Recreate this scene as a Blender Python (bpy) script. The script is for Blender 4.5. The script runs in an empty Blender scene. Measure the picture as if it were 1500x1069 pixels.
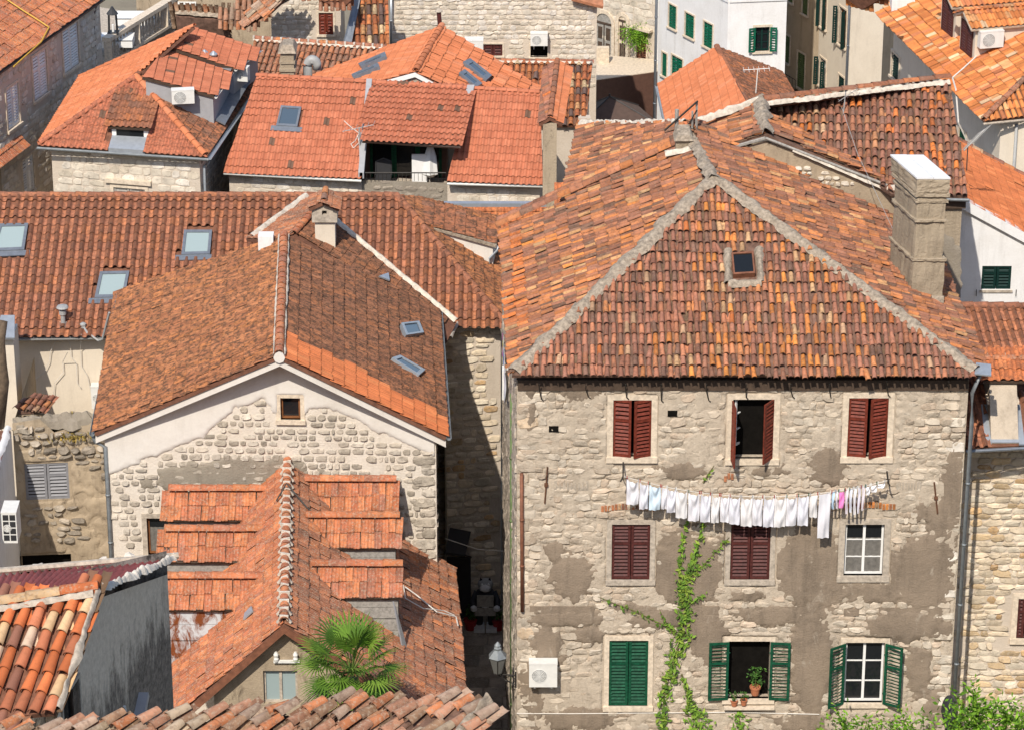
import bpy, bmesh, math, random
import numpy as np
from mathutils import Vector as V, Matrix, noise, geometry
from mathutils.bvhtree import BVHTree
rad = math.radians
random.seed(7)
RNG = np.random.default_rng(11)
SC = bpy.context.scene
COL = SC.collection

# ------------------------------------------------------------ camera, sky, sun, exposure
FPX = 5000.0                       # focal length in pixels of the 1500 px wide photograph
PITCH = rad(24.0)
CAMP = V((0.0, -83.1, 51.2))
cd = bpy.data.cameras.new('camera')
cam = bpy.data.objects.new('camera', cd); COL.objects.link(cam)
cam.location = CAMP
cam.rotation_euler = (math.pi/2 - PITCH, 0, 0)
cd.sensor_width = 36.0; cd.lens = 36.0*FPX/1500.0
cd.clip_start = 1.0; cd.clip_end = 1500.0
SC.camera = cam

SUN_EL, SUN_AZ = rad(47.0), rad(16.0)          # sun behind the camera, a little to the left
world = bpy.data.worlds.new('World'); SC.world = world; world.use_nodes = True
wn = world.node_tree.nodes; wn.clear()
sky = wn.new('ShaderNodeTexSky'); sky.sky_type = 'NISHITA'; sky.sun_disc = False
sky.sun_elevation = SUN_EL; sky.sun_rotation = math.pi + SUN_AZ
bg = wn.new('ShaderNodeBackground'); bg.inputs[1].default_value = 0.15
wo = wn.new('ShaderNodeOutputWorld')
world.node_tree.links.new(sky.outputs[0], bg.inputs[0]); world.node_tree.links.new(bg.outputs[0], wo.inputs[0])
sd = bpy.data.lights.new('sun', 'SUN'); sd.energy = 4.0; sd.angle = rad(0.55); sd.color = (1.0, 0.925, 0.815)
sun = bpy.data.objects.new('sun', sd); COL.objects.link(sun)
to_sun = V((-math.sin(SUN_AZ)*math.cos(SUN_EL), -math.cos(SUN_AZ)*math.cos(SUN_EL), math.sin(SUN_EL)))
sun.rotation_euler = to_sun.to_track_quat('Z', 'Y').to_euler(); sun.location = (-20, -60, 80)
SC.view_settings.view_transform = 'Standard'; SC.view_settings.look = 'None'
SC.view_settings.gamma = 1.0; SC.view_settings.use_curve_mapping = False
SC.view_settings.exposure = 0.28
SC.cycles.max_bounces = 6

# ------------------------------------------------------------ survey: sight lines of the camera
FWD = V((0, math.cos(PITCH), -math.sin(PITCH))); UPV = V((0, math.sin(PITCH), math.cos(PITCH)))
def ray(u, v): return FWD + V((1, 0, 0))*((u-750.0)/FPX) + UPV*((534.5-v)/FPX)
def Z(u, v, z):
    d = ray(u, v); return CAMP + d*((z-CAMP.z)/d.z)
def Y(u, v, y):
    d = ray(u, v); return CAMP + d*((y-CAMP.y)/d.y)
def plane3(a, b, c):
    n = (b-a).cross(c-a).normalized()
    if n.z < 0: n = -n
    return (n, n.dot(a))
def on(u, v, pl):
    d = ray(u, v); return CAMP + d*((pl[1]-pl[0].dot(CAMP))/pl[0].dot(d))
def proj(p):
    q = p-CAMP; d = q.dot(FWD)
    return 750+FPX*q.x/d, 534.5-FPX*q.dot(UPV)/d, d
def xy(p): return (p.x, p.y)
def lerp(a, b, t): return a+(b-a)*t
def gz(y): return max(0.0, (-9.0-y)*0.62)

# ------------------------------------------------------------ materials
def new_mat(name):
    m = bpy.data.materials.new(name); m.use_nodes = True
    nt = m.node_tree; nt.nodes.clear()
    out = nt.nodes.new('ShaderNodeOutputMaterial'); b = nt.nodes.new('ShaderNodeBsdfPrincipled')
    nt.links.new(b.outputs[0], out.inputs[0])
    return m, nt, b
def nd(nt, typ, **kw):
    n = nt.nodes.new(typ)
    for k, v in kw.items(): setattr(n, k, v)
    return n
def noise_node(nt, scale, detail=4, rough=0.6, vec=None, dist=0.0):
    n = nd(nt, 'ShaderNodeTexNoise'); n.inputs['Scale'].default_value = scale
    n.inputs['Detail'].default_value = detail; n.inputs['Roughness'].default_value = rough
    n.inputs['Distortion'].default_value = dist
    if vec is not None: nt.links.new(vec, n.inputs['Vector'])
    return n.outputs[0]
def rng_node(nt, src, a, b, c=0.0, d=1.0):
    n = nd(nt, 'ShaderNodeMapRange'); n.inputs[1].default_value = a; n.inputs[2].default_value = b
    n.inputs[3].default_value = c; n.inputs[4].default_value = d
    nt.links.new(src, n.inputs[0]); return n.outputs[0]
def mix_col(nt, fac, a, b, mode='MIX'):
    n = nd(nt, 'ShaderNodeMix', data_type='RGBA', blend_type=mode)
    for sock, val in ((n.inputs[0], fac), (n.inputs[6], a), (n.inputs[7], b)):
        if isinstance(val, (int, float)): sock.default_value = val
        elif isinstance(val, tuple): sock.default_value = (*val, 1) if len(val) == 3 else val
        else: nt.links.new(val, sock)
    return n.outputs[2]
def mul(nt, a, b):
    n = nd(nt, 'ShaderNodeMath', operation='MULTIPLY')
    for s, x in ((n.inputs[0], a), (n.inputs[1], b)):
        if isinstance(x, (int, float)): s.default_value = x
        else: nt.links.new(x, s)
    return n.outputs[0]
def bump(nt, b, h, dist=0.01, strength=0.6):
    n = nd(nt, 'ShaderNodeBump'); n.inputs['Distance'].default_value = dist; n.inputs['Strength'].default_value = strength
    nt.links.new(h, n.inputs['Height']); nt.links.new(n.outputs[0], b.inputs['Normal'])
def wpos(nt, sx=1, sy=1, sz=1):
    g = nd(nt, 'ShaderNodeNewGeometry')
    if (sx, sy, sz) == (1, 1, 1): return g.outputs['Position']
    m = nd(nt, 'ShaderNodeMapping'); m.inputs['Scale'].default_value = (sx, sy, sz)
    nt.links.new(g.outputs['Position'], m.inputs[0]); return m.outputs[0]
MATS = {}
def M_tint(name, dark=(0.05, 0.035, 0.025), dark_amt=0.4, dark_scale=5.0, dark_thr=0.56, pale=(0.42, 0.36, 0.27), pale_amt=0.3, pale_thr=0.66, rough=0.85, bscale=45, bdist=0.006, stretch=(1, 1, 1), jit=(0.78, 1.22)):
    m, nt, b = new_mat(name); p = wpos(nt); ps = wpos(nt, *stretch)
    at = nd(nt, 'ShaderNodeAttribute'); at.attribute_name = 'tint'
    n1 = noise_node(nt, 2.3, 3, 0.6, p)
    br = rng_node(nt, n1, 0.3, 0.7, *jit)
    cb = nd(nt, 'ShaderNodeCombineColor')
    for i in range(3): nt.links.new(br, cb.inputs[i])
    c = mix_col(nt, 1.0, at.outputs['Color'], cb.outputs[0], 'MULTIPLY')
    n2 = noise_node(nt, dark_scale, 6, 0.68, ps)
    c = mix_col(nt, mul(nt, rng_node(nt, n2, dark_thr-0.05, dark_thr+0.09), dark_amt), c, dark)
    n3 = noise_node(nt, 17, 5, 0.7, p)
    c = mix_col(nt, mul(nt, rng_node(nt, n3, pale_thr-0.06, pale_thr+0.06), pale_amt), c, pale)
    nt.links.new(c, b.inputs['Base Color']); b.inputs['Roughness'].default_value = rough
    b.inputs['Specular IOR Level'].default_value = 0.25
    bump(nt, b, noise_node(nt, bscale, 5, 0.7, p), bdist)
    MATS[name] = m; return m
def M_plain(name, col, rough=0.6, metal=0.0, var=0.12, spec=0.4, bdist=0.0, vscale=6.0):
    m, nt, b = new_mat(name); p = wpos(nt)
    n = noise_node(nt, vscale, 5, 0.65, p)
    lo = tuple(x*(1-var) for x in col); hi = tuple(min(1, x*(1+var)) for x in col)
    nt.links.new(mix_col(nt, rng_node(nt, n, 0.32, 0.68), lo, hi), b.inputs['Base Color'])
    b.inputs['Roughness'].default_value = rough; b.inputs['Metallic'].default_value = metal
    b.inputs['Specular IOR Level'].default_value = spec
    if bdist: bump(nt, b, noise_node(nt, 40, 5, 0.7, p), bdist)
    MATS[name] = m; return m
def M_wall(name, col, stain, amt=0.5, streak=0.4, thr=0.55, bscale=18, bdist=0.012, rough=0.9, grime=None):
    """plaster or mortar: soft blotches, rain streaks, fine grain"""
    m, nt, b = new_mat(name); p = wpos(nt)
    n1 = noise_node(nt, 0.9, 6, 0.65, p, 0.4)
    c = mix_col(nt, mul(nt, rng_node(nt, n1, thr-0.12, thr+0.16), amt), col, stain)
    n2 = noise_node(nt, 1.0, 5, 0.7, wpos(nt, 3.2, 3.2, 0.35))
    c = mix_col(nt, mul(nt, rng_node(nt, n2, 0.52, 0.72), streak), c, tuple(x*0.62 for x in stain))
    n3 = noise_node(nt, 14, 6, 0.75, p)
    c = mix_col(nt, mul(nt, rng_node(nt, n3, 0.35, 0.75), 0.45), c, tuple(min(1, x*1.18) for x in col))
    if grime:
        n5 = noise_node(nt, 2.6, 7, 0.72, wpos(nt, 1, 1, 0.5), 0.6)
        c = mix_col(nt, rng_node(nt, n5, grime[1], grime[1]+0.13), c, grime[0])
    nt.links.new(c, b.inputs['Base Color']); b.inputs['Roughness'].default_value = rough
    b.inputs['Specular IOR Level'].default_value = 0.2
    bump(nt, b, noise_node(nt, bscale, 7, 0.72, p), bdist, 0.8)
    MATS[name] = m; return m

M_tint('clay_old', dark=(0.055, 0.042, 0.035), dark_amt=0.5, dark_scale=9, dark_thr=0.555, pale=(0.38, 0.30, 0.22), pale_amt=0.34, pale_thr=0.61, bdist=0.014)
M_tint('clay_new', dark_amt=0.22, dark_scale=7, pale_amt=0.10, dark=(0.14, 0.06, 0.03), jit=(0.9, 1.1))
M_tint('clay_mid', dark_amt=0.50, dark_scale=9, dark_thr=0.48, dark=(0.085, 0.05, 0.036), pale_amt=0.16, jit=(0.9, 1.1))
M_tint('clay_moss', dark=(0.07, 0.042, 0.028), dark_amt=0.85, dark_scale=6.5, dark_thr=0.50, pale=(0.48, 0.24, 0.12), pale_amt=0.35, pale_thr=0.60, bdist=0.02, jit=(.85, 1.15))
M_tint('clay_lichen', dark=(0.11, 0.06, 0.04), dark_amt=0.5, dark_scale=8, dark_thr=0.54, pale=(0.42, 0.34, 0.25), pale_amt=0.55, pale_thr=0.57)
M_tint('stone', dark=(0.16, 0.125, 0.095), dark_amt=0.5, dark_scale=6, dark_thr=0.58, pale=(0.62, 0.56, 0.47), pale_amt=0.4, pale_thr=0.58, bscale=26, bdist=0.03)
M_tint('stone_grey', dark=(0.12, 0.1, 0.08), dark_amt=0.5, dark_scale=6, dark_thr=0.55, pale=(0.5, 0.45, 0.36), pale_amt=0.4, pale_thr=0.6, bscale=22, bdist=0.03)
M_tint('foliage', dark=(0.02, 0.05, 0.01), dark_amt=0.25, dark_scale=3, pale_amt=0.05, rough=0.72, bdist=0.0)
M_tint('cloth', dark=(0.6, 0.6, 0.62), dark_amt=0.15, pale_amt=0.0, rough=0.9, bdist=0.001, jit=(0.95, 1.05))
M_plain('deck', (0.17, 0.075, 0.045), 0.95, var=0.35, bdist=0.01)
M_plain('deck_old', (0.15, 0.085, 0.06), 0.95, var=0.4, bdist=0.01)
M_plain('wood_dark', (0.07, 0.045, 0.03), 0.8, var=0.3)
M_plain('wood_warm', (0.22, 0.085, 0.03), 0.6, var=0.25)
M_plain('wood_grey', (0.30, 0.28, 0.25), 0.85, var=0.3, vscale=12)
M_plain('paint_red', (0.15, 0.029, 0.016), 0.6, var=0.42, spec=.25, vscale=11)
M_plain('paint_maroon', (0.075, 0.020, 0.017), 0.6, var=0.42, spec=.3, vscale=11)
M_plain('paint_green', (0.006, 0.065, 0.032), 0.65, var=0.42, spec=.2, vscale=11)
M_plain('paint_teal', (0.004, 0.10, 0.055), 0.6, var=0.2, spec=.2)
M_plain('paint_darkgreen', (0.004, 0.024, 0.020), 0.6, var=0.2, spec=.2)
M_plain('paint_faded_green', (0.11, 0.16, 0.06), 0.8, var=0.25)
M_plain('paint_white', (0.78, 0.77, 0.74), 0.5, var=0.05)
M_plain('paint_grey', (0.34, 0.34, 0.35), 0.6, var=0.08)
M_plain('paint_brown', (0.12, 0.062, 0.045), 0.6, var=0.15)
M_plain('trim_stone', (0.62, 0.52, 0.40), 0.85, var=0.22, bdist=0.006, vscale=9)
M_plain('trim_grey', (0.42, 0.36, 0.29), 0.85, var=0.3, bdist=0.008, vscale=9)
M_plain('mortar_white', (0.58, 0.51, 0.42), 0.95, var=0.3, bdist=0.03)
M_plain('mortar_hip', (0.33, 0.27, 0.205), 0.95, var=0.45, bdist=0.05, vscale=9)
M_plain('zinc', (0.42, 0.45, 0.48), 0.4, 0.5, var=0.1)
M_plain('zinc_dark', (0.20, 0.22, 0.25), 0.45, 0.4, var=0.15)
M_plain('gutter_brown', (0.05, 0.028, 0.02), 0.5, var=0.2)
M_plain('gutter_grey', (0.23, 0.25, 0.26), 0.5, 0.3, var=0.2)
M_plain('pipe_rust', (0.19, 0.075, 0.04), 0.7, var=0.3)
M_plain('iron', (0.03, 0.026, 0.022), 0.6, 0.3, var=0.3)
M_plain('rusty_iron', (0.12, 0.055, 0.03), 0.8, 0.1, var=0.4)
M_plain('plastic_white', (0.70, 0.69, 0.65), 0.45, var=0.06)
M_plain('plastic_grey', (0.33, 0.33, 0.32), 0.5, var=0.1)
M_plain('plastic_dark', (0.03, 0.03, 0.032), 0.5, var=0.1)
M_plain('room', (0.008, 0.007, 0.006), 0.95, var=0.3, spec=.05)  # near-black colour standing in for the unlit inside of rooms and holes
M_plain('curtain', (0.15, 0.14, 0.125), 0.9, var=0.25, vscale=10)
M_plain('awning_brown', (0.08, 0.052, 0.042), 0.9, var=0.15)
M_plain('awning_black', (0.03, 0.03, 0.035), 0.8, var=0.15)
M_plain('terracotta_pot', (0.42, 0.15, 0.07), 0.75, var=0.12)
M_plain('red_pot', (0.30, 0.02, 0.02), 0.5, var=0.1)
M_plain('soil', (0.03, 0.02, 0.012), 0.95)
M_plain('bark', (0.12, 0.085, 0.055), 0.9, var=0.4, bdist=0.03)
M_plain('vine_stem', (0.14, 0.12, 0.05), 0.8, var=0.3)
M_plain('cable_white', (0.62, 0.58, 0.52), 0.6)
M_plain('cable_dark', (0.05, 0.045, 0.04), 0.6)
M_plain('cable_yellow', (0.55, 0.33, 0.04), 0.6)
M_plain('slab_white', (0.70, 0.70, 0.70), 0.6, var=0.06)
M_plain('brick_red', (0.40, 0.17, 0.09), 0.85, var=0.3)
M_plain('fur_white', (0.6, 0.6, 0.6), 0.8)
M_plain('fur_black', (0.03, 0.03, 0.035), 0.8)
M_plain('fibre_red', (0.26, 0.06, 0.055), 0.8, var=0.3, vscale=3)
M_wall('plaster_white', (0.74, 0.73, 0.72), (0.58, 0.55, 0.51), 0.5, 0.35, bdist=0.004)
M_wall('plaster_cream', (0.66, 0.58, 0.47), (0.5, 0.42, 0.33), 0.5, 0.25, bdist=0.005)
M_wall('plaster_gable', (0.67, 0.63, 0.575), (0.48, 0.42, 0.35), 0.4, 0.15, bdist=0.006)
M_wall('plaster_mortar', (0.68, 0.61, 0.52), (0.50, 0.42, 0.33), 0.4, 0.2, bdist=0.03)
M_wall('mortar_main', (0.51, 0.43, 0.335), (0.33, 0.265, 0.20), 0.7, 0.5, bdist=0.05, bscale=12, grime=((0.30, 0.245, 0.19), 0.585))
M_wall('plaster_main', (0.275, 0.215, 0.158), (0.15, 0.118, 0.088), 0.85, 0.6, bdist=0.035, bscale=20, grime=((0.40, 0.34, 0.27), 0.60))
M_wall('plaster_beige', (0.50, 0.40, 0.28), (0.32, 0.24, 0.165), 0.6, 0.6, bdist=0.008)
M_wall('plaster_old', (0.42, 0.335, 0.235), (0.22, 0.17, 0.12), 0.8, 0.6, bdist=0.03, grime=((0.13, 0.1, 0.07), 0.56))
M_wall('plaster_stained', (0.45, 0.42, 0.38), (0.08, 0.075, 0.07), 1.0, 1.0, thr=0.44, bdist=0.015, grime=((0.05, 0.046, 0.042), 0.47))
M_wall('plaster_chimney', (0.37, 0.30, 0.215), (0.23, 0.185, 0.135), 0.7, 0.5, bdist=0.05, bscale=13)
M_wall('mortar_stone', (0.57, 0.49, 0.40), (0.42, 0.34, 0.26), 0.5, 0.3, bdist=0.03)
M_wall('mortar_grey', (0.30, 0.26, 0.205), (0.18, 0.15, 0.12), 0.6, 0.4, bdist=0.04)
M_wall('ground_earth', (0.22, 0.19, 0.14), (0.14, 0.12, 0.09), 0.6, 0.2)
M_wall('ground_stone', (0.30, 0.255, 0.21), (0.2, 0.17, 0.14), 0.5, 0.0)
M_wall('rusty_sheet', (0.55, 0.57, 0.58), (0.36, 0.4, 0.42), 0.5, 0.3, bdist=0.004, rough=0.6, grime=((0.20, 0.06, 0.02), 0.44))
def M_stained(name):
    m, nt, b = new_mat(name); p = wpos(nt)
    st = noise_node(nt, 1.0, 6, 0.75, wpos(nt, 3.2, 3.2, 1.1)); sep = nd(nt, 'ShaderNodeSeparateXYZ'); nt.links.new(p, sep.inputs[0])
    hz = rng_node(nt, sep.outputs[2], 20.6, 23.4, -0.20, 0.40)
    ad = nd(nt, 'ShaderNodeMath', operation='SUBTRACT'); nt.links.new(st, ad.inputs[0]); nt.links.new(hz, ad.inputs[1])
    n3 = noise_node(nt, 9, 6, 0.75, p)
    base = mix_col(nt, rng_node(nt, n3, .3, .7), (.56, .46, .35), (.80, .68, .54))
    c = mix_col(nt, rng_node(nt, ad.outputs[0], .34, .56), base, mix_col(nt, rng_node(nt, n3, .3, .7), (.085, .07, .056), (.36, .295, .235)))
    nt.links.new(c, b.inputs['Base Color']); b.inputs['Roughness'].default_value = .95; b.inputs['Specular IOR Level'].default_value = .1
    bump(nt, b, noise_node(nt, 15, 7, .72, p), .02, .8); MATS[name] = m
M_stained('wall_stained')
def M_glass(name, col, rough=0.04):
    m, nt, b = new_mat(name); b.inputs['Base Color'].default_value = (*col, 1); b.inputs['Roughness'].default_value = rough
    b.inputs['Specular IOR Level'].default_value = 0.45; MATS[name] = m
M_glass('glass_dark', (0.012, 0.014, 0.016))
M_glass('glass_blue', (0.07, 0.10, 0.135), 0.08)
M_glass('glass_pale', (0.30, 0.37, 0.37), 0.12)
M_plain('paint_grey_shaded', (0.22, 0.22, 0.235), 0.6, var=0.1)  # grey shutter paint darkened in place of a cast shadow
M_glass('glass_lamp', (0.14, 0.14, 0.13), 0.1)

# ------------------------------------------------------------ mesh builder and things
class MB:
    def __init__(s): s.v = []; s.f = []; s.m = []
    def add(s, vs, fs, mi=0):
        k = len(s.v); s.v += [V(p) for p in vs]; s.f += [tuple(i+k for i in f) for f in fs]; s.m += [mi]*len(fs)
    def quad(s, *p, mi=0): s.add(p, [tuple(range(len(p)))], mi)
    def hexa(s, p, mi=0):      # 8 corners: bottom ring, top ring
        s.add(p, [(3, 2, 1, 0), (4, 5, 6, 7), (0, 1, 5, 4), (1, 2, 6, 5), (2, 3, 7, 6), (3, 0, 4, 7)], mi)
    def box(s, lo, hi, mi=0):
        a, b = lo, hi
        s.hexa([(a[0], a[1], a[2]), (b[0], a[1], a[2]), (b[0], b[1], a[2]), (a[0], b[1], a[2]), (a[0], a[1], b[2]), (b[0], a[1], b[2]), (b[0], b[1], b[2]), (a[0], b[1], b[2])], mi)
    def fbox(s, W, s0, s1, t0, t1, d0, d1, mi=0):
        P = W.p
        s.hexa([P(s0, t0, d1), P(s1, t0, d1), P(s1, t0, d0), P(s0, t0, d0), P(s0, t1, d1), P(s1, t1, d1), P(s1, t1, d0), P(s0, t1, d0)], mi)
    def mbox(s, M, sx, sy, sz, mi=0):   # box centred in x,y,z of matrix M
        s.hexa([M @ V((x*sx/2, y*sy/2, z*sz/2)) for z in (-1, 1) for x, y in ((-1, -1), (1, -1), (1, 1), (-1, 1))], mi)
    def tube(s, pts, r, n=6, mi=0, r2=None, cap=True):
        pts = [V(p) for p in pts]; k = len(pts)
        if k < 2: return
        ring = []
        for i, p in enumerate(pts):
            d = (pts[min(i+1, k-1)]-pts[max(i-1, 0)])
            if d.length < 1e-9: d = V((0, 0, 1))
            d.normalize(); a = d.orthogonal() if abs(d.z) > 0.99 else d.cross(V((0, 0, 1))); a.normalize(); b = d.cross(a)
            rr = r if r2 is None else lerp(r, r2, i/(k-1))
            ring.append([p+a*(rr*math.cos(2*math.pi*j/n))+b*(rr*math.sin(2*math.pi*j/n)) for j in range(n)])
        vs = [q for rg in ring for q in rg]
        fs = [(i*n+j, i*n+(j+1) % n, (i+1)*n+(j+1) % n, (i+1)*n+j) for i in range(k-1) for j in range(n)]
        if cap: fs += [tuple(range(n-1, -1, -1)), tuple(range((k-1)*n, k*n))]
        s.add(vs, fs, mi)
    def lathe(s, base, prof, n=12, mi=0):
        base = V(base); vs = []; fs = []
        for r, z in prof: vs += [base+V((r*math.cos(2*math.pi*j/n), r*math.sin(2*math.pi*j/n), z)) for j in range(n)]
        k = len(prof)
        fs = [(i*n+j, i*n+(j+1) % n, (i+1)*n+(j+1) % n, (i+1)*n+j) for i in range(k-1) for j in range(n)]
        fs += [tuple(range(n-1, -1, -1)), tuple(range((k-1)*n, k*n))]
        s.add(vs, fs, mi)
    def slab(s, pts, th, mi=0):     # polygon with thickness th downward along its normal
        pts = [V(p) for p in pts]; n = (pts[1]-pts[0]).cross(pts[2]-pts[0]).normalized()
        if n.z < 0: n = -n; pts = pts[::-1]
        k = len(pts); low = [p-n*th for p in pts]
        s.add(pts+low, [tuple(range(k)), tuple(range(2*k-1, k-1, -1))]+[(i, i+k, (i+1) % k+k, (i+1) % k) for i in range(k)], mi)
    def disc(s, W, sc, tc, d, r, n=16, mi=0):
        s.add([W.p(sc+r*math.cos(2*math.pi*j/n), tc+r*math.sin(2*math.pi*j/n), d) for j in range(n)], [tuple(range(n))], mi)

OCC_V, OCC_F = [], []
def rough(mb, cuts=5, amp=.03, freq=3.0):
    '''worn masonry: faces cut small and pushed about by noise, corners rounded off'''
    bm = bmesh.new(); vs = [bm.verts.new(v) for v in mb.v]
    for f in mb.f: bm.faces.new([vs[i] for i in f])
    bmesh.ops.remove_doubles(bm, verts=bm.verts[:], dist=1e-4)
    bmesh.ops.subdivide_edges(bm, edges=bm.edges[:], cuts=cuts, use_grid_fill=True)
    bm.normal_update()
    for v in bm.verts:
        n = noise.noise(v.co*freq)+.6*noise.noise(v.co*freq*2.7)+.4*noise.noise(v.co*freq*6)
        v.co += v.normal*(amp*n)-V((v.normal.x, v.normal.y, 0))*(amp*.5 if max(abs(v.normal.x), abs(v.normal.y), abs(v.normal.z)) < .93 else 0)
    bm.verts.index_update(); out = MB(); out.add([v.co.copy() for v in bm.verts], [tuple(v.index for v in f.verts) for f in bm.faces]); bm.free(); return out
def occlude(pts):
    k = len(OCC_V); OCC_V.extend(V(p) for p in pts); OCC_F.append(tuple(range(k, k+len(pts))))

def raw_mesh(name, verts, faces, mats, mi=None, smooth=False, tint=None):
    me = bpy.data.meshes.new(name); me.from_pydata([tuple(v) for v in verts], [], faces)
    for m in mats: me.materials.append(MATS[m])
    if mi is not None and len(mats) > 1: me.polygons.foreach_set('material_index', mi)
    if smooth: me.polygons.foreach_set('use_smooth', [True]*len(me.polygons))
    if tint is not None:
        a = me.attributes.new('tint', 'FLOAT_COLOR', 'POINT')
        t = np.asarray(tint, np.float32)
        if t.ndim == 1: t = np.tile(t, (len(verts), 1))
        a.data.foreach_set('color', np.c_[t, np.ones(len(t), np.float32)].ravel())
    me.update(); return me

THINGS = []
class Thing:
    def __init__(s, name, label, cat, loc, group=None):
        s.root = bpy.data.objects.new(name, None); COL.objects.link(s.root)
        s.root.empty_display_size = 0.3
        s.L = V(loc); s.root.location = s.L; s.root['label'] = label; s.root['category'] = cat
        if group: s.root['group'] = group
        s.tiles = []; s.walls = []; s.budget = 300; s.sbudget = 300; s.min_px = 6.0
        THINGS.append(s)
    def part(s, name, mb, mats, parent=None, smooth=False, label=None, kind=None, tint=None):
        if isinstance(mats, str): mats = [mats]
        me = raw_mesh(name, [v-s.L for v in mb.v], mb.f, mats, mb.m, smooth, tint)
        o = bpy.data.objects.new(name, me); COL.objects.link(o); o.parent = parent or s.root
        if label: o['label'] = label
        if kind: o['kind'] = kind
        return o
    def empty_part(s, name, parent=None):
        o = bpy.data.objects.new(name, None); COL.objects.link(o); o.parent = parent or s.root; return o
def solo(name, label, cat, mb, mats, group=None, smooth=False, tint=None):
    c = V((0, 0, 0))
    for p in mb.v: c += p
    c /= len(mb.v); c.z = min(p.z for p in mb.v)
    if isinstance(mats, str): mats = [mats]
    me = raw_mesh(name, [v-c for v in mb.v], mb.f, mats, mb.m, smooth, tint)
    o = bpy.data.objects.new(name, me); COL.objects.link(o); o.location = c
    o['label'] = label; o['category'] = cat
    if group: o['group'] = group
    return o
def structure(name, mb, mats, kind='structure', smooth=False):
    if isinstance(mats, str): mats = [mats]
    me = raw_mesh(name, mb.v, mb.f, mats, mb.m, smooth)
    o = bpy.data.objects.new(name, me); COL.objects.link(o); o['kind'] = kind; return o

# ------------------------------------------------------------ small repeated pieces: tiles and stones
TINTS = []
def tint(*c):
    TINTS.append(np.array(c, np.float32)); return len(TINTS)-1
def palette(*items, spread=(0.8, 1.2)):
    """(colour, weight) list -> list of (tint index, weight); three brightness variants of each colour"""
    out = []
    for c, w in items:
        if c[0] > 1.6*c[1]: c = (c[0]*1.0, c[1]*1.03, c[2]*0.90)      # fired clay: orange rather than pink
        for k, ww in ((spread[0], 0.3), (1.0, 0.4), (spread[1], 0.3)):
            out.append((tint(*(min(0.9, x*k) for x in c)), w*ww))
    idx = [i for i, _ in out]; wt = np.array([w for _, w in out]); return idx, wt/wt.sum()
def pick(pal): return int(RNG.choice(pal[0], p=pal[1]))

LIP = {}
def shell(profile, y1, rim, taper=1.0, stub=0.0):
    """tile: profile (x,z) at y=0 swept to y=1, with clay thickness at the lower rim"""
    n = len(profile); vs = []; fs = []
    for x, z in profile: vs.append((x, 0, z))
    for x, z in profile: vs.append((x*taper, y1, z*taper))
    for x, z in profile: vs.append((x, 0, z))
    for x, z in profile: vs.append((x*0.86, 0.012, z-rim))
    for x, z in profile: vs.append((x, 0.07, z))
    fs += [(4*n+i, 4*n+i+1, n+i+1, n+i) for i in range(n-1)]
    fs += [(i, i+1, 4*n+i+1, 4*n+i) for i in range(n-1)]
    fs += [(3*n+i, 3*n+i+1, 2*n+i+1, 2*n+i) for i in range(n-1)]
    LIP[len(vs), n] = 1
    return np.array(vs, float), fs
def arc(r, h, n, a0=8): return [(-r*math.cos(rad(a0+(180-2*a0)*i/n)), h*math.sin(rad(a0+(180-2*a0)*i/n))) for i in range(n+1)]
SHAPES = {
    'coppo': shell(arc(0.39, 0.43, 7), 1.0, 0.055, 0.78),
    'coppo_far': shell(arc(0.40, 0.42, 5), 1.0, 0.055, 0.8),
    'wave': shell([(-0.5, 0.02), (-0.40, 0.16), (-0.26, 0.26), (-0.1, 0.26), (0.04, 0.16), (0.14, 0.02), (0.3, -0.01), (0.5, 0.02)], 1.0, 0.035),
    'wave_worn': shell([(-0.5, 0.02), (-0.42, 0.17), (-0.29, 0.31), (-0.12, 0.31), (0.02, 0.17), (0.10, 0.01), (0.3, -0.02), (0.5, 0.02)], 1.0, 0.035),
    'flat': shell([(-0.5, 0.0), (-0.45, 0.10), (-0.37, 0.10), (-0.32, 0.015), (-0.08, 0.015), (-0.03, 0.08), (0.06, 0.08), (0.1, 0.015), (0.40, 0.015), (0.44, 0.06), (0.485, 0.06), (0.49, 0.0)], 1.0, 0.03),
    'ridge': shell(arc(0.5, 0.42, 8, 0), 1.0, 0.1, 0.9),
}
def _pan():
    pr = [(-0.34, 0.06), (-0.18, -0.07), (0.0, -0.11), (0.18, -0.07), (0.34, 0.06)]
    vs = [(x, 0, z) for x, z in pr]+[(x, 1, z) for x, z in pr]+[(x, 0, z-0.08) for x, z in pr]; n = 5
    return np.array(vs, float), [(i, i+1, n+i+1, n+i) for i in range(n-1)]+[(2*n+i, 2*n+i+1, i+1, i) for i in range(n-1)]
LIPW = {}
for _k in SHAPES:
    _n = len(SHAPES[_k][0])//5; _w = np.ones(5*_n, np.float32); _w[2*_n:4*_n] = .30; _w[:_n] = .62  # rims and lower edges darkened: lip dirt plus gap shade put into the tint
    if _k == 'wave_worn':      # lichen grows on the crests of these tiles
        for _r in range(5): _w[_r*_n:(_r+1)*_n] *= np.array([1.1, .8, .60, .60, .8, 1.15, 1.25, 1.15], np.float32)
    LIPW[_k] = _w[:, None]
SHAPES['pan'] = _pan()
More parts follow.
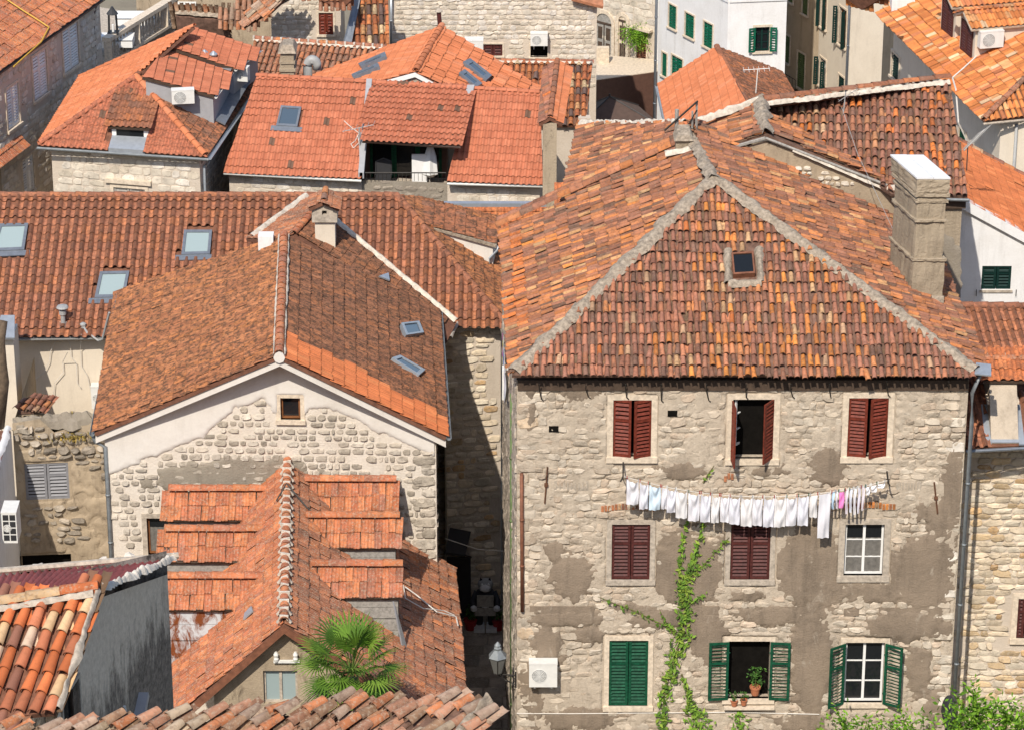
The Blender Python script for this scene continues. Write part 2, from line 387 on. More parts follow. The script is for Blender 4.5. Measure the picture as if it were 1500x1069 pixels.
def _stone(seed, k=9, rough=0.13, square=0.5):
    r = random.Random(seed); ang = [2*math.pi*(i+r.uniform(-0.28, 0.28))/k for i in range(k)]
    def sup(a, q):
        c, s = math.cos(a), math.sin(a); n = (abs(c)**q+abs(s)**q)**(-1/q); return c*n*0.5, s*n*0.5
    q = 2.6+3.5*square; base = []
    for a in ang:
        x, y = sup(a, q); j = 1+r.uniform(-rough, rough*0.4); base.append((x*j, y*j))
    vs = [(x, y, -0.3) for x, y in base]
    tx, ty = r.uniform(-.5, .5), r.uniform(-.5, .5)
    vs += [(x*0.985, y*0.985, 0.62+tx*x+ty*y+r.uniform(-0.15, 0.12)) for x, y in base]
    vs += [(x*0.80, y*0.78, 0.95+tx*x+ty*y+r.uniform(-0.22, 0.14)) for x, y in base]
    vs += [(r.uniform(-.15, .15), r.uniform(-.15, .15), 0.98+r.uniform(-0.22, 0.2))]
    fs = []
    for L in (0, 1):
        fs += [(L*k+i, L*k+(i+1) % k, (L+1)*k+(i+1) % k, (L+1)*k+i) for i in range(k)]
    fs += [(2*k+i, 2*k+(i+1) % k, 3*k) for i in range(k)]
    return np.array(vs, float), fs
for i in range(8): SHAPES['rubble%d' % i] = _stone(i, 7+i % 3, 0.2, 0.9)
for i in range(5): SHAPES['block%d' % i] = _stone(40+i, 9, 0.06, 1.6)
SHAPES['slab'] = (np.array([(-.5, -.5, -.5), (.5, -.5, -.5), (.5, .5, -.5), (-.5, .5, -.5), (-.48, -.48, .5), (.48, -.48, .5), (.48, .48, .5), (-.48, .48, .5)], float), [(4, 5, 6, 7), (0, 1, 5, 4), (1, 2, 6, 5), (2, 3, 7, 6), (3, 0, 4, 7)])
MESHC = {}
def piece_mesh(shape, ti, mat, name):
    k = (shape, ti, mat)
    if k not in MESHC:
        v, f = SHAPES[shape]
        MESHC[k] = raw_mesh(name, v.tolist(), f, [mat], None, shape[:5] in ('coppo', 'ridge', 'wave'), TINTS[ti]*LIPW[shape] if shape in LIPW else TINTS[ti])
    return MESHC[k]
class Rec:
    __slots__ = ('M', 'shape', 'ti', 'mat', 'name', 'par', 'c', 'n', 'area', 'single', 'clip')
    def __init__(s, M, shape, ti, mat, name, par, c, n, area, single=True, clip=None):
        s.M = M; s.shape = shape; s.ti = ti; s.mat = mat; s.name = name; s.par = par; s.c = c; s.n = n; s.area = area; s.single = single; s.clip = clip
def basis(x, y, z, o):
    return np.array([[x.x, y.x, z.x, o.x], [x.y, y.y, z.y, o.y], [x.z, y.z, z.z, o.z], [0, 0, 0, 1]])
def inside(poly, a, b):
    c = False; j = len(poly)-1
    for i in range(len(poly)):
        (x1, y1), (x2, y2) = poly[i], poly[j]
        if (y1 > b) != (y2 > b) and a < (x2-x1)*(b-y1)/(y2-y1)+x1: c = not c
        j = i
    return c

def roof_face(th, par, pts, shape, sp, row, pal, mat, deck='deck', zone=None, holes=(), jit=0.0, over=0.0, axis=None, single=True, deck_th=0.10, lift=0.0, stagger=False, wave=0.0, clip=True, nodeck=False, mbdeck=None):
    """a convex tiled roof plane: a deck slab and, on it, every tile (or, at the cut edges, clipped tile)"""
    pts = [V(p) for p in pts]
    n = V((0, 0, 0))
    for i in range(len(pts)): n += (pts[i]-pts[0]).cross(pts[(i+1) % len(pts)]-pts[0])
    n.normalize()
    if n.z < 0: n = -n; pts = pts[::-1]
    up = (V((0, 0, 1))-n*n.z).normalized() if axis is None else (V(axis)-n*n.dot(V(axis))).normalized()
    ua = up.cross(n).normalized()
    o = pts[0]; off = n*lift
    poly = [((p-o).dot(ua), (p-o).dot(up)) for p in pts]
    amin = min(a for a, _ in poly); amax = max(a for a, _ in poly); bmin = min(b for _, b in poly)-over; bmax = max(b for _, b in poly)
    if not nodeck:
        (mbdeck or th.deck).slab([p+off-n*0.01 for p in pts], deck_th)
        occlude([p+off-n*0.02 for p in pts])
    hol = []
    for h in holes: hol.append([((p-o).dot(ua), (p-o).dot(up)) for p in h])
    nr = int((bmax-bmin)/row)+1; nc = int((amax-amin)/sp)+2
    cl = (pts, n, up) if clip else None
    big = 1.16
    old = shape.startswith('coppo')
    for i in range(nr):
        b = bmin+i*row
        for j in range(-1, nc):
            a = amin+(j+0.5)*sp+(0.5*sp if stagger and i % 2 else 0)
            jx = RNG.normal(0, jit*0.05) if jit else 0.0
            cs = [(a-sp*0.5, max(b, bmin+over)+1e-4), (a+sp*0.5, max(b, bmin+over)+1e-4), (a+sp*0.5, b+row*0.98), (a-sp*0.5, b+row*0.98)]
            k = sum(inside(poly, *c) for c in cs)
            if k == 0: continue
            if hol and any(inside(h, a, b+row*0.5) for h in hol): continue
            ti = pick(pal)
            P3 = o+ua*a+up*b
            if zone:
                z = zone(P3, a, b)
                if z is not None: ti = pick(z)
            wz = 0.0
            if wave: wz = wave*noise.noise(P3*0.55)
            ang = RNG.normal(0, jit*0.035) if jit else 0.0
            slip = 0.0
            if old and jit > .6 and RNG.random() < .025: ang += RNG.normal(0, .16); slip = -RNG.uniform(.05, .3)
            ca, sa = math.cos(ang), math.sin(ang)
            x = ua*ca+up*sa; y = up*ca-ua*sa
            thk = sp*(0.28 if old else 0.25)
            oo = o+ua*(a+jx*sp)+up*(b+(RNG.normal(0, jit*0.06)*row if jit else 0)-row*0.02+slip*row)+n*(thk+wz+(RNG.uniform(-1, 1)*jit*0.03 if jit else 0))+off
            yy = y*(row*big)-n*thk*0.9
            s3 = sp*(1.0+(RNG.uniform(-.06, .06)*jit if old else 0))
            r = Rec(basis(x*s3, yy, n*sp, oo), shape, ti, mat, 'roof_tile', par, oo+up*row*0.5, n, sp*row, single and k == 4, None if k == 4 else cl)
            th.tiles.append(r)
            if old and k:
                tp = pick(P_PAN) if RNG.random() < .7 else ti
                op = o+ua*(a+sp*0.5)+up*(b+row*0.35)+n*(0.10*sp+wz)+off
                th.tiles.append(Rec(basis(ua*sp, up*(row*big)-n*thk*0.6, n*sp, op), 'pan', tp, mat, 'roof_tile', par, op, n, sp*row*0.3, False, cl if k < 4 or j < 1 else None))

def ridge_line(th, par, p0, p1, w, ln, pal, mat, h=1.0, lift=0.0, jit=0.4, single=True, name='ridge_tile'):
    p0, p1 = V(p0), V(p1)
    if p1.z < p0.z-0.05: p0, p1 = p1, p0
    d = (p1-p0); L = d.length; d.normalize(); x = d.cross(V((0, 0, 1))).normalized(); n = x.cross(d)
    k = max(1, round(L/ln)); ln = L/k
    for i in range(k):
        o = p0+d*(i*ln)+n*(lift+0.03)+x*RNG.normal(0, 0.012*jit)
        th.tiles.append(Rec(basis(x*w, d*(ln*1.12)-n*0.03, n*w*h, o), 'ridge', pick(pal), mat, name, par, o+d*ln/2, V((0, -0.3, 0.9)), w*ln, single))

def lumpy(mb, p0, p1, w, h, amp=0.35, step=0.14, seed=0.0, mi=0):
    """a hand-laid strip of mortar: a low hump with an uneven edge"""
    p0, p1 = V(p0), V(p1); d = p1-p0; L = d.length; d.normalize(); x = d.cross(V((0, 0, 1))).normalized(); n = x.cross(d)
    k = max(2, int(L/step)); vs = []; fs = []; m = 7
    for i in range(k+1):
        c = p0+d*(L*i/k)
        for j in range(m):
            f = -1+2*j/(m-1)
            q = c+x*(f*w/2)
            nz = noise.noise(V((q.x*2.3+seed, q.y*2.3, q.z*2.3)))
            nb = noise.noise(V((q.x*7+seed, q.y*7, q.z*7)))
            ww = 1+amp*nz*1.2+amp*nb*0.5
            vs.append(c+x*(f*w/2*ww)+n*(h*(1-f*f*1.25)*(1+amp*nb)))
    for i in range(k):
        for j in range(m-1): fs.append((i*m+j, (i+1)*m+j, (i+1)*m+j+1, i*m+j+1))
    mb.add(vs, fs, mi)

def emit_joined(name, th, recs, par, mat):
    """the pieces too many to pick apart: real geometry joined in one mesh"""
    VS, LO, PS, TI = [], [], [], []; base = 0
    groups = {}
    clipped = {}
    for r in recs:
        if r.clip is None: groups.setdefault(r.shape, []).append(r)
        else: clipped.setdefault(id(r.clip), (r.clip, []))[1].append(r)
    for shp, rs in groups.items():
        v, f = SHAPES[shp]; vh = np.c_[v, np.ones(len(v))]
        Ms = np.array([r.M for r in rs]); out = np.einsum('nij,kj->nki', Ms, vh)[:, :, :3]
        N = len(rs); nv = len(v)
        loops = np.array([i for q in f for i in q]); sizes = np.array([len(q) for q in f])
        VS.append(out.reshape(-1, 3)); LO.append((loops[None, :]+(np.arange(N)*nv)[:, None]+base).ravel()); PS.append(np.tile(sizes, N))
        tt_ = np.repeat(np.array([TINTS[r.ti] for r in rs]), nv, axis=0)
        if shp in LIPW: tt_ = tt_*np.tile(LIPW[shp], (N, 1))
        TI.append(tt_); base += N*nv
    for cl, rs in clipped.values():
        pts, n, up = cl
        bm = bmesh.new(); lay = bm.verts.layers.float_color.new('tint')
        for r in rs:
            v, f = SHAPES[r.shape]; w = (np.c_[v, np.ones(len(v))] @ r.M.T)[:, :3]
            bv = [bm.verts.new(p) for p in w]
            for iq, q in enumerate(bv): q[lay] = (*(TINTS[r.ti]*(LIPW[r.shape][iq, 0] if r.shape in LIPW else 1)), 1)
            for q in f: bm.faces.new([bv[i] for i in q])
        k = len(pts); cen = sum(pts, V((0, 0, 0)))/k
        for i in range(k):
            a, b = pts[i], pts[(i+1) % k]; e = (b-a)
            if e.length < 1e-4: continue
            e.normalize()
            if abs(e.z) < 0.06 and (a-cen).dot(up) < 0: continue      # leave the eave overhang
            no = e.cross(n).normalized()
            if no.dot(cen-a) > 0: no = -no
            bmesh.ops.bisect_plane(bm, geom=bm.verts[:]+bm.edges[:]+bm.faces[:], plane_co=a+no*0.01, plane_no=no, clear_outer=True)
        bm.verts.index_update(); nv = len(bm.verts)
        if nv:
            VS.append(np.array([v.co[:] for v in bm.verts])); TI.append(np.array([v[lay][:3] for v in bm.verts]))
            lo = [v.index for fc in bm.faces for v in fc.verts]; LO.append(np.array(lo, int)+base); PS.append(np.array([len(fc.verts) for fc in bm.faces], int)); base += nv
        bm.free()
    if not VS: return None
    VS = np.concatenate(VS)-np.array(th.L if th else (0, 0, 0)); LO = np.concatenate(LO).astype(np.int32); PS = np.concatenate(PS).astype(np.int32); TI = np.concatenate(TI)
    me = bpy.data.meshes.new(name); me.vertices.add(len(VS)); me.vertices.foreach_set('co', VS.astype(np.float32).ravel())
    me.loops.add(len(LO)); me.loops.foreach_set('vertex_index', LO)
    st = np.concatenate([[0], np.cumsum(PS)[:-1]]).astype(np.int32)
    me.polygons.add(len(PS)); me.polygons.foreach_set('loop_start', st)
    me.update(calc_edges=True); me.validate()
    a = me.attributes.new('tint', 'FLOAT_COLOR', 'POINT'); a.data.foreach_set('color', np.c_[TI, np.ones(len(TI))].astype(np.float32).ravel())
    me.materials.append(MATS[mat])
    me.polygons.foreach_set('use_smooth', [not name.startswith(('paving', 'stone', 'brick'))]*len(me.polygons))
    o = bpy.data.objects.new(name, me); COL.objects.link(o)
    if par: o.parent = par
    o['kind'] = 'stuff'; return o

def finish_pieces():
    bvh = BVHTree.FromPolygons(OCC_V, OCC_F)
    for th in THINGS:
        if not th.tiles: continue
        cand = {}
        keep = []
        for r in th.tiles:
            u, v, d = proj(r.c)
            if not (-260 < u < 1760 and -260 < v < 1330): continue
            keep.append(r)
            if not r.single or not (-4 < u < 1504 and -4 < v < 1073): continue
            to = CAMP-r.c; dist = to.length; to.normalize()
            fac = to.dot(r.n)
            if fac < 0.05: continue
            px2 = r.area*fac*(FPX/d)**2
            if px2 < th.min_px**2: continue
            h = bvh.ray_cast(CAMP, -to, dist-0.35)
            if h[0] is not None: continue
            cand.setdefault(r.name, []).append((-px2, len(keep)-1))
        single = set()
        for nm, c in cand.items():
            c.sort(); lim = th.budget if nm != 'stone' else th.sbudget
            single |= {i for _, i in c[:lim]}
        rest = {}
        for i, r in enumerate(keep):
            if i in single:
                o = bpy.data.objects.new(r.name, piece_mesh(r.shape, r.ti, r.mat, r.name)); COL.objects.link(o)
                o.parent = r.par
                m = Matrix(r.M.tolist()); m.translation -= th.L; o.matrix_basis = m
            else: rest.setdefault((r.name, id(r.par), r.mat), (r.par, []))[1].append(r)
        for (nm, _, mat), (par, rs) in rest.items():
            emit_joined(nm+'s', th, rs, par, mat)

# ------------------------------------------------------------ walls with openings
class Wall:
    def __init__(s, th, p0, p1, zb, z0, z1=None, peak=None, mat='mortar_stone', name='wall', tops=None, depth=0.24):
        s.th = th; s.O = V((p0[0], p0[1], zb)); s.E = V((p1[0], p1[1], zb))
        s.L = (s.E-s.O).length; s.S = (s.E-s.O).normalized(); s.U = V((0, 0, 1)); s.N = s.S.cross(s.U)
        s.zb = zb; h0 = z0-zb; h1 = (z1 if z1 is not None else z0)-zb
        s.h = max(h0, h1)
        top = [(s.L, h1)]+[(x, z-zb) for x, z in (peak or [])]+[(0, h0)]
        s.poly = [(0, 0), (s.L, 0)]+top
        s.holes = []; s.mat = mat; s.name = name; s.depth = depth; s.pl = (s.N, s.N.dot(s.O)); s.ob = None
        if th: th.walls.append(s)
    def p(s, a, t, d=0.0): return s.O+s.S*a+s.U*t+s.N*d
    def st(s, u, v):
        q = on(u, v, s.pl)-s.O; return q.dot(s.S), q.z
    def rect(s, u0, v0, u1, v1):
        um, vm = (u0+u1)/2, (v0+v1)/2
        a0 = s.st(u0, vm)[0]; a1 = s.st(u1, vm)[0]; t0 = s.st(um, v1)[1]; t1 = s.st(um, v0)[1]
        return min(a0, a1), max(a0, a1), t0, t1
    def hole(s, r): s.holes.append(r); return r
    def finish(s):
        co = list(s.poly); n = len(co); ed = [(i, (i+1) % n) for i in range(n)]
        for a0, a1, t0, t1 in s.holes:
            k = len(co); co += [(a0, t0), (a1, t0), (a1, t1), (a0, t1)]; ed += [(k, k+1), (k+1, k+2), (k+2, k+3), (k+3, k)]
        r = geometry.delaunay_2d_cdt([V(c).to_2d() if False else V((c[0], c[1])) for c in co], ed, [list(range(n))], 1, 1e-5)
        mb = MB(); fs = []
        for f in r[2]:
            c = sum((r[0][i] for i in f), V((0, 0)))/len(f)
            if any(h[0] < c.x < h[1] and h[2] < c.y < h[3] for h in s.holes): continue
            if not inside(s.poly, c.x, c.y): continue
            fs.append(tuple(f))
        mb.add([s.p(q.x, q.y) for q in r[0]], fs)
        for a0, a1, t0, t1 in s.holes:
            D = -s.depth
            mb.quad(s.p(a0, t0), s.p(a1, t0), s.p(a1, t0, D), s.p(a0, t0, D)); mb.quad(s.p(a0, t1, D), s.p(a1, t1, D), s.p(a1, t1), s.p(a0, t1))
            mb.quad(s.p(a0, t0, D), s.p(a0, t1, D), s.p(a0, t1), s.p(a0, t0)); mb.quad(s.p(a1, t0), s.p(a1, t1), s.p(a1, t1, D), s.p(a1, t0, D))
        if s.ob is None: s.ob = s.th.part(s.name, mb, s.mat)
        else:
            s.ob.data = raw_mesh(s.name, [v-s.th.L for v in mb.v], mb.f, [s.mat])
        occlude([s.p(a, t) for a, t in s.poly])
def finish_walls():
    for th in THINGS:
        for w in th.walls: w.finish()
def wall_ob(W):
    """the wall's object, made early so that stones can be its children"""
    if W.ob is None:
        W.ob = bpy.data.objects.new(W.name, bpy.data.meshes.new(W.name)); COL.objects.link(W.ob); W.ob.parent = W.th.root
    return W.ob

def stones(W, pal, row=(0.2, 0.32), wid=(0.25, 0.6), proud=0.05, gap=0.03, mask=None, kind='rubble', mat='stone', region=None, single=True, margin=0.03, wob=0.3):
    """courses of stones set in the wall, each its own piece"""
    ob = wall_ob(W); t = region[2] if region else 0.0; T = region[3] if region else W.h+6
    A0 = region[0] if region else 0.0; A1 = region[1] if region else W.L
    nvar = 8 if kind == 'rubble' else 5
    T = min(T, max(q[1] for q in W.poly))
    while t < T:
        rh = RNG.uniform(*row); a = A0-RNG.uniform(0, wid[0])
        while a < A1:
            w = RNG.uniform(*wid)*(1 if RNG.random() > 0.15 else 0.6)
            h = rh*(RNG.uniform(1-wob, 1.05)); c = a+w/2; tc = t+rh/2+RNG.uniform(-.5, .5)*rh*wob*0.5
            ok = a >= A0-0.02 and a+w <= A1+0.04 and all(inside(W.poly, x, y) for x, y in ((a+.02, tc), (a+w-.02, tc), (c, tc+h/2-.02)))
            if ok:
                for h0, h1, v0, v1 in W.holes:
                    if a+w > h0-margin and a < h1+margin and tc+h/2 > v0-margin and tc-h/2 < v1+margin: ok = False; break
            if ok and mask and not mask(c, tc): ok = False
            if ok:
                pr = proud*RNG.uniform(0.5, 1.3); o = W.p(c, tc, 0)
                ang = RNG.normal(0, 0.05*wob/0.3); x = W.S*math.cos(ang)+W.U*math.sin(ang); y = W.U*math.cos(ang)-W.S*math.sin(ang)
                if RNG.random() < 0.5: x, = (-x,); 
                sg = 1
                x2 = W.S*math.cos(ang)+W.U*math.sin(ang)
                W.th.tiles.append(Rec(basis(x2*(w-gap), y*(h-gap), W.N*pr, o), '%s%d' % (kind, RNG.integers(nvar)), pick(pal), mat, 'stone', ob, o+W.N*0.1, W.N, w*h, single))
            a += w
        t += rh

# ------------------------------------------------------------ windows, shutters, fittings
class Fr:
    """free frame: origin, across, up, outward"""
    def __init__(s, O, S, U, N): s.O = V(O); s.S = V(S); s.U = V(U); s.N = V(N)
    def p(s, a, t, d=0.0): return s.O+s.S*a+s.U*t+s.N*d
def swing(W, a, t, d, ang, mirror=1):
    """frame hinged at (a,t,d) on wall W, its leaf reaching along +S (mirror=1) or -S, opened outwards by ang"""
    S = W.S*mirror*math.cos(ang)+W.N*math.sin(ang)
    N = W.N*math.cos(ang)-W.S*mirror*math.sin(ang)
    return Fr(W.p(a, t, d), S, W.U, N)
def louvre(mb, F, w, h, sl=0.10, th=0.04, st=0.07, rails=(0.62,)):
    mb.fbox(F, 0, st, 0, h, 0, th); mb.fbox(F, w-st, w, 0, h, 0, th)
    ys = [0.0]+[r*h for r in rails]+[h-st]
    for y in ys: mb.fbox(F, st, w-st, y, y+st, 0.002, th-0.002)
    for y0, y1 in zip(ys[:-1], ys[1:]):
        a = y0+st; k = max(1, int((y1-a)/sl)); ss = (y1-a)/k
        for i in range(k):
            y = a+i*ss
            mb.hexa([F.p(st, y+ss*.10, th*1.05), F.p(w-st, y+ss*.10, th*1.05), F.p(w-st, y+ss*.54, 0.0), F.p(st, y+ss*.54, 0.0),
                     F.p(st, y+ss*.22, th*1.12), F.p(w-st, y+ss*.22, th*1.12), F.p(w-st, y+ss*.68, 0.004), F.p(st, y+ss*.68, 0.004)])
def shutters(th, par, W, r, mat, mode='closed', ang=(0.0, 0.0), sl=0.10, d=0.0, name='shutter', inset=-0.06, wfac=1.0):
    a0, a1, t0, t1 = r; w = (a1-a0)/2; h = t1-t0
    for i, (hinge, mir) in enumerate(((a0, 1), (a1, -1))):
        if mode == 'one_right' and i == 0: continue
        if mode == 'one_left' and i == 1: continue
        an = ang[i]
        F = swing(W, hinge, t0, inset if an < 1 else 0.105, an, mir)
        if mir < 0: F = Fr(F.O, F.S, F.U, F.N)
        mb = MB(); louvre(mb, F, w*wfac-0.01, h, sl)
        for tt in (0.18, 0.82): mb.tube([F.p(-0.03, h*tt, 0.01), F.p(0.10, h*tt, 0.05)], 0.016, 4)
        th.part(name, mb, mat, par)
def surround(th, par, W, r, w=0.13, proud=0.035, mat='trim_stone', sill=0.06, lintel=None):
    a0, a1, t0, t1 = r; mb = MB(); lw = lintel or w
    mb.fbox(W, a0-w, a1+w, t1, t1+lw, -0.10, proud); mb.fbox(W, a0-w, a0, t0, t1, -0.10, proud-.004); mb.fbox(W, a1, a1+w, t0, t1, -0.10, proud-.004)
    th.part('window_surround', mb, mat, par)
    mb = MB(); mb.fbox(W, a0-w-0.02, a1+w+0.02, t0-w, t0, -0.10, proud+sill); th.part('sill', mb, mat, par)
def casement(th, par, W, r, mat='paint_white', d=-0.16, nx=2, ny=3, glass='glass_dark', fw=0.06, curtain=False):
    a0, a1, t0, t1 = r; mb = MB()
    mb.fbox(W, a0, a1, t0, t0+fw, d, d+0.06); mb.fbox(W, a0, a1, t1-fw, t1, d, d+0.06)
    mb.fbox(W, a0, a0+fw, t0+fw, t1-fw, d, d+0.058); mb.fbox(W, a1-fw, a1, t0+fw, t1-fw, d, d+0.058)
    for i in range(1, nx): c = lerp(a0, a1, i/nx); mb.fbox(W, c-fw*0.6, c+fw*0.6, t0+fw, t1-fw, d+.004, d+0.066)
    for i in range(1, ny):
        c = lerp(t0, t1, i/ny)
        for j in range(nx): mb.fbox(W, lerp(a0, a1, j/nx)+fw*.7, lerp(a0, a1, (j+1)/nx)-fw*.7, c-fw*0.25, c+fw*0.25, d+.006, d+0.05)
    th.part('window_frame', mb, mat, par)
    for j in range(nx):
        for i in range(ny):
            mb = MB(); x0, x1 = lerp(a0, a1, j/nx), lerp(a0, a1, (j+1)/nx); y0, y1 = lerp(t0, t1, i/ny), lerp(t0, t1, (i+1)/ny)
            mb.quad(W.p(x0, y0, d+.02), W.p(x1, y0, d+.02), W.p(x1, y1, d+.02), W.p(x0, y1, d+.02)); th.part('pane', mb, glass, par)
    if curtain:
        mb = MB(); k = 26
        for i in range(k):
            x0, x1 = lerp(a0, a1, i/k), lerp(a0, a1, (i+1)/k)
            mb.quad(W.p(x0, t0, d+.030+.007*math.sin(i*1.3)), W.p(x1, t0, d+.030+.007*math.sin(i*1.3+1.3)), W.p(x1, t1-(t1-t0)*.3, d+.030+.007*math.sin(i*1.3+1.3)), W.p(x0, t1-(t1-t0)*.3, d+.030+.007*math.sin(i*1.3)))
        th.part('curtain', mb, 'curtain', par)
def window(th, W, px=None, r=None, style='closed', mat='paint_red', trim='trim_stone', ang=(0, 0), glass='glass_dark', frame='paint_white', nx=2, ny=3, tw=0.12, label=None, curtain=False, sl=0.10, wfac=1.0, bare=False):
    r = r or W.rect(*px); W.hole(r)
    o = th.empty_part('window')
    # near-black back panel painted as the unlit room; the window's own body
    a0, a1, t0, t1 = r; mb = MB()
    mb.fbox(W, a0, a1, t0, t1, -0.27, -0.255)
    b = th.part('window', mb, 'room'); bpy.data.objects.remove(o); o = b
    if label: o['label'] = label
    if trim: surround(th, o, W, r, tw, mat=trim)
    if style in ('closed', 'ajar', 'open', 'one_right', 'one_left'):
        shutters(th, o, W, r, mat, 'closed' if style in ('closed', 'ajar', 'open') else style, ang, sl, wfac=wfac)
    if style in ('glass', 'open') and not bare: casement(th, o, W, r, frame, nx=nx, ny=ny, glass=glass, curtain=curtain)
    return o
def aircon(W, px=None, r=None, label='', group='air conditioning units', off=0.12, dep=0.30, bracket=True):
    a0, a1, t0, t1 = r or W.rect(*px)
    th = Thing('air_conditioner', label, 'air conditioner', W.p((a0+a1)/2, t0, off), group)
    mb = MB(); mb.fbox(W, a0, a1, t0, t1, off, off+dep)
    mb.fbox(W, a0-.008, a1+.008, t1-.03, t1+.012, off-.008, off+dep+.008)
    mb.fbox(W, lerp(a0, a1, .72), lerp(a0, a1, .728), t0+.02, t1-.04, off+dep-.002, off+dep+.004)
    th.part('casing', mb, 'plastic_white')
    R = min(t1-t0, (a1-a0)*.62)*0.43; c = lerp(a0, a1, 0.36); tc = (t0+t1)/2-.01
    mb = MB(); mb.disc(W, c, tc, off+dep+.003, R, 20); th.part('fan_opening', mb, 'plastic_grey')
    mb = MB()
    for k in (1.0, 0.8, 0.6, 0.42, 0.24): mb.tube([W.p(c+R*k*math.cos(q*math.pi/10), tc+R*k*math.sin(q*math.pi/10), off+dep+.012) for q in range(21)], .007, 4)
    for q in range(8): mb.tube([W.p(c, tc, off+dep+.012), W.p(c+R*math.cos(q*math.pi/4), tc+R*math.sin(q*math.pi/4), off+dep+.012)], .005, 4)
    th.part('fan_grille', mb, 'plastic_white')
    if bracket:
        mb = MB()
        for f in (0.2, 0.8):
            x = lerp(a0, a1, f); mb.fbox(W, x-.02, x+.02, t0-.05, t0-.001, 0.0, off+dep-.02); mb.fbox(W, x-.018, x+.018, t0-.28, t0-.05, 0.0, .03)
        th.part('bracket', mb, 'plastic_grey')
    return th
def gutter(th, p0, p1, r=0.07, mat='gutter_grey', name='gutter'):
    p0, p1 = V(p0), V(p1); d = (p1-p0).normalized(); x = d.cross(V((0, 0, 1))).normalized(); mb = MB(); n = 6
    ring = [(-math.cos(math.pi*i/n)*r, -math.sin(math.pi*i/n)*r) for i in range(n+1)]
    inn = [(a*.82, b*.82+.004) for a, b in ring[::-1]]
    pr = ring+inn; k = len(pr); vs = [p+x*a+V((0, 0, b)) for p in (p0, p1) for a, b in pr]
    mb.add(vs, [(i, (i+1) % k, k+(i+1) % k, k+i) for i in range(k)]+[tuple(range(k)), tuple(range(2*k-1, k-1, -1))])
    return th.part(name, mb, mat)
def pipe(th, pts, r=0.05, mat='gutter_grey', name='downpipe', n=8):
    mb = MB(); mb.tube(pts, r, n)
    for i in range(len(pts)-1):
        a, b = V(pts[i]), V(pts[i+1]); k = int((b-a).length/2.0)
        for j in range(1, k+1):
            c = lerp(a, b, j/(k+1)); d = (b-a).normalized(); mb.tube([c-d*.03, c+d*.03], r*1.22, n)
    return th.part(name, mb, mat, smooth=True)
def cable(label, pts, r=0.012, mat='cable_white', sag=0.0, cat='cable', name='cable', group=None):
    out = []
    for i in range(len(pts)-1):
        a, b = V(pts[i]), V(pts[i+1])
        for k in range(8): f = k/8; out.append(lerp(a, b, f)-V((0, 0, sag*4*f*(1-f))))
    out.append(V(pts[-1])); mb = MB(); mb.tube(out, r, 5)
    return solo(name, label, cat, mb, mat, group)
def skylight(th, pl, q, glass='glass_blue', frame='zinc_dark', h=0.10, lip=True, fw=0.16):
    """roof window from its four outer corners in the photograph, on the roof plane pl"""
    n = pl[0]; P = [on(u, v, pl)+n*0.03 for u, v in q]; c = sum(P, V((0, 0, 0)))/4
    mb = MB(); T = [p+n*h for p in P]; I = [lerp(t, c+n*h, fw*1.25) for t in T]; G = [i-n*0.035 for i in I]
    B = [p-n*0.05 for p in P]
    mb.add(B+T+I+G, [(i, (i+1) % 4, 4+(i+1) % 4, 4+i) for i in range(4)]+[(4+i, 4+(i+1) % 4, 8+(i+1) % 4, 8+i) for i in range(4)]+[(8+i, 8+(i+1) % 4, 12+(i+1) % 4, 12+i) for i in range(4)])
    o = th.part('skylight', mb, frame)
    mb = MB(); mb.quad(*G); th.part('pane', mb, glass, o)
    if lip:
        lo = sorted(range(4), key=lambda i: P[i].z)[:2]; a, b = P[lo[0]], P[lo[1]]; dn = -(V((0, 0, 1))-n*n.z).normalized(); e = (b-a).normalized()
        mb = MB(); mb.hexa([a-e*.18+n*.03, b+e*.18+n*.03, b+e*.18+dn*.22+n*.03, a-e*.18+dn*.22+n*.03, a-e*.18+n*.07, b+e*.18+n*.07, b+e*.18+dn*.22+n*.07, a-e*.18+dn*.22+n*.07]); th.part('flashing', mb, frame, o)
    return P
def skirt(mb, pts, drop, mi=0):
    """vertical walls hanging from a closed loop"""
    k = len(pts); pts = [V(p) for p in pts]; dr = drop if isinstance(drop, (list, tuple)) else [drop]*k
    lo = [V((p.x, p.y, p.z-d)) for p, d in zip(pts, dr)]
    mb.add(pts+lo, [(i, i+k, (i+1) % k+k, (i+1) % k) for i in range(k)], mi)
def house(label, loc, name='house', cat='house', group=None):
    th = Thing(name, label, cat, loc, group); th.deck = MB()
    th.roof = bpy.data.objects.new('roof', bpy.data.meshes.new('roof')); COL.objects.link(th.roof); th.roof.parent = th.root; th.deckmat = 'deck'
    return th
def finish_roofs():
    for th in THINGS:
        if getattr(th, 'deck', None) is None: continue
        if not th.deck.v: bpy.data.objects.remove(th.roof); continue
        th.roof.data = raw_mesh('roof', [v-th.L for v in th.deck.v], th.deck.f, [th.deckmat], th.deck.m)
def box_walls(th, c, zb, zt, mat, skip=()):
    """walls round a plan loop (counter-clockwise seen from above)"""
    ws = []
    for i in range(len(c)):
        a, b = c[i], c[(i+1) % len(c)]
        za = zt[i] if isinstance(zt, (list, tuple)) else zt; zc = zt[(i+1) % len(c)] if isinstance(zt, (list, tuple)) else zt
        ws.append(None if i in skip else Wall(th, a, b, zb, za, zc, mat=mat))
    return ws
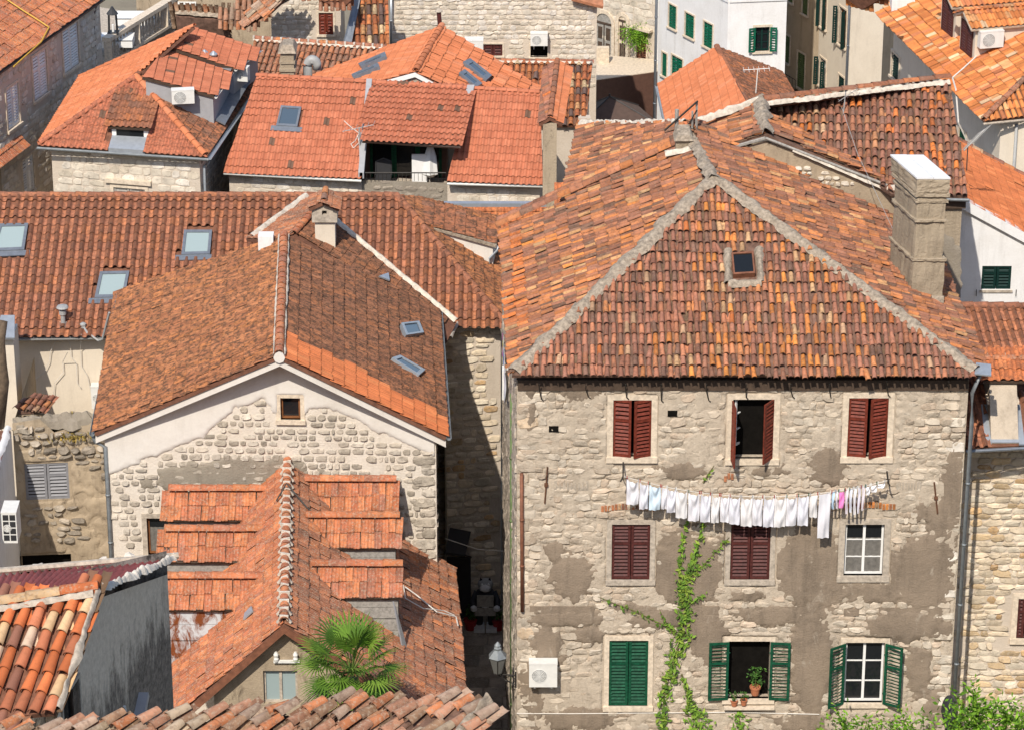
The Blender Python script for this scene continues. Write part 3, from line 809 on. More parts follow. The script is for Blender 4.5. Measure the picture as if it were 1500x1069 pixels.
# ------------------------------------------------------------ ground
mb = MB(); ys = [-120, -83, -60, -40, -25, -15, -9, 0, 20, 60, 120, 400]
xs = [-300, -60, -20, 0, 20, 60, 300]
mb.add([(x, y, gz(y)-0.02) for y in ys for x in xs], [(j*7+i, j*7+i+1, (j+1)*7+i+1, (j+1)*7+i) for j in range(len(ys)-1) for i in range(6)])
structure('ground', mb, 'ground_earth')

# clay colours
P_PAN = palette(((.14, .085, .06), 3), ((.20, .10, .07), 2), ((.28, .13, .08), 1))
P_OLD = palette(((.36, .145, .10), 4), ((.30, .128, .095), 4), ((.42, .165, .10), 2.6), ((.47, .18, .08), .8), ((.46, .27, .18), .5), ((.22, .115, .09), 1.5), ((.52, .15, .05), .2))
P_LEFT = palette(((.35, .14, .085), 4), ((.27, .115, .08), 3.4), ((.43, .165, .08), 2.6), ((.50, .18, .075), 1.0), ((.48, .25, .13), .6), ((.19, .10, .075), 1.4))
P_ORA = palette(((.54, .19, .06), 3), ((.44, .17, .09), 3), ((.50, .29, .17), 1.2), ((.27, .12, .085), 2.2), ((.6, .22, .06), 1))
P_NEWCOL = palette(((.56, .165, .055), 3), ((.52, .15, .05), 2), ((.45, .15, .07), 1))
P_S = palette(((.31, .13, .095), 4), ((.37, .15, .095), 4), ((.24, .12, .095), 2), ((.58, .17, .045), 1.2), ((.45, .20, .11), 1.4))
P_SP = palette(((.52, .33, .19), 3), ((.42, .2, .13), 2.5), ((.3, .13, .09), 2), ((.5, .2, .1), 1))
P_MID = palette(((.36, .14, .085), 4), ((.32, .125, .08), 3), ((.40, .15, .08), 1.5), spread=(.9, 1.1))
P_MOSS = palette(((.39, .155, .08), 4), ((.34, .13, .07), 3), ((.45, .17, .075), 1.5), spread=(.88, 1.12))
P_FRESH = palette(((.56, .175, .075), 3), ((.52, .16, .07), 3), ((.58, .20, .09), 1), spread=(.92, 1.08))
P_BRIGHT = palette(((.56, .185, .095), 3), ((.53, .17, .085), 3), ((.58, .21, .12), 1), spread=(.94, 1.06))
P_CORAL = palette(((.47, .155, .095), 4), ((.45, .145, .088), 4), ((.50, .17, .105), 2), ((.15, .085, .065), .10), spread=(.94, 1.06))
P_LICH = palette(((.46, .15, .075), 4), ((.42, .135, .075), 3), ((.52, .18, .085), 2), ((.36, .135, .09), 1), spread=(.9, 1.1))
P_DUSK = palette(((.37, .14, .08), 4), ((.32, .125, .078), 3), ((.46, .16, .075), .6), ((.25, .115, .082), 1.6), spread=(.88, 1.1))
P_BIG = palette(((.55, .15, .06), 4), ((.48, .16, .09), 2.5), ((.60, .40, .22), 1.4), ((.62, .45, .32), .6), ((.28, .12, .09), 1.2))
P_BIGOLD = palette(((.38, .185, .13), 4), ((.44, .16, .08), 2.4), ((.34, .235, .17), 2.2), ((.38, .29, .20), .8), ((.28, .16, .11), 1.5))
P_TOPR = palette(((.60, .21, .075), 4), ((.55, .18, .065), 3), ((.62, .30, .15), 1.2), ((.66, .46, .28), .45), ((.48, .17, .085), 2))
P_STONE = palette(((.52, .43, .33), 4), ((.58, .50, .40), 3), ((.44, .35, .26), 2), ((.50, .38, .26), 1))
P_FACE = palette(((.50, .42, .325), 4), ((.54, .465, .37), 3), ((.46, .375, .285), 2), ((.50, .395, .295), 1), spread=(.88, 1.1))
P_PALE = palette(((.62, .55, .45), 4), ((.55, .48, .38), 3), ((.66, .60, .52), 2), spread=(.9, 1.08))
P_GREYST = palette(((.33, .28, .22), 4), ((.26, .22, .175), 3), ((.40, .34, .27), 2))
P_GABST = palette(((.46, .40, .325), 4), ((.38, .33, .265), 3), ((.53, .47, .39), 3), spread=(.85, 1.12))
P_WARM = palette(((.58, .48, .35), 4), ((.54, .40, .24), 1.2), ((.62, .54, .42), 3), ((.50, .33, .17), .5))
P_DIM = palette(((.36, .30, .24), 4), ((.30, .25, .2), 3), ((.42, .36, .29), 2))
P_PAVE = palette(((.34, .285, .23), 3), ((.29, .25, .205), 2), ((.40, .34, .28), 1))

# ============================================================ the big stone house on the right
M = house('four storey stone house with red and green shutters under a hipped barrel tile roof', (6, 5, 0)); M.deckmat = 'deck_old'
M.sbudget = 300
fw = Wall(M, (0.13, 0), (12.2, 0), 0, 13.78, mat='mortar_main', depth=0.28)
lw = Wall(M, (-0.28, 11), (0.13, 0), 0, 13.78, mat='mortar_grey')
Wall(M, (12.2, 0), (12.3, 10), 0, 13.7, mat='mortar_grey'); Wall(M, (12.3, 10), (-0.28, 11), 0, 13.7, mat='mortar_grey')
EL, ER = Y(750, 549, -0.38), Y(1433, 547, -0.38); AP = Z(1045, 262, 17.2)
plF = plane3(EL, ER, AP)
LB = Z(736, 338, EL.z); plL = plane3(EL, LB, AP); RT = on(1010, 190, plL); LR = on(1003, 211, plL)
RB = Z(1380, 400, ER.z); plR = plane3(AP, ER, Z(1392, 447, ER.z)); RR = V((ER.x-0.1, 10.0, 0)); RR.z = (plR[1]-plR[0].x*RR.x-plR[0].y*RR.y)/plR[0].z; RT2 = V((RT.x, RT.y, 0)); RT2.z = (plR[1]-plR[0].x*RT.x-plR[0].y*RT.y)/plR[0].z
def zoneF(p, a, b):
    u, v, d = proj(p); k = noise.noise(V((p.x*1.3, p.y*1.3, 3)))
    if 1010 < u < 1270 and v > 300 and RNG.random() < 0.30+0.45*max(0, 1-abs(u-(1080+(v-330)*0.55))/85)+0.4*k: return P_ORA
    if v > 505 and 960 < u < 1100 and RNG.random() < 0.5: return P_ORA
sky_q = ((1071, 376), (1103, 374), (1106, 406), (1074, 408))
roof_face(M, M.roof, [EL, ER, AP], 'coppo', .187, .37, P_OLD, 'clay_old', zone=zoneF, jit=1.0, over=.1, wave=.07, holes=[[on(u, v, plF) for u, v in ((1066, 366), (1110, 364), (1114, 416), (1068, 418))]])
def zoneL(p, a, b):
    u, v, d = proj(p)
    if 738 < u < 760 and 345 < v < 480 and RNG.random() < .75: return P_NEWCOL
    if noise.noise(V((p.x*.9, p.y*.9, 1)))> .25 and RNG.random() < .4: return P_ORA
roof_face(M, M.roof, [EL, AP, RT, LR, LB], 'coppo', .187, .37, P_LEFT, 'clay_old', zone=zoneL, jit=1.0, over=.08, wave=.07)
roof_face(M, M.roof, [AP, ER, RR, RT2], 'coppo', .187, .37, P_LEFT, 'clay_old', jit=1.0, wave=.07)
# rear wing of the same house, a step higher
w1, w2 = Z(851, 186, 14.75), Z(824, 300, 14.75); plW = plane3(w1, w2, Z(1003, 186, 16.5))
roof_face(M, M.roof, [w2, w1, on(1004, 184, plW), on(1010, 206, plW)], 'coppo', .19, .37, P_LEFT, 'clay_old', jit=1.0, over=.05, wave=.06, lift=.05)
wx = on(1004, 184, plW)
Wall(M, (w1.x+.25, w1.y), (w2.x+.25, w2.y-.5), 0, 14.5, mat='mortar_grey'); Wall(M, (wx.x, wx.y), (w1.x+.25, w1.y), 0, 14.4, mat='mortar_grey')
# mortar on hips and ridges
mb = MB(); up = V((0, 0, .07))
lumpy(mb, AP+up, EL+up+V((.05, .1, -.02)), .44, .12, .55, step=.08, seed=1); lumpy(mb, AP+up, ER+up+V((-.05, .1, -.02)), .40, .12, .55, step=.08, seed=5); lumpy(mb, RT+up, AP+up+V((0, -.2, 0)), .46, .13, .6, step=.08, seed=9)
M.part('hip_mortar', mb, 'mortar_hip', smooth=True)
mb = MB(); lumpy(mb, w1+V((0, 0, .12)), on(1004, 184, plW)+V((0, 0, .12)), .18, .08, .9, step=.06, seed=3)
M.part('verge_mortar', mb, 'mortar_white', smooth=True)
ridge_line(M, M.roof, LB+V((-.15, .05, .1)), LR+V((0, .05, .1)), .30, .40, P_LEFT, 'clay_old', lift=.02)
ridge_line(M, M.roof, LB+V((-.1, .3, .12)), LR+V((0, .3, .12)), .26, .40, P_LEFT, 'clay_old', lift=.05)
P = skylight(M, plF, sky_q, 'glass_dark', 'pipe_rust', h=.14, lip=False, fw=.12)
mb = MB()
c4 = [on(u, v, plF) for u, v in ((1066, 368), (1112, 366), (1115, 417), (1066, 419))]; nF = plF[0]
for i in (1, 2, 3): lumpy(mb, c4[i]+nF*.05, c4[(i+1) % 4]+nF*.05, .26, .12, .5, seed=i)
M.part('skylight_mortar', mb, 'mortar_hip', smooth=True)

# ---- facade openings
wU = [window(M, fw, (898, 585, 954, 668), style='ajar', mat='paint_red', trim='trim_stone', ang=(.22, .36), tw=.16, label='top floor window with red shutters ajar, left of the three'),
      window(M, fw, (1073, 584, 1133, 671), style='open', mat='paint_red', ang=(1.48, .98), tw=.16, bare=True, label='top floor window standing open between red shutters'),
      window(M, fw, (1242, 582, 1300, 668), style='ajar', mat='paint_red', ang=(.2, .36), tw=.16, label='top floor window with red shutters ajar, right of the three')]
wM = [window(M, fw, (896, 767, 952, 848), style='closed', mat='paint_maroon', tw=.14, trim='trim_grey', label='middle floor window with closed dark red shutters, above the green shutters'),
      window(M, fw, (1070, 767, 1128, 848), style='closed', mat='paint_maroon', tw=.14, trim='trim_grey', label='middle floor window with closed dark red shutters, right of the vine'),
      window(M, fw, (1237, 767, 1294, 842), style='glass', tw=.17, trim='trim_grey', nx=2, ny=3, curtain=True, label='middle floor window with white frame and lace curtains')]
wL = [window(M, fw, (892, 937, 949, 1033), style='closed', mat='paint_green', tw=.14, label='window with closed green shutters'),
      window(M, fw, (1067, 938, 1127, 1022), style='open', mat='paint_green', ang=(3.05, 3.05), tw=.14, bare=True, label='open window with green shutters and flower pots on its sill'),
      window(M, fw, (1237, 940, 1294, 1028), style='open', mat='paint_green', ang=(2.55, 2.62), tw=.14, label='white framed window between half open green shutters')]
# dropped string course, plaques, cornice
mb = MB()
for u0, u1, v0, v1 in ((776, 870, 886, 897), (912, 962, 887, 896), (985, 1052, 886, 897), (1102, 1221, 887, 897), (1236, 1258, 890, 900), (1287, 1392, 888, 901)):
    a0, a1, t0, t1 = fw.rect(u0, v0, u1, v1); fw_d = RNG.uniform(.045, .07); mb.fbox(fw, a0, a1, t0, t1, -.02, fw_d)
M.part('string_course', mb, 'plaster_main')
for lab, (u0, v0, u1, v1) in (('grey grille plaque in the wall at the left', (812, 703, 862, 717)), ('grey grille plaque in the wall at the right', (1312, 703, 1350, 717))):
    a0, a1, t0, t1 = fw.rect(u0, v0, u1, v1); mb = MB(); mb.fbox(fw, a0, a1, t0, t1, -.02, .04)
    for k in range(9): x = lerp(a0, a1, (k+.5)/9); mb.fbox(fw, x-.015, x+.015, t0+.04, t1-.04, .04, .06)
    M.part('vent_plaque', mb, 'trim_grey', label=lab)
# relieving arches of thin bricks over the middle windows
for u0, u1, vv in ((880, 960, 744), (1236, 1312, 742), (1060, 1075, 700)):
    k = int((u1-u0)/5)
    for i in range(k):
        a, t = fw.st(lerp(u0, u1, (i+.5)/k), vv+4*math.sin(math.pi*i/k)*-1+RNG.normal(0, .6)); w = (u1-u0)/k/55
        M.tiles.append(Rec(basis(fw.S*(w*.8), fw.U*.17, fw.N*.05, fw.p(a, t, .035)), 'slab', pick(P_ORA), 'clay_mid', 'brick', wall_ob(fw), fw.p(a, t, .05), fw.N, w*.17))
# plaster patches: where the old render still clings to the stones
BL = [(835, 845, 34, 36, 1), (812, 808, 14, 16, .8), (1008, 835, 58, 62, 1.1), (990, 905, 75, 18, .9), (1035, 935, 34, 50, 1), (1186, 830, 52, 72, 1.15), (1190, 965, 34, 100, 1.1), (1352, 835, 50, 62, 1.2), (1330, 915, 70, 26, 1),
      (1212, 680, 30, 30, 1), (1000, 690, 32, 14, .8), (1398, 700, 16, 60, .9), (1345, 985, 22, 45, .8), (1385, 760, 34, 40, .8), (825, 905, 66, 14, 1), (800, 945, 26, 40, .8), (860, 930, 30, 14, .7), (850, 1050, 60, 20, .9), (930, 890, 40, 10, .7), (1270, 865, 60, 22, .8),
      (1130, 900, 60, 16, .9), (778, 600, 8, 60, .5), (780, 1010, 22, 60, .6), (1180, 1055, 60, 20, .6), (850, 575, 26, 14, .5), (1370, 1040, 20, 30, .6), (1090, 870, 40, 12, .6), (1120, 690, 34, 10, .6)]
BLs = [(*fw.st(u, v), ru/54.5, rv/50.0, k) for u, v, ru, rv, k in BL]
def plaster_f(a, t):
    f = -0.72
    for c, d, ru, rv, k in BLs:
        q = ((a-c)/ru)**2+((t-d)/rv)**2
        if q < 3.2: f = max(f, k*(1.15-q) if q < 1 else k*(0.15-(q-1)*.36))
    p = V((a*1.7, t*1.7, 4.4))
    return f*.95-.02+0.38*noise.noise(p)+0.34*noise.noise(p*2.7)+0.27*noise.noise(p*6.1)+.2*noise.noise(p*14)
def render_coat(th, W, field, a0, a1, t0, t1, step, thick, mat, name='plaster', back=0.0, label=None, feather=0.35):
    """a coat of plaster with a broken edge (the outline follows the field's zero line)"""
    nx, ny = int((a1-a0)/step), int((t1-t0)/step)
    F = np.array([[field(a0+i*step, t0+j*step) for i in range(nx+1)] for j in range(ny+1)])
    mb = MB(); vid = {}
    def vert(key, a, t, f):
        if key not in vid:
            vid[key] = len(mb.v); hh = thick*min(1, max(0, f)/feather)**.5+.006*noise.noise(V((a*9, t*9, 0)))
            mb.v.append(W.p(a, t, back+hh*(1 if f > 0 else 0)))
        return vid[key]
    for j in range(ny):
        for i in range(nx):
            cs = [(i, j), (i+1, j), (i+1, j+1), (i, j+1)]; fv = [F[q[1], q[0]] for q in cs]
            if max(fv) <= 0: continue
            loop = []
            for k in range(4):
                (i0, j0), (i1, j1) = cs[k], cs[(k+1) % 4]; f0, f1 = fv[k], fv[(k+1) % 4]
                if f0 > 0: loop.append(vert((i0, j0), a0+i0*step, t0+j0*step, f0))
                if (f0 > 0) != (f1 > 0):
                    s = f0/(f0-f1); key = ('e',)+tuple(sorted(((i0, j0), (i1, j1))))
                    loop.append(vert(key, a0+(i0+(i1-i0)*s)*step, t0+(j0+(j1-j0)*s)*step, 0))
            if len(loop) > 2: mb.f.append(tuple(loop)); mb.m.append(0)
    return th.part(name, mb, mat, wall_ob(W), smooth=True, label=label)
def in_hole(W, a, t, m=.16): return any(h[0]-m < a < h[1]+m and h[2]-m < t < h[3]+m for h in W.holes)
render_coat(M, fw, lambda a, t: -1 if in_hole(fw, a, t) else plaster_f(a, t), 0.02, 12.05, 2.2, 13.6, .05, .062, 'plaster_main', feather=.6, label='weathered grey brown plaster patches')
stones(fw, P_FACE, (.15, .27), (.18, .48), proud=.05, gap=-.02, mask=lambda a, t: plaster_f(a, t) < .30 and t > 2 and RNG.random() > .03, margin=.17, kind='rubble', wob=.30)
# lime mortar smeared over parts of the rubble
render_coat(M, fw, lambda a, t: -1 if in_hole(fw, a, t) else .55*noise.noise(V((a*.9, t*1.1, 9)))+.42*noise.noise(V((a*3.1, t*3.6, 2)))+.3*noise.noise(V((a*8.3, t*8.3, 5)))+.10, .02, 12.05, 2.2, 13.6, .06, .05, 'mortar_main', 'lime_mortar')['kind'] = 'stuff'
# quoins up the two corners
for side in (0, 1):
    t = 2.0; i = 0
    while t < 13.2:
        h = RNG.uniform(.3, .42); w = (.34, .55)[i % 2]*RNG.uniform(.9, 1.1); c = w/2 if side == 0 else fw.L-w/2
        if side == 0 or RNG.random() < .6: M.tiles.append(Rec(basis(fw.S*(w-.02), fw.U*(h-.03), fw.N*.05, fw.p(c, t+h/2)), 'block%d' % RNG.integers(5), pick(P_PALE if side else P_STONE), 'stone', 'stone', wall_ob(fw), fw.p(c, t+h/2, .1), fw.N, w*h))
        t += h; i += 1
# left flank
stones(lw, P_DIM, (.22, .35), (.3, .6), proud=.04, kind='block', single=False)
for s0, t0 in ((2.2, 5.2), (3.2, 9.2), (9.0, 5.6), (9.2, 8.6), (9.3, 11.5)):
    r = (s0, s0+1.0, t0, t0+1.6)
    window(M, lw, r=r, style='closed', mat='paint_green' if t0 < 9 else 'paint_red', trim=None)
# iron straps, gutter hooks, wall anchors
for i, (u, v0, v1, k) in enumerate(((790, 556, 585, 3), (858, 558, 582, 4), (916, 556, 583, 2), (968, 556, 588, 1), (1034, 556, 587, 4), (1092, 556, 583, 1), (1157, 556, 582, 4), (1214, 556, 584, 3), (1298, 552, 580, 3), (1388, 552, 572, 2))):
    mb = MB(); a, t1 = fw.st(u, v0); b, t0 = fw.st(u+k, v1); mb.tube([fw.p(a, t1, .28), fw.p(a, lerp(t1, t0, .3), .2), fw.p(b, t0+.05, .05), fw.p(b+.05, t0, .05)], .018, 5); M.part('gutter_hook', mb, 'iron')
for u0, v0, u1, v1 in ((802, 682, 798, 735), (1368, 704, 1373, 750)):
    mb = MB(); mb.tube([fw.p(*fw.st(u0, v0), .07), fw.p(*fw.st(u1, v1), .07)], .025, 5); a, t = fw.st((u0+u1)/2, (v0+v1)/2); mb.fbox(fw, a-.05, a+.05, t-.04, t+.04, -.02, .1); M.part('wall_anchor', mb, 'rusty_iron')
for u, v in ((985, 604), (811, 627)):
    a, t = fw.st(u, v); mb = MB(); mb.fbox(fw, a-.13, a+.13, t-.09, t+.09, .01, .055); M.part('putlog_hole', mb, 'room')  # near-black blocks on the wall, painted as the dark of holes
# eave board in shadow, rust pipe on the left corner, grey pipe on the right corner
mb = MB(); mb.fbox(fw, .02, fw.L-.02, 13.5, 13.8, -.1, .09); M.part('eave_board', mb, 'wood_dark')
pipe(M, [fw.p(*fw.st(764, 690), .12), fw.p(*fw.st(765, 892), .12)], .05, 'pipe_rust')
pipe(M, [Y(1436, 548, -.3), Y(1424, 575, -.2), V((12.33, -.1, 12.6)), V((12.3, -.1, 1.5))], .055, 'gutter_grey')
pipe(M, [V((-.12, 8.5, 13.5)), V((-.15, 8.5, 0.2))], .05, 'zinc'); pipe(M, [V((.0, 3.0, 12)), V((.0, 3.0, 0.2))], .06, 'paint_faded_green')
mb = MB(); mb.box((-.28, 5.2, 10.8), (-.06, 5.6, 11.7)); M.part('meter_box', mb, 'plastic_white')
# eave end flashing
mb = MB(); a = Y(1437, 545, -.3); mb.slab([a+V((-.2, -.2, .05)), a+V((.25, -.2, 0)), a+V((.3, .3, .1)), a+V((-.1, .3, .15))], .04); M.part('flashing', mb, 'zinc')

# rustic frame of boards left standing at the top of the hip
mb = MB(); c = on(992, 214, plL)
th = Thing('chimney', 'small ruined stone chimney with a slate cap at the top of the left hip', 'chimney', c)
mb = MB(); b0 = on(985, 236, plL); S_, N_ = V((1, 0, 0)), V((0, -1, 0)); F = Fr(b0+V((.1, .3, -.3)), S_, V((0, 0, 1)), N_)
mb.fbox(F, 0, .44, 0, .85, -.4, .1); th.part('shaft', mb, 'plaster_chimney')
mb = MB(); mb.hexa([F.p(-.06, .86, .2), F.p(.5, .86, .2), F.p(.5, .86, -.5), F.p(-.06, .86, -.5), F.p(.05, 1.0, .1), F.p(.4, 1.0, .1), F.p(.4, 1.15, -.4), F.p(.05, 1.15, -.4)]); th.part('cap', mb, 'mortar_hip')
mb = MB(); lumpy(mb, F.p(-.3, .45, .15), F.p(.5, .62, .2), .3, .1, .5, seed=8); th.part('mortar_collar', mb, 'mortar_white', smooth=True)
th = Thing('antenna_mast', 'crooked iron antenna bracket standing behind the ruined chimney at the hip top', 'antenna', F.p(.6, .6, -.9))
mb = MB(); mb.tube([F.p(.62, .3, -.7), F.p(.62, 1.75, -.7)], .035, 5); mb.tube([F.p(.5, .3, -.7), F.p(.5, 1.45, -.7)], .03, 5); mb.tube([F.p(.05, .6, -.7), F.p(.05, 1.5, -.7)], .06, 6); th.part('post', mb, 'wood_grey')
mb = MB(); mb.tube([F.p(-.3, .9, -.6), F.p(.64, 1.8, -.6)], .03, 5); mb.tube([F.p(.1, .4, -.5), F.p(.3, .9, -.6), F.p(.62, 1.5, -.66)], .02, 5); th.part('strut', mb, 'iron')

# ============================================================ the taller house behind it on the right, with the mixed red roof
H = house('taller house with mixed red and orange barrel tiles behind the hipped roof', (9, 12, 0)); H.deckmat = 'deck_old'
r0, r1 = Z(1121, 196, 17.1), Z(1116, 150, 17.1)
plT = plane3(r0, r1, Y(1072, 213, 10.0)); plB = plane3(r0, r1, Y(1310, 273, 10.0))
roof_face(H, H.roof, [r0, r1, on(1016, 188, plT), on(1040, 206, plT), on(1072, 213, plT)], 'coppo', .19, .37, P_LEFT, 'clay_old', jit=1.0, single=True)
roof_face(H, H.roof, [r0, on(1310, 273, plB), on(1296, 262, plB), on(1140, 176, plB), r1], 'coppo', .19, .37, P_LEFT, 'clay_old', jit=1.0)
s0, s1 = Z(1117, 152, 17.1), Z(1389, 119, 17.1); e1, e0 = Z(1417, 287, 15.4), Z(1300, 284, 15.4); plS = plane3(s1, e1, e0)
def zoneS(p, a, b):
    u, v, d = proj(p)
    if u < 1245 and RNG.random() < .75-(u-1140)/150: return P_SP
    k = int((u-(v-150)*.12)/10.6)
    if k in (122, 123, 127, 128, 134) and RNG.random() < .4: return P_NEWCOL
roof_face(H, H.roof, [on(1117, 152, plS), on(1389, 119, plS), e1, on(1306, 284, plS), on(1130, 172, plS)], 'coppo', .215, .40, P_S, 'clay_old', zone=zoneS, jit=.9, over=.08, wave=.05)
gw = Wall(H, (6.0, 10.0), (11.6, 10.0), 0, 16.4, 15.25, peak=[(r0.x-6.0, 16.85)], mat='plaster_old')
f2 = Wall(H, (11.3, 9.6), (e1.x-.1, 9.6), 0, 15.2, mat='plaster_chimney')
Wall(H, (e1.x-.1, 9.6), (s1.x-.1, s1.y+4), 0, 15.2, mat='plaster_old'); Wall(H, (s1.x, s1.y+4), (5.5, 15), 0, 14.6, mat='plaster_old'); Wall(H, (5.5, 15), (6.0, 10.0), 0, 15.0, mat='plaster_old')
bk = plane3(s0, s1, V(((s0.x+s1.x)/2, s0.y+5, 15.0)))
H.deck.slab([s0, s1, s1+V((0, 5, -2.2)), s0+V((0, 5, -2.2))], .12); occlude([s0, s1, s1+V((0, 5, -2.2)), s0+V((0, 5, -2.2))])
stones(gw, P_PALE, (.12, .2), (.14, .3), proud=.06, gap=.02, region=(2.0, 4.0, 14.9, 16.3), mask=lambda a, t: abs(t-15.85+.33*(a-2.2))<.33 and noise.noise(V((a*2, t*2, 1))) > -.3)
mb = MB(); lumpy(mb, r0+V((0, -.1, .05)), r1+V((0, .1, .08)), .42, .16, .6, step=.08, seed=4); H.part('hip_mortar', mb, 'mortar_hip', smooth=True)
mb = MB(); lumpy(mb, r1+V((-.1, 0, .05)), Z(1010, 184, 16.7), .24, .14, .6, seed=2); lumpy(mb, s0+V((0, -.16, .02)), s1+V((0, -.16, .02)), .2, .09, .7, step=.07, seed=6)
lumpy(mb, gw.p(r0.x-6.0+.8, 16.6, .1), gw.p(5.4, 15.15, .1), .12, .05, .5, seed=11)
for u, v in ((1206, 252), (1300, 277), (1316, 283), (1330, 280)): q = on(u, v, plS); lumpy(mb, q, q+V((.25, -.1, .05)), .2, .1, .6, seed=u)
H.part('ridge_mortar', mb, 'mortar_white', smooth=True)
ridge_line(H, H.roof, s0+V((0, 0, .08)), s1+V((0, 0, .08)), .24, .5, P_DUSK, 'clay_old', lift=.04)
mb = MB(); q0, q1 = Y(1085, 214, 9.9), Y(1072, 216, 9.9); mb.tube([r0+V((0, -.05, -.12)), Y(1310, 276, 9.92)], .05, 5); mb.tube([r0+V((0, -.05, -.12)), Y(1074, 216, 9.92)], .05, 5); H.part('verge_board', mb, 'wood_grey')
gutter(H, e0+V((.2, -.1, -.08)), e1+V((.05, -.1, -.08)), .07, 'gutter_grey')
mb = MB(); mb.fbox(f2, .35, 1.9, 14.95, 15.2, 0, .12); H.part('eave_board', mb, 'wood_dark')
# fallen render on the right wall
render_coat(H, f2, lambda a, t: 1-((a-1.35)/.55)**2-((t-12.6)/1.5)**2+.5*noise.noise(V((a*3, t*3, 0))), .5, 2.0, 10.5, 14.8, .07, .03, 'mortar_grey', 'bare_masonry')
# buttress chimney with the white slab top
c0, c1 = Y(1336, 432, 4.1), Y(1379, 436, 4.1)
CH = Thing('chimney', 'massive plastered chimney stepped with mouldings and topped by white slabs', 'chimney', c0)
ex = (c1-c0); ex.z = 0; wch = ex.length; ex.normalize(); ey = V((-.30, 1.0, 0)).normalized()
def chbox(mb, g, z0, z1, dep=1.6, mi=0, f=0.0):
    a = V((c0.x, c0.y, 0))-ex*g-ey*(g); b = a+ex*(wch+2*g); c = b+ey*(dep+2*g); d = a+ey*(dep+2*g)
    mb.hexa([V((p.x, p.y, z0)) for p in (a, b, c, d)]+[V((p.x, p.y, z1)) for p in (a, b, c, d)], mi)
zc = lambda v: Y(1336, v, 4.1).z
mb = MB(); chbox(mb, 0, 11.5, zc(284)); chbox(mb, .035, 11.5, zc(381)); CH.part('shaft', rough(mb, 12, .035, 2.5), 'plaster_chimney')
for g_, v0_, v1_ in ((.07, 382, 378), (.05, 325, 321), (.04, 297, 293), (.07, 288, 283.5)): mb = MB(); chbox(mb, g_, zc(v0_), zc(v1_)); CH.part('moulding', rough(mb, 10, .03, 4), 'plaster_chimney')
mb = MB(); chbox(mb, .05, zc(283), zc(262), 1.75); CH.part('head', rough(mb, 10, .04, 3), 'plaster_chimney')
a = V((c0.x, c0.y, zc(262)+.04))-ex*.06-ey*.06
for i in range(2):
    for j in range(3):
        q = a+ex*(i*(wch+.12)/2)+ey*(j*1.9/3)+V((0, 0, RNG.uniform(0, .02))); mb = MB(); u_, v_ = ex*((wch+.12)/2-.015), ey*(1.9/3-.015)
        mb.slab([q, q+u_, q+u_+v_, q+v_], -.07 if False else .05); CH.part('cap_slab', mb, 'slab_white')
mb = MB(); lumpy(mb, Y(1307, 392, 6.0)+V((0, 0, .05)), Y(1333, 436, 4.2)+V((0, 0, .05)), .3, .12, .5, seed=3); lumpy(mb, Y(1333, 436, 4.1), Y(1382, 440, 4.05), .25, .14, .5, seed=7); CH.part('mortar_collar', mb, 'mortar_hip', smooth=True)

# ============================================================ gable house on the left of the alley
G = house('house with a whitewashed stone gable and weathered brown tiles, left of the alley', (-7, 7, 0))
ze = 10.7; a0, a1 = Z(138, 634, ze), Z(178, 425, ze); r0, r1 = Z(409, 521, 13.35), Z(416, 345, 13.35); b0, b1 = Z(654, 640, ze), Z(641, 452, ze)
plGL, plGR = plane3(r0, r1, a0), plane3(r0, r1, b0)
a1 = on(178, 425, plGL); b1 = on(641, 452, plGR)
roof_face(G, G.roof, [a0, r0, r1, a1], 'flat', .20, .37, P_MOSS, 'clay_moss', over=.05, jit=.5, single=True, stagger=False)
def zoneG(p, a, b):
    u, v, d = proj(p)
    e = 478+(u-415)*.74
    if v > e+6*noise.noise(p*2): return P_FRESH
sk1, sk2 = ((585, 478), (611, 475), (618, 492), (592, 496)), ((571, 529), (583, 525), (620, 546), (611, 554))
dark_face = roof_face
P_MOSSD = palette(((.27, .115, .07), 4), ((.23, .10, .065), 3), ((.33, .13, .07), 1.2), spread=(.88, 1.12))
roof_face(G, G.roof, [b0, r0, r1, b1], 'flat', .205, .37, P_MOSSD, 'clay_moss', over=.05, jit=.4, holes=[[on(u, v, plGR) for u, v in q] for q in (sk1, sk2)])
# fresh orange courses along the gable edge lie in a material of their own
for r in G.tiles:
    if r.name == 'roof_tile' and abs((r.n-plGR[0]).length) < .01:
        u, v, d = proj(r.c)
        if v > 481+(u-415)*.545+5*noise.noise(r.c*2): r.mat = 'clay_new'; r.ti = pick(P_FRESH)
ridge_line(G, G.roof, r0, r1, .27, .40, P_LICH, 'clay_lichen', lift=.03)
mb = MB(); 
for s in (-1, 1): lumpy(mb, r0+V((s*.15, 0, .02)), r1+V((s*.14, 0, .02)), .06, .04, .9, step=.07, seed=s*3)
G.part('ridge_mortar', mb, 'mortar_white', smooth=True)
for q in (sk1, sk2): skylight(G, plGR, q, 'glass_blue', 'zinc', h=.10, lip=False, fw=.2)
gl, gr = a0+V((.25, .22, 0)), b0+V((-.30, .22, 0))
gwall = Wall(G, (gl.x, gl.y), (gr.x, gr.y), 0, ze-.22, ze-.22, mat='plaster_mortar', depth=.2)
pk = (V((r0.x, r0.y, 0))-V((gl.x, gl.y, 0))).dot(gwall.S); gwall.poly = [(0, 0), (gwall.L, 0), (gwall.L, ze-.22), (pk, 13.05), (0, ze-.22)]; gwall.h = 13.05
gr2 = (b1.x-.3, b1.y); gside = Wall(G, (gr.x, gr.y), gr2, 0, ze-.2, mat='mortar_grey')
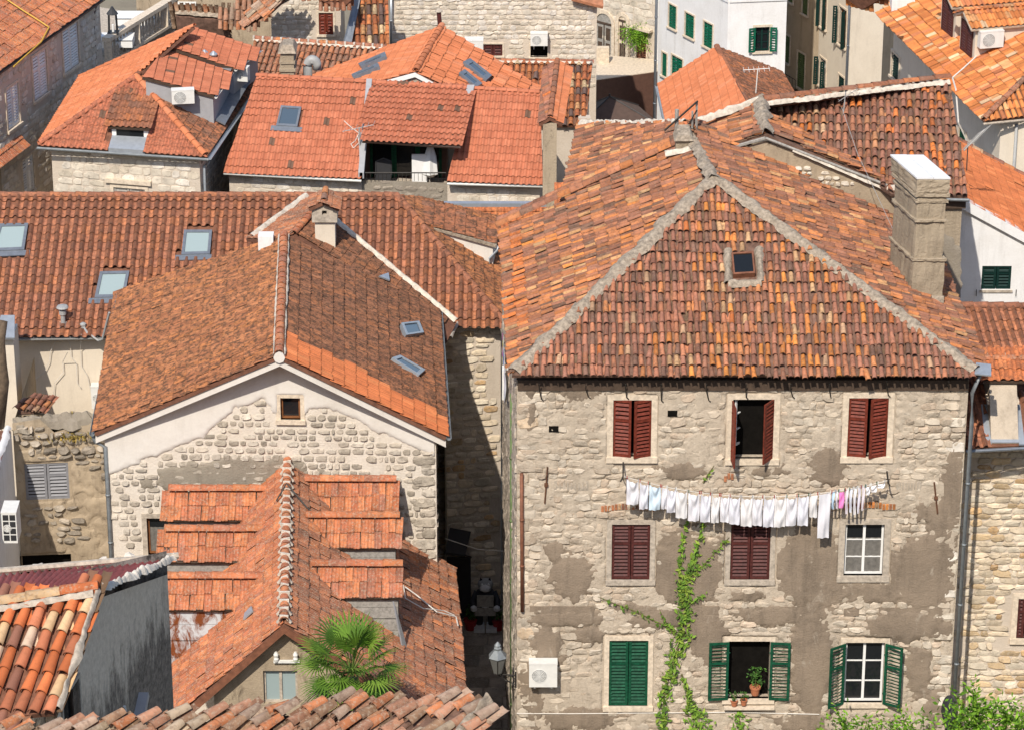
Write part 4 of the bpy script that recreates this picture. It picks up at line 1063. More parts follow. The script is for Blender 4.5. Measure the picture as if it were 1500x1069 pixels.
Wall(G, gr2, (a1.x+.3, a1.y), 0, ze-.2, mat='mortar_grey'); Wall(G, (a1.x+.3, a1.y), (gl.x, gl.y), 0, ze-.2, mat='plaster_gable')
window(G, gwall, (411, 582, 440, 614), style='glass', trim='trim_stone', frame='wood_warm', nx=1, ny=1, tw=.12, label='small square attic window with a brown wooden frame')
window(G, gwall, (216, 758, 250, 812), style='glass', trim='trim_grey', frame='wood_warm', nx=1, ny=1, tw=.14, curtain=True, label='window with wooden frame and net curtain beside the dormers')
window(G, gside, r=(1.2, 2.2, 7.2, 9.2), style='closed', mat='wood_dark', trim=None)
window(G, gside, r=(5.2, 6.2, 3.2, 5.0), style='closed', mat='wood_dark', trim=None)
# smooth render along the top of the gable, its lower edge running down to both corners
BND = [(100, 712), (165, 693), (225, 668), (300, 638), (345, 598), (385, 584), (400, 604), (444, 618), (452, 598), (480, 598), (520, 612), (545, 630), (575, 640), (600, 654), (640, 668), (700, 690)]
def bnd(u):
    for (u0, v0), (u1, v1) in zip(BND[:-1], BND[1:]):
        if u0 <= u <= u1: return lerp(v0, v1, (u-u0)/(u1-u0))
    return 700
def gable_f(a, t):
    u, v, d = proj(gwall.p(a, t)); return (bnd(u)-v)/14+.35*noise.noise(V((a*3, t*3, 0)))+.25*noise.noise(V((a*8, t*8, 0)))
render_coat(G, gwall, lambda a, t: -1 if (in_hole(gwall, a, t, .1) or not inside(gwall.poly, a, t)) else gable_f(a, t), .01, gwall.L-.01, 7.2, 12.98, .06, .05, 'plaster_gable')
grey_f = lambda u, v: 1-((u-330)/150)**2-((v-690)/26)**2 if u < 440 else -1
stones(gwall, P_GABST, (.19, .245), (.18, .42), proud=.045, gap=.05, margin=.14, region=(0, gwall.L, 5.2, 12), kind='block', wob=.14, mat='stone_grey', mask=lambda a, t: gable_f(a, t) < -.25 and RNG.random() > .12)
render_coat(G, gwall, lambda a, t: (lambda q: 1.0-((q[0]-340)/125)**2-((q[1]-(694-(q[0]-340)*.08))/24)**2+.7*noise.noise(V((a*2.5, t*2.5, 3)))+.3*noise.noise(V((a*7, t*7, 3))))(proj(gwall.p(a, t))), .4, 6.2, 8.0, 10.4, .06, .04, 'mortar_grey', 'old_masonry', label='band of dark weathered masonry')
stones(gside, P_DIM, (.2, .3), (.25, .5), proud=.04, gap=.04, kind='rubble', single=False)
t = 5.5; i = 0
while t < ze-.5:      # corner quoins
    h = RNG.uniform(.28, .38); w = (.45, .7)[i % 2]
    G.tiles.append(Rec(basis(gwall.S*(w-.05), gwall.U*(h-.05), gwall.N*.05, gwall.p(gwall.L-w/2, t+h/2)), 'block%d' % RNG.integers(5), pick(P_GABST), 'stone_grey', 'stone', wall_ob(gwall), gwall.p(gwall.L-w/2, t+h/2, .1), gwall.N, w*h)); t += h; i += 1
# raking plaster cornice
mb = MB(); 
for e, s in ((a0, -1), (b0, 1)):
    p0, p1 = e+V((-.02*s, .06, -.10)), r0+V((0, .06, -.10)); d = (p1-p0); up = V((0, 0, .24)); bk = V((0, .22, 0))
    mb.hexa([p0-up, p1-up, p1-up+bk, p0-up+bk, p0, p1, p1+bk, p0+bk])
mb.tube([r0+V((0, -.02, -.06)), r0+V((0, .2, -.06))], .16, 8)
G.part('gable_cornice', mb, 'plaster_gable')
gutter(G, a0+V((-.06, -.02, -.02)), a1+V((-.06, 0, -.02)), .075, 'gutter_grey'); gutter(G, b0+V((.07, -.02, -.02)), b1+V((.07, 0, -.02)), .075, 'gutter_grey')
pipe(G, [a0+V((-.06, .1, -.1)), a0+V((.0, .16, -.35)), a0+V((.27, .16, -.5)), V((a0.x+.27, a0.y+.16, 4.2))], .06, 'gutter_grey')
mb = MB(); mb.box((r1.x-.75, r1.y-.35, 12.75), (r1.x-.30, r1.y+.05, 13.45)); G.part('vent_stub', mb, 'plaster_white')
# rear part of the gable house: a darker roof running back to the long roof
R = house('rear wing with dark brown tiles behind the gable house, beside the little chimney', (-5, 14, 0))
q0, q1 = Z(430, 345, 13.0), Z(478, 289, 13.0); plK = plane3(q0, q1, Z(668, 474, 10.4)); plJ = plane3(q0, q1, Z(370, 352, 12.4))
roof_face(R, R.roof, [q0, q1, on(486, 322, plK), on(669, 473, plK), on(655, 500, plK), on(640, 470, plK)], 'flat', .205, .37, P_MOSSD, 'clay_moss', jit=.4)
roof_face(R, R.roof, [q0, q1, on(448, 290, plJ), on(360, 350, plJ), on(410, 352, plJ)], 'flat', .205, .37, P_DUSK, 'clay_lichen', jit=.4, single=True)
mb = MB(); lumpy(mb, on(484, 320, plK)+V((0, 0, .1)), on(669, 473, plK)+V((0, 0, .08)), .2, .07, .5, seed=3); lumpy(mb, on(448, 290, plJ)+V((0, 0, .1)), on(368, 350, plJ)+V((0, 0, .1)), .22, .07, .5, seed=5); R.part('valley_mortar', mb, 'mortar_white', smooth=True)
ridge_line(R, R.roof, q0, q1, .24, .38, P_LICH, 'clay_lichen', lift=.03)
kw = on(655, 500, plK); Wall(R, (kw.x-.1, kw.y), (kw.x-.1, 13.4), 0, kw.z-.15, mat='mortar_grey')
mb = MB(); p = on(690, 410, plK); q = [on(u, v, plK) for u, v in ((552, 410), (566, 405), (568, 416))]; mb.slab([x+plK[0]*.15 for x in q], .05); R.part('roof_vent', mb, 'zinc')
c0 = Y(462, 358, 12.6); wC = .60
CB = Thing('chimney', 'white plastered chimney with a gabled concrete hood and tile roof', 'chimney', c0)
mb = MB(); mb.box((c0.x, c0.y, 12.2), (c0.x+wC, c0.y+.6, 13.32)); CB.part('shaft', mb, 'plaster_cream')
mb = MB(); x0, x1, y0, y1 = c0.x-.08, c0.x+wC+.08, c0.y-.1, c0.y+.7; xm = (x0+x1)/2
W_ = Fr((x0, y0, 13.32), (1, 0, 0), (0, 0, 1), (0, -1, 0)); w = x1-x0; hx0, hx1, hz0, hz1 = w/2-.07, w/2+.07, .24, .38
mb.fbox(W_, 0, w, 0, hz0, -.8, 0); mb.fbox(W_, 0, hx0, hz0, hz1, -.8, 0); mb.fbox(W_, hx1, w, hz0, hz1, -.8, 0)
mb.add([W_.p(0, hz1, 0), W_.p(w, hz1, 0), W_.p(w, .52, 0), W_.p(w/2, .70, 0), W_.p(0, .52, 0), W_.p(0, hz1, -.8), W_.p(w, hz1, -.8), W_.p(w, .52, -.8), W_.p(w/2, .70, -.8), W_.p(0, .52, -.8)], [(0, 1, 2, 3, 4), (9, 8, 7, 6, 5), (1, 6, 7, 2), (4, 9, 5, 0)])
CB.part('hood', mb, 'trim_grey')
mb = MB(); mb.fbox(W_, hx0, hx1, hz0, hz1, -.3, -.28); CB.part('smoke_hole', mb, 'room')
CB.deck = MB(); CB.roof = bpy.data.objects.new('roof', bpy.data.meshes.new('roof')); COL.objects.link(CB.roof); CB.roof.parent = CB.root; CB.deckmat = 'deck'
rz = 13.32+.72
for s in (-1, 1): roof_face(CB, CB.roof, [V((xm, y0-.08, rz)), V((xm, y1+.1, rz)), V((xm+s*(w/2+.1), y1+.1, rz-.24)), V((xm+s*(w/2+.1), y0-.08, rz-.24))], 'flat', .2, .3, P_DUSK, 'clay_lichen', clip=False)
ridge_line(CB, CB.roof, V((xm, y0-.1, rz)), V((xm, y1+.1, rz)), .2, .4, P_OLD, 'clay_old')
mb = MB(); lumpy(mb, c0+V((-.1, -.05, .0)), c0+V((wC+.2, -.1, -.35)), .22, .1, .5, seed=2); CB.part('mortar_collar', mb, 'zinc', smooth=True)

# ============================================================ long house across the middle
H = house('long house with a ridged brown tile roof and three pale skylights across the middle', (-8, 15, 0))
zr = 12.2; za = 9.8
A, B = Z(-40, 287, zr), Z(581, 287, zr); Ea, Eb = Z(-40, 494, za), Z(739, 473, za); plA = plane3(A, B, Ea)
Eb = on(739, 473, plA); Ea = on(-40, 494, plA)
skq = [((0, 332), (42, 331), (36, 370), (-12, 372)), ((270, 341), (311, 341), (308, 376), (266, 377)), ((147, 402), (190, 401), (183, 439), (139, 440))]
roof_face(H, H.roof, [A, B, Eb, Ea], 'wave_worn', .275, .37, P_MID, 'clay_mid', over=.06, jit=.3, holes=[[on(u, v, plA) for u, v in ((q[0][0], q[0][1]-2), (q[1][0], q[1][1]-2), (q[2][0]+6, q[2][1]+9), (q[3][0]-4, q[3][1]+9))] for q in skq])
for q in skq: skylight(H, plA, q, 'glass_pale', 'zinc_dark', h=.1)
Ec = Z(731, 318, Eb.z); plE = plane3(B, Eb, Ec)
roof_face(H, H.roof, [B, Eb, Ec, on(612, 289, plE)], 'flat', .22, .37, P_MOSS, 'clay_moss', jit=.3)
ridge_line(H, H.roof, A, B, .26, .40, P_MID, 'clay_mid'); ridge_line(H, H.roof, B, Eb, .25, .40, P_MID, 'clay_mid')
bkz = V((0, 5, -2.0)); H.deck.slab([A, B, B+bkz, A+bkz], .12); occlude([A, B, B+bkz, A+bkz])
wy = Eb.y+.3
hl = Wall(H, (-18, 12.45), (-6.5, 12.4), 0, za-.25, mat='plaster_white', depth=.2); hl.mat = 'plaster_cream'
hr = Wall(H, (-3.2, 12.35), (Eb.x-.12, wy), 0, Eb.z-.12, mat='mortar_stone', depth=.2)
Wall(H, (-6.5, 12.42), (-3.2, 12.38), 0, za-.3, mat='mortar_stone')
Wall(H, (Eb.x-.12, wy), (Ec.x-.3, Ec.y), 0, Ec.z-.3, mat='mortar_grey'); Wall(H, (Ec.x-.3, Ec.y), (-18, Ec.y), 0, 9.5, mat='mortar_grey'); Wall(H, (-18, Ec.y), (-18, 12.45), 0, 9.8, mat='mortar_grey')
stones(hr, P_WARM, (.2, .3), (.3, .65), proud=.045, gap=.03, kind='block', margin=.05)
gutter(H, Ea+V((0, -.08, -.03)), Z(170, 492, za-.03)+V((0, -.08, 0)), .08, 'plastic_grey'); gutter(H, Y(656, 478, Eb.y-.08), Eb+V((.05, -.08, -.03)), .07, 'zinc')
pipe(H, [Eb+V((.02, -.1, -.1)), V((Eb.x+.02, Eb.y-.02, .3))], .05, 'zinc')
mb = MB(); lumpy(mb, on(670, 474, plA)+V((0, -.02, .03)), on(660, 497, plK)+V((0, 0, .05)), .1, .05, .4); H.part('valley_mortar', mb, 'mortar_white', smooth=True)
# white shed dormer on its far slope
n = plE[0]; d0, d1, d2 = on(637, 336, plE), on(722, 390, plE), on(722, 362, plE)
top0, top1 = d0+V((0, 0, .10)), d1+V((0, 0, .72))
DO = H.empty_part('dormer'); bpy.data.objects.remove(DO)
mb = MB(); bkd = V((.1, 1.3, .0)); mb.add([d0, d1, top1, top0, d0+bkd, d1+bkd, top1+bkd, top0+bkd], [(0, 1, 2, 3), (1, 5, 6, 2), (4, 7, 6, 5)]); DO = H.part('dormer', mb, 'plaster_gable')
mb = MB(); mb.slab([top0+V((-.1, -.12, .02)), top1+V((.12, -.12, .03)), top1+V((.15, 1.5, .06)), top0+V((-.1, 1.5, .12))], .09); H.part('dormer_roof', mb, 'mortar_hip', DO)
H2d = [top0+V((-.1, -.02, .06)), top1+V((.1, -.02, .06)), top1+V((.13, 1.5, .1)), top0+V((-.1, 1.5, .16))]
roof_face(H, DO, H2d, 'flat', .2, .35, P_DUSK, 'clay_moss', nodeck=True, jit=.3, axis=(-1, 0, .3), clip=False, single=False)
pipe(H, [top1+V((.15, -.1, .0)), top1+V((.15, -.1, -.15)), top1+V((-.1, -.14, -.4)), top1+V((-.1, -.14, -.75))], .045, 'zinc')
aircon(hl, (136, 558, 160, 590), label='white air conditioner on the cream wall beside the brown tile roof', bracket=False)
# roof vent bowl, satellite arm and cables at the eave
p = on(93, 478, plA)
th = Thing('roof_vent', 'grey mushroom shaped roof vent near the eave of the long roof', 'vent', p)
mb = MB(); mb.lathe(p+V((0, 0, -.1)), [(.07, 0), (.07, .45), (.11, .5), (.11, .62)], 10); th.part('pipe', mb, 'plastic_grey')
mb = MB(); mb.lathe(p+V((0, 0, .52)), [(.04, 0), (.19, .1), (.16, .15), (.02, .17)], 12); th.part('cap', mb, 'plastic_grey')
th = Thing('dish_arm', 'bent grey satellite dish arm at the eave beside the brown tile roof', 'antenna', on(122, 485, plA))
mb = MB(); mb.tube([on(122, 482, plA)+V((0, 0, .1)), Y(128, 488, 12.0), Y(144, 499, 11.8), Y(150, 497, 11.7), Y(160, 458, 11.4)], .035, 6); mb.lathe(on(122, 482, plA)+V((0, 0, .05)), [(.09, 0), (.1, .12), (.05, .16)], 8); th.part('arm', mb, 'plastic_grey')
for i, (L, lab) in enumerate((([(88, 472), (88, 486), (74, 515), (72, 530), (65, 545), (45, 560)], 'leftmost white cable dangling over the cream wall'), ([(97, 472), (94, 486), (103, 505), (104, 522), (112, 532), (113, 560), (118, 567)], 'white cable with a loop hanging down the middle of the cream wall'), ([(119, 490), (118, 512), (119, 535), (128, 550), (133, 574)], 'white cable hanging on the cream wall beside the air conditioner'), ([(99, 516), (92, 530), (93, 545), (80, 560), (78, 583)], 'short white cable curling low on the cream wall'))):
    cable(lab, [Y(u, v, 12.38-(.5 if k < 1 else .05)) for k, (u, v) in enumerate(L)], .011)

# ============================================================ dormered house in front
D = house('low house with a red ridged roof carrying three tiled dormers on each side', (-6, -2, 0)); D.budget = 300
zr = 9.8; r0, r1 = Z(416, 913, zr), Z(421, 676, zr)
plDR = plane3(r0, r1, Z(681, 1013, 6.25)); plDL = plane3(r0, r1, r0+V((-4, 0, -3.84)))
xr = b0.x
pR = [r0, r1, on(588, 812, plDR), on(661, 830, plDR)]; fe = on(681, 1013, plDR); fe2 = V((fe.x, r0.y+.4, 0)); fe2.z = (plDR[1]-plDR[0].x*fe2.x-plDR[0].y*fe2.y)/plDR[0].z
roof_face(D, D.roof, [r0, r1, on(661, 828, plDR), fe, fe2], 'flat', .205, .345, P_DUSK, 'clay_lichen', jit=.8, wave=.04)
le = V((r0.x-4.3, r0.y, 0)); le.z = (plDL[1]-plDL[0].x*le.x-plDL[0].y*le.y)/plDL[0].z; le2 = V((r0.x-4.0, r1.y, 0)); le2.z = (plDL[1]-plDL[0].x*le2.x-plDL[0].y*le2.y)/plDL[0].z
roof_face(D, D.roof, [r0, r1, le2, le], 'flat', .205, .345, P_LICH, 'clay_lichen', jit=.6, wave=.04)
ridge_line(D, D.roof, r0, r1, .25, .36, P_LICH, 'clay_lichen', lift=.05)
mb = MB(); d = (r1-r0); k = 22
for i in range(k):
    q = r0+d*(i/k+.01)+V((0, 0, .16)); mb.mbox(Matrix.Translation(q) @ Matrix.Rotation(RNG.normal(0, .3), 4, 'Y'), RNG.uniform(.18, .3), .07, .07)
    for s in (-1, 1): mb.mbox(Matrix.Translation(q+V((s*.13, -.02, -.1))) @ Matrix.Rotation(s*.9, 4, 'Y'), .16, .08, .05)
D.part('ridge_mortar', mb, 'mortar_white')
gD = Wall(D, (r0.x-1.9, r0.y+.35), (r0.x+1.4, r0.y+.35), 0, 8.1, 8.5, peak=[(1.9, 9.65)], mat='plaster_old')
gD.poly = [(0, 0), (3.3, 0), (3.3, zr-.15-1.4*.78), (1.9, zr-.12), (0, zr-.15-1.9*.96)]
Wall(D, (r0.x+1.4, r0.y+.35), (r0.x+1.5, r1.y), 0, 8.2, mat='plaster_old'); Wall(D, (r0.x-1.9, r1.y), (r0.x-1.9, r0.y+.35), 0, 7.9, mat='plaster_old')
Wall(D, (fe.x-.3, r0.y+.5), (fe.x-.5, 3.0), 0, fe.z-.2, mat='mortar_grey'); Wall(D, (r0.x+1.4, r0.y+.5), (fe.x-.3, r0.y+.5), 0, fe.z-.3, mat='mortar_grey')
mb = MB()
for s, m in ((-1, .965), (1, .78)):
    p1 = V((r0.x, r0.y-.02, zr-.06)); p0 = p1+V((s*2.6, 0, -2.6*m)); mb.hexa([p0+V((0, 0, -.22)), p1+V((0, 0, -.22)), p1+V((0, .3, -.22)), p0+V((0, .3, -.22)), p0, p1, p1+V((0, .3, 0)), p0+V((0, .3, 0))])
D.part('bargeboard', mb, 'pipe_rust')
window(D, gD, (386, 982, 436, 1030), style='glass', trim=None, frame='trim_grey', nx=2, ny=1, glass='glass_pale', label='low gable window beside the palm')
mb = MB(); a, t = gD.st(402, 963); mb.fbox(gD, a-.02, a+.65, t-.1, t-.04, .02, .1)
for x in (.05, .55): mb.lathe(gD.p(a+x, t-.05, .1), [(.05, 0), (.07, .08), (.05, .12), (.07, .2), (.03, .28)], 8)
D.part('insulator_bracket', mb, 'plastic_white')
def dormer(th, x0, x1, yr, zrid, drop=.50, dep=.84, pl=None, front='wood_grey', sgn=-1, label=None):
    rA, rB = V((x0, yr, zrid)), V((x1, yr, zrid)); eA, eB = V((x0, yr-dep, zrid-drop)), V((x1, yr-dep, zrid-drop))
    def zp(p): return (pl[1]-pl[0].x*p.x-pl[0].y*p.y)/pl[0].z-.1
    mb = MB(); xo, xi = (x0+.06, x1) if sgn < 0 else (x1-.06, x0)
    # side cheek at the outer end, front board, back
    yf = yr-dep+.14
    def P(x, y, top): return V((x, y, top if top is not None else zp(V((x, y, 0)))))
    zt = zrid-drop*(yr-yf)/dep-.06
    mb.add([P(xo, yf, None), P(xo, yr, None), P(xo, yr, zrid-.05), P(xo, yf, zt)], [(0, 1, 2, 3)])
    mb.add([P(xo, yr, None), P(xi, yr, min(zrid-.05, zp(V((xi, yr, 0))))), P(xi, yr, zrid-.05), P(xo, yr, zrid-.05)], [(0, 1, 2, 3)])
    o = th.part('dormer', mb, 'wood_dark', label=label)
    k = 4
    for i in range(k):
        za_, zb_ = (lerp(zp(V((xo, yf, 0))), zt, i/k), lerp(zp(V((xo, yf, 0))), zt, (i+1)/k))
        xe = xi; mbb = MB()
        xc = lambda z: (pl[1]-pl[0].y*yf-pl[0].z*(z+.05))/pl[0].x
        c0, c1 = xc(za_), xc(zb_)
        mbb.add([V((xo, yf-.015*(i % 2), za_)), V((c0, yf-.015*(i % 2), za_)), V((c1, yf-.015*(i % 2), zb_-.012)), V((xo, yf-.015*(i % 2), zb_-.012))], [(0, 1, 2, 3)])
        th.part('board', mbb, front, o)
    roof_face(th, o, [rA, rB, eB, eA], 'flat', .19, .49, P_LICH, 'clay_lichen', jit=.6, nodeck=True, clip=False, over=0)
    mb = MB(); mb.slab([rA, rB, eB, eA], .07); th.part('dormer_deck', mb, 'wood_dark', o)
    occlude([rA, rB, eB, eA])
    ridge_line(th, o, rA+V((0, 0, .04)), rB+V((0, 0, .04)), .30, .45, P_LICH, 'clay_lichen', lift=.04)
    return o
for i, (yr, ul, ur, v) in enumerate(((2.75, 247, 388, 720), (.45, 241, 384, 779), (-2.35, 238, 382, 848))):
    p, q = Y(ul, v, yr), Y(ur, v, yr); dormer(D, p.x, q.x, yr, p.z, pl=plDL, front='rusty_sheet' if i == 2 else 'wood_grey', sgn=-1, label=('left dormer nearest the white gable wall', 'middle dormer of the left slope', 'left dormer with rusty sheet metal below its tiles')[i])
for i, (yr, ul, ur, v) in enumerate(((2.75, 446, 578, 709), (.55, 448, 583, 762), (-2.25, 455, 587, 833))):
    p, q = Y(ul, v, yr), Y(ur, v-6, yr); dormer(D, p.x, q.x, yr, (p.z+q.z)/2, pl=plDR, front='wood_grey', sgn=1, label=('right dormer nearest the white gable wall', 'middle dormer of the right slope', 'right dormer above the palm')[i])
mb = MB(); n = plDL[0]; q = [on(u, v, plDL)+n*.1 for u, v in ((362, 900), (372, 890), (374, 897), (360, 910))]; mb.slab(q, .04); D.part('roof_vent', mb, 'zinc')
mb = MB(); q = on(596, 870, plDR); mb.slab([Y(579, 886, -3.3), Y(600, 960, -3.2), Y(593, 962, -3.5), Y(577, 880, -3.4)], .04); D.part('flashing', mb, 'zinc')
cable('pale loose cable lying over the right slope of the dormered roof', [on(u, v, plDR)+V((0, 0, .2)) for u, v in ((593, 868), (610, 880), (640, 905), (668, 912), (671, 925))], .02, 'cable_white')
cable('second pale cable looping down from the lowest right dormer', [on(u, v, plDR)+V((0, 0, .2)) for u, v in ((591, 866), (594, 885), (620, 900), (650, 903), (666, 910))], .016, 'cable_white')
cable('dark cable crossing the red ridge of the dormered roof', [on(405, 740, plDL)+V((0, 0, .15)), on(420, 724, plDR)+V((0, 0, .35)), on(450, 750, plDR)+V((0, 0, .15)), on(470, 765, plDR)+V((0, 0, .1))], .022, 'cable_dark')

# ============================================================ foreground: the old roof along the bottom edge
H = house('foreground house with lichen covered pink barrel tiles along the bottom edge', (-4, -40, gz(-40)), 'house'); H.deckmat = 'deck_old'; H.budget = 300
A = Z(-70, 1084, 25.9); dn = V((-.62, -.78, 0)).normalized(); sl = math.tan(rad(17)); nrm = V((dn.x*sl, dn.y*sl, 1)).normalized(); plN = (nrm, nrm.dot(A))
B = on(716, 1024, plN); C = on(655, 1096, plN); Dd = on(-70, 1135, plN)
roof_face(H, H.roof, [A, B, C, Dd], 'coppo', .24, .32, P_BIGOLD, 'clay_lichen', jit=1.5, wave=.10, axis=V((.72, .70, .3)), clip=False, deck_th=.25)
mb = MB(); lumpy(mb, B+V((0, 0, .0)), C+V((0, 0, .0)), .16, .12, .7, step=.06, seed=3); H.part('verge_mortar', mb, 'mortar_hip', smooth=True)
Wall(H, (C.x-.35, C.y-.4), (B.x-.4, B.y+.2), gz(-42)-1, B.z-.3, mat='plaster_stained'); Wall(H, (B.x-.4, B.y+.2), (A.x, A.y+.1), gz(-40)-1, 25.6, mat='plaster_stained')
Wall(H, (Dd.x, Dd.y), (C.x-.35, C.y-.4), gz(-44)-1, Dd.z-.3, C.z-.4, mat='plaster_stained')

# ============================================================ foreground left: big barrel tiles, corrugated sheet, stained wall
H = house('foreground house at the left with big orange barrel tiles and a black stained side wall', (-8, -33, gz(-33))); H.budget = 300
B = Z(139, 868, 24.0); dn = V((-.22, -.975, 0)).normalized(); sl = math.tan(rad(24)); nrm = V((dn.x*sl, dn.y*sl, 1)).normalized(); plO = (nrm, nrm.dot(B))
A, C, Dd = on(-60, 901, plO), on(80, 1042, plO), on(-110, 1060, plO)
roof_face(H, H.roof, [A, B, C, Dd], 'coppo', .255, .42, P_BIG, 'clay_new', jit=.7, wave=.05, axis=-V((dn.x, dn.y, -sl)), clip=False)
ridge_line(H, H.roof, A+V((0, .02, .06)), B+V((0, .02, .06)), .25, .55, P_BIG, 'clay_lichen', lift=.04)
mb = MB(); lumpy(mb, A+V((0, -.16, .07)), B+V((0, -.16, .07)), .14, .07, .5, step=.07); lumpy(mb, B+V((.06, 0, .06)), C+V((.06, 0, .04)), .12, .08, .9, step=.04, seed=5); H.part('verge_mortar', mb, 'trim_grey', smooth=True)
bk = Z(245, 832, 23.55); k0 = B+V((0, .1, .0)); k1 = Z(-60, 846, 23.2)
cs = V((C.x, C.y, 0)); 
_n = V((B.y-C.y, C.x-B.x, 0)).normalized(); bk = on(245, 832, (_n, _n.dot(B))); bk2 = bk
sw = Wall(H, (C.x+.02, C.y), (bk.x, bk.y), 12.0, C.z-.15, bk.z-.12, mat='wall_stained', depth=.3)
sB = (V((B.x, B.y, 0))-V((C.x, C.y, 0))).dot(sw.S); sw.poly = [(0, 0), (sw.L, 0), (sw.L, bk.z-.12-12), (sB, B.z-.12-12), (0, C.z-.15-12)]; sw.h = 12
Wall(H, (bk.x, bk.y), (k1.x, k1.y), 12, 22.8, mat='plaster_stained')
r = sw.rect(118, 905, 146, 985)
window(H, sw, r=(sB-2.0, sB-1.15, B.z-12-2.5, B.z-12-1.0), style='glass', trim='trim_grey', frame='wood_dark', nx=1, ny=1, tw=.06)
# corrugated sheet roof behind the ridge
mb = MB(); nC = 30; ed0 = A+V((0, .1, .02)); ed1 = B+V((.1, .1, .02)); f0 = Z(-60, 846, 23.2); f1 = bk2+V((.10, .1, .14)); f0 = Z(-60, 846, f1.z); vs = []
for i in range(nC*4+1):
    f = i/(nC*4); h = .04*math.sin(2*math.pi*i/4.0+.4)
    vs += [lerp(ed0, ed1, f)+V((0, 0, h)), lerp(f0, f1, f)+V((0, 0, h))]
mb.add(vs, [(2*i, 2*i+2, 2*i+3, 2*i+1) for i in range(nC*4)]); H.part('corrugated_roof', mb, 'fibre_red', smooth=True); occlude([ed0, ed1, f1, f0])
mb = MB(); lumpy(mb, B+V((.08, .1, .0)), f1+V((.0, 0, .0)), .15, .09, 1.1, step=.035, seed=12); H.part('stone_edging', mb, 'plaster_mortar', smooth=True)
mb = MB(); mb.tube([f0+V((0, .05, .05)), f1+V((.1, .05, .05))], .06, 6); H.part('roof_edge', mb, 'trim_grey')
for i in range(7):
    q = lerp(f0, f1, (.36, .44, .50, .57, .66, .70, .79)[i])+V((0, .22, -.16)); a = RNG.uniform(.07, .13)
    solo('rubble_stone', ('first', 'second', 'third', 'fourth', 'fifth', 'sixth', 'last')[i]+' loose stone from the left behind the corrugated red roof', 'stone', (lambda m: (m.add([q+V((v[0]*a*2, v[1]*a*2, (v[2]+.3)*a*1.3)) for v in SHAPES['rubble%d' % (i % 8)][0]], SHAPES['rubble%d' % (i % 8)][1]), m)[1])(MB()), 'plaster_mortar', 'loose stones behind the corrugated roof')
q = sw.p(sB+1.2, 21.3-12, .35)
th = Thing('skylight_box', 'pale blue sloping box top standing by the stained wall', 'box', Z(200, 1025, 21.0)); mb = MB(); c = Z(198, 1034, 20.8); mb.slab([c+V((-.22, -.12, -.15)), c+V((.16, -.12, -.15)), c+V((.22, .25, .15)), c+V((-.08, .25, .15))], .2); th.part('lid', mb, 'paint_grey')
cable('white bent hose against the black stained wall', [sw.p(sB+.9, 9.3, .1), sw.p(sB+1.0, 8.9, .12), sw.p(sB+.9, 8.2, .12), sw.p(sB+.6, 7.7, .1)], .03, 'plastic_white', cat='hose', name='hose')
# ============================================================ right neighbour: coursed stone front, tiled roof, pale dormer
H = house('coursed cream stone house with tiled roof and pale dormer at the right edge', (16, 4, 0))
wl = Wall(H, (12.45, 1.9), (22, 1.6), 0, 11.3, mat='mortar_stone', depth=.2)
zE = 11.45; E0, E1 = Z(1415, 656, zE), Z(1560, 648, zE); R0, R1 = Z(1380, 448, 13.55), Z(1560, 450, 13.55); plN2 = plane3(E0, E1, R0)
R1 = on(1560, 450, plN2)
dq = [on(u, v, plN2) for u, v in ((1446, 556), (1499, 556), (1499, 652), (1446, 654))]
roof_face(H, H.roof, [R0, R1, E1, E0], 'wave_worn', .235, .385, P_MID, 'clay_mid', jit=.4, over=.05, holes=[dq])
ridge_line(H, H.roof, R0, R1, .25, .42, P_MID, 'clay_mid')
H.deck.slab([R0, R1, R1+V((0, 5, -2)), R0+V((0, 5, -2))], .1); occlude([R0, R1, R1+V((0, 5, -2)), R0+V((0, 5, -2))])
Wall(H, (12.45, 11), (12.45, 1.9), 0, 11.2, mat='mortar_stone'); Wall(H, (22, 1.6), (22, 11), 0, 11.2, mat='mortar_stone'); Wall(H, (22, 11), (12.45, 11), 0, 11, mat='mortar_stone')
gutter(H, E0+V((0, -.1, -.03)), E1+V((0, -.1, -.03)), .07, 'zinc_dark')
window(H, wl, (1490, 876, 1512, 934), style='closed', mat='paint_maroon', tw=.16, label='window with dark red shutters in the cream stone wall')
stones(wl, P_WARM, (.15, .26), (.2, .6), proud=.05, gap=-.01, kind='rubble', margin=.18, wob=.15, region=(0, 9.55, 2, 11.1))
# dormer
q = [on(u, v, plN2) for u, v in ((1452, 650), (1492, 650), (1492, 575), (1452, 577))]
mb = MB(); f0, f1 = q[0]+V((0, 0, .02)), q[1]+V((0, 0, .02)); yb = q[2].y+1.0; zt = q[2].z+.75
mb.hexa([f0, f1, V((f1.x, yb, f1.z)), V((f0.x, yb, f0.z)), V((f0.x, f0.y+1.1, zt)), V((f1.x, f0.y+1.1, zt)), V((f1.x, yb, zt)), V((f0.x, yb, zt))])
do = H.part('dormer', mb, 'mortar_main')
mb = MB(); a = V((f0.x-.06, f0.y+.75, zt-.62)); b = V((f1.x+.06, f0.y+.75, zt-.62)); mb.hexa([a, b, b+V((0, .5, 0)), a+V((0, .5, 0)), a+V((0, 0, .09)), b+V((0, 0, .09)), b+V((0, .5, .09)), a+V((0, .5, .09))]); H.part('ledge', mb, 'trim_stone', do)
mb = MB()
for s, x in ((-1, f0.x), (1, f1.x)): mb.slab([V((x, f0.y-.05, f0.z)), V((x+s*.16, f0.y-.05, f0.z)), V((x+s*.16, f0.y+1.2, f0.z+.62)), V((x, f0.y+1.2, f0.z+.62))], -.05 if False else .06)
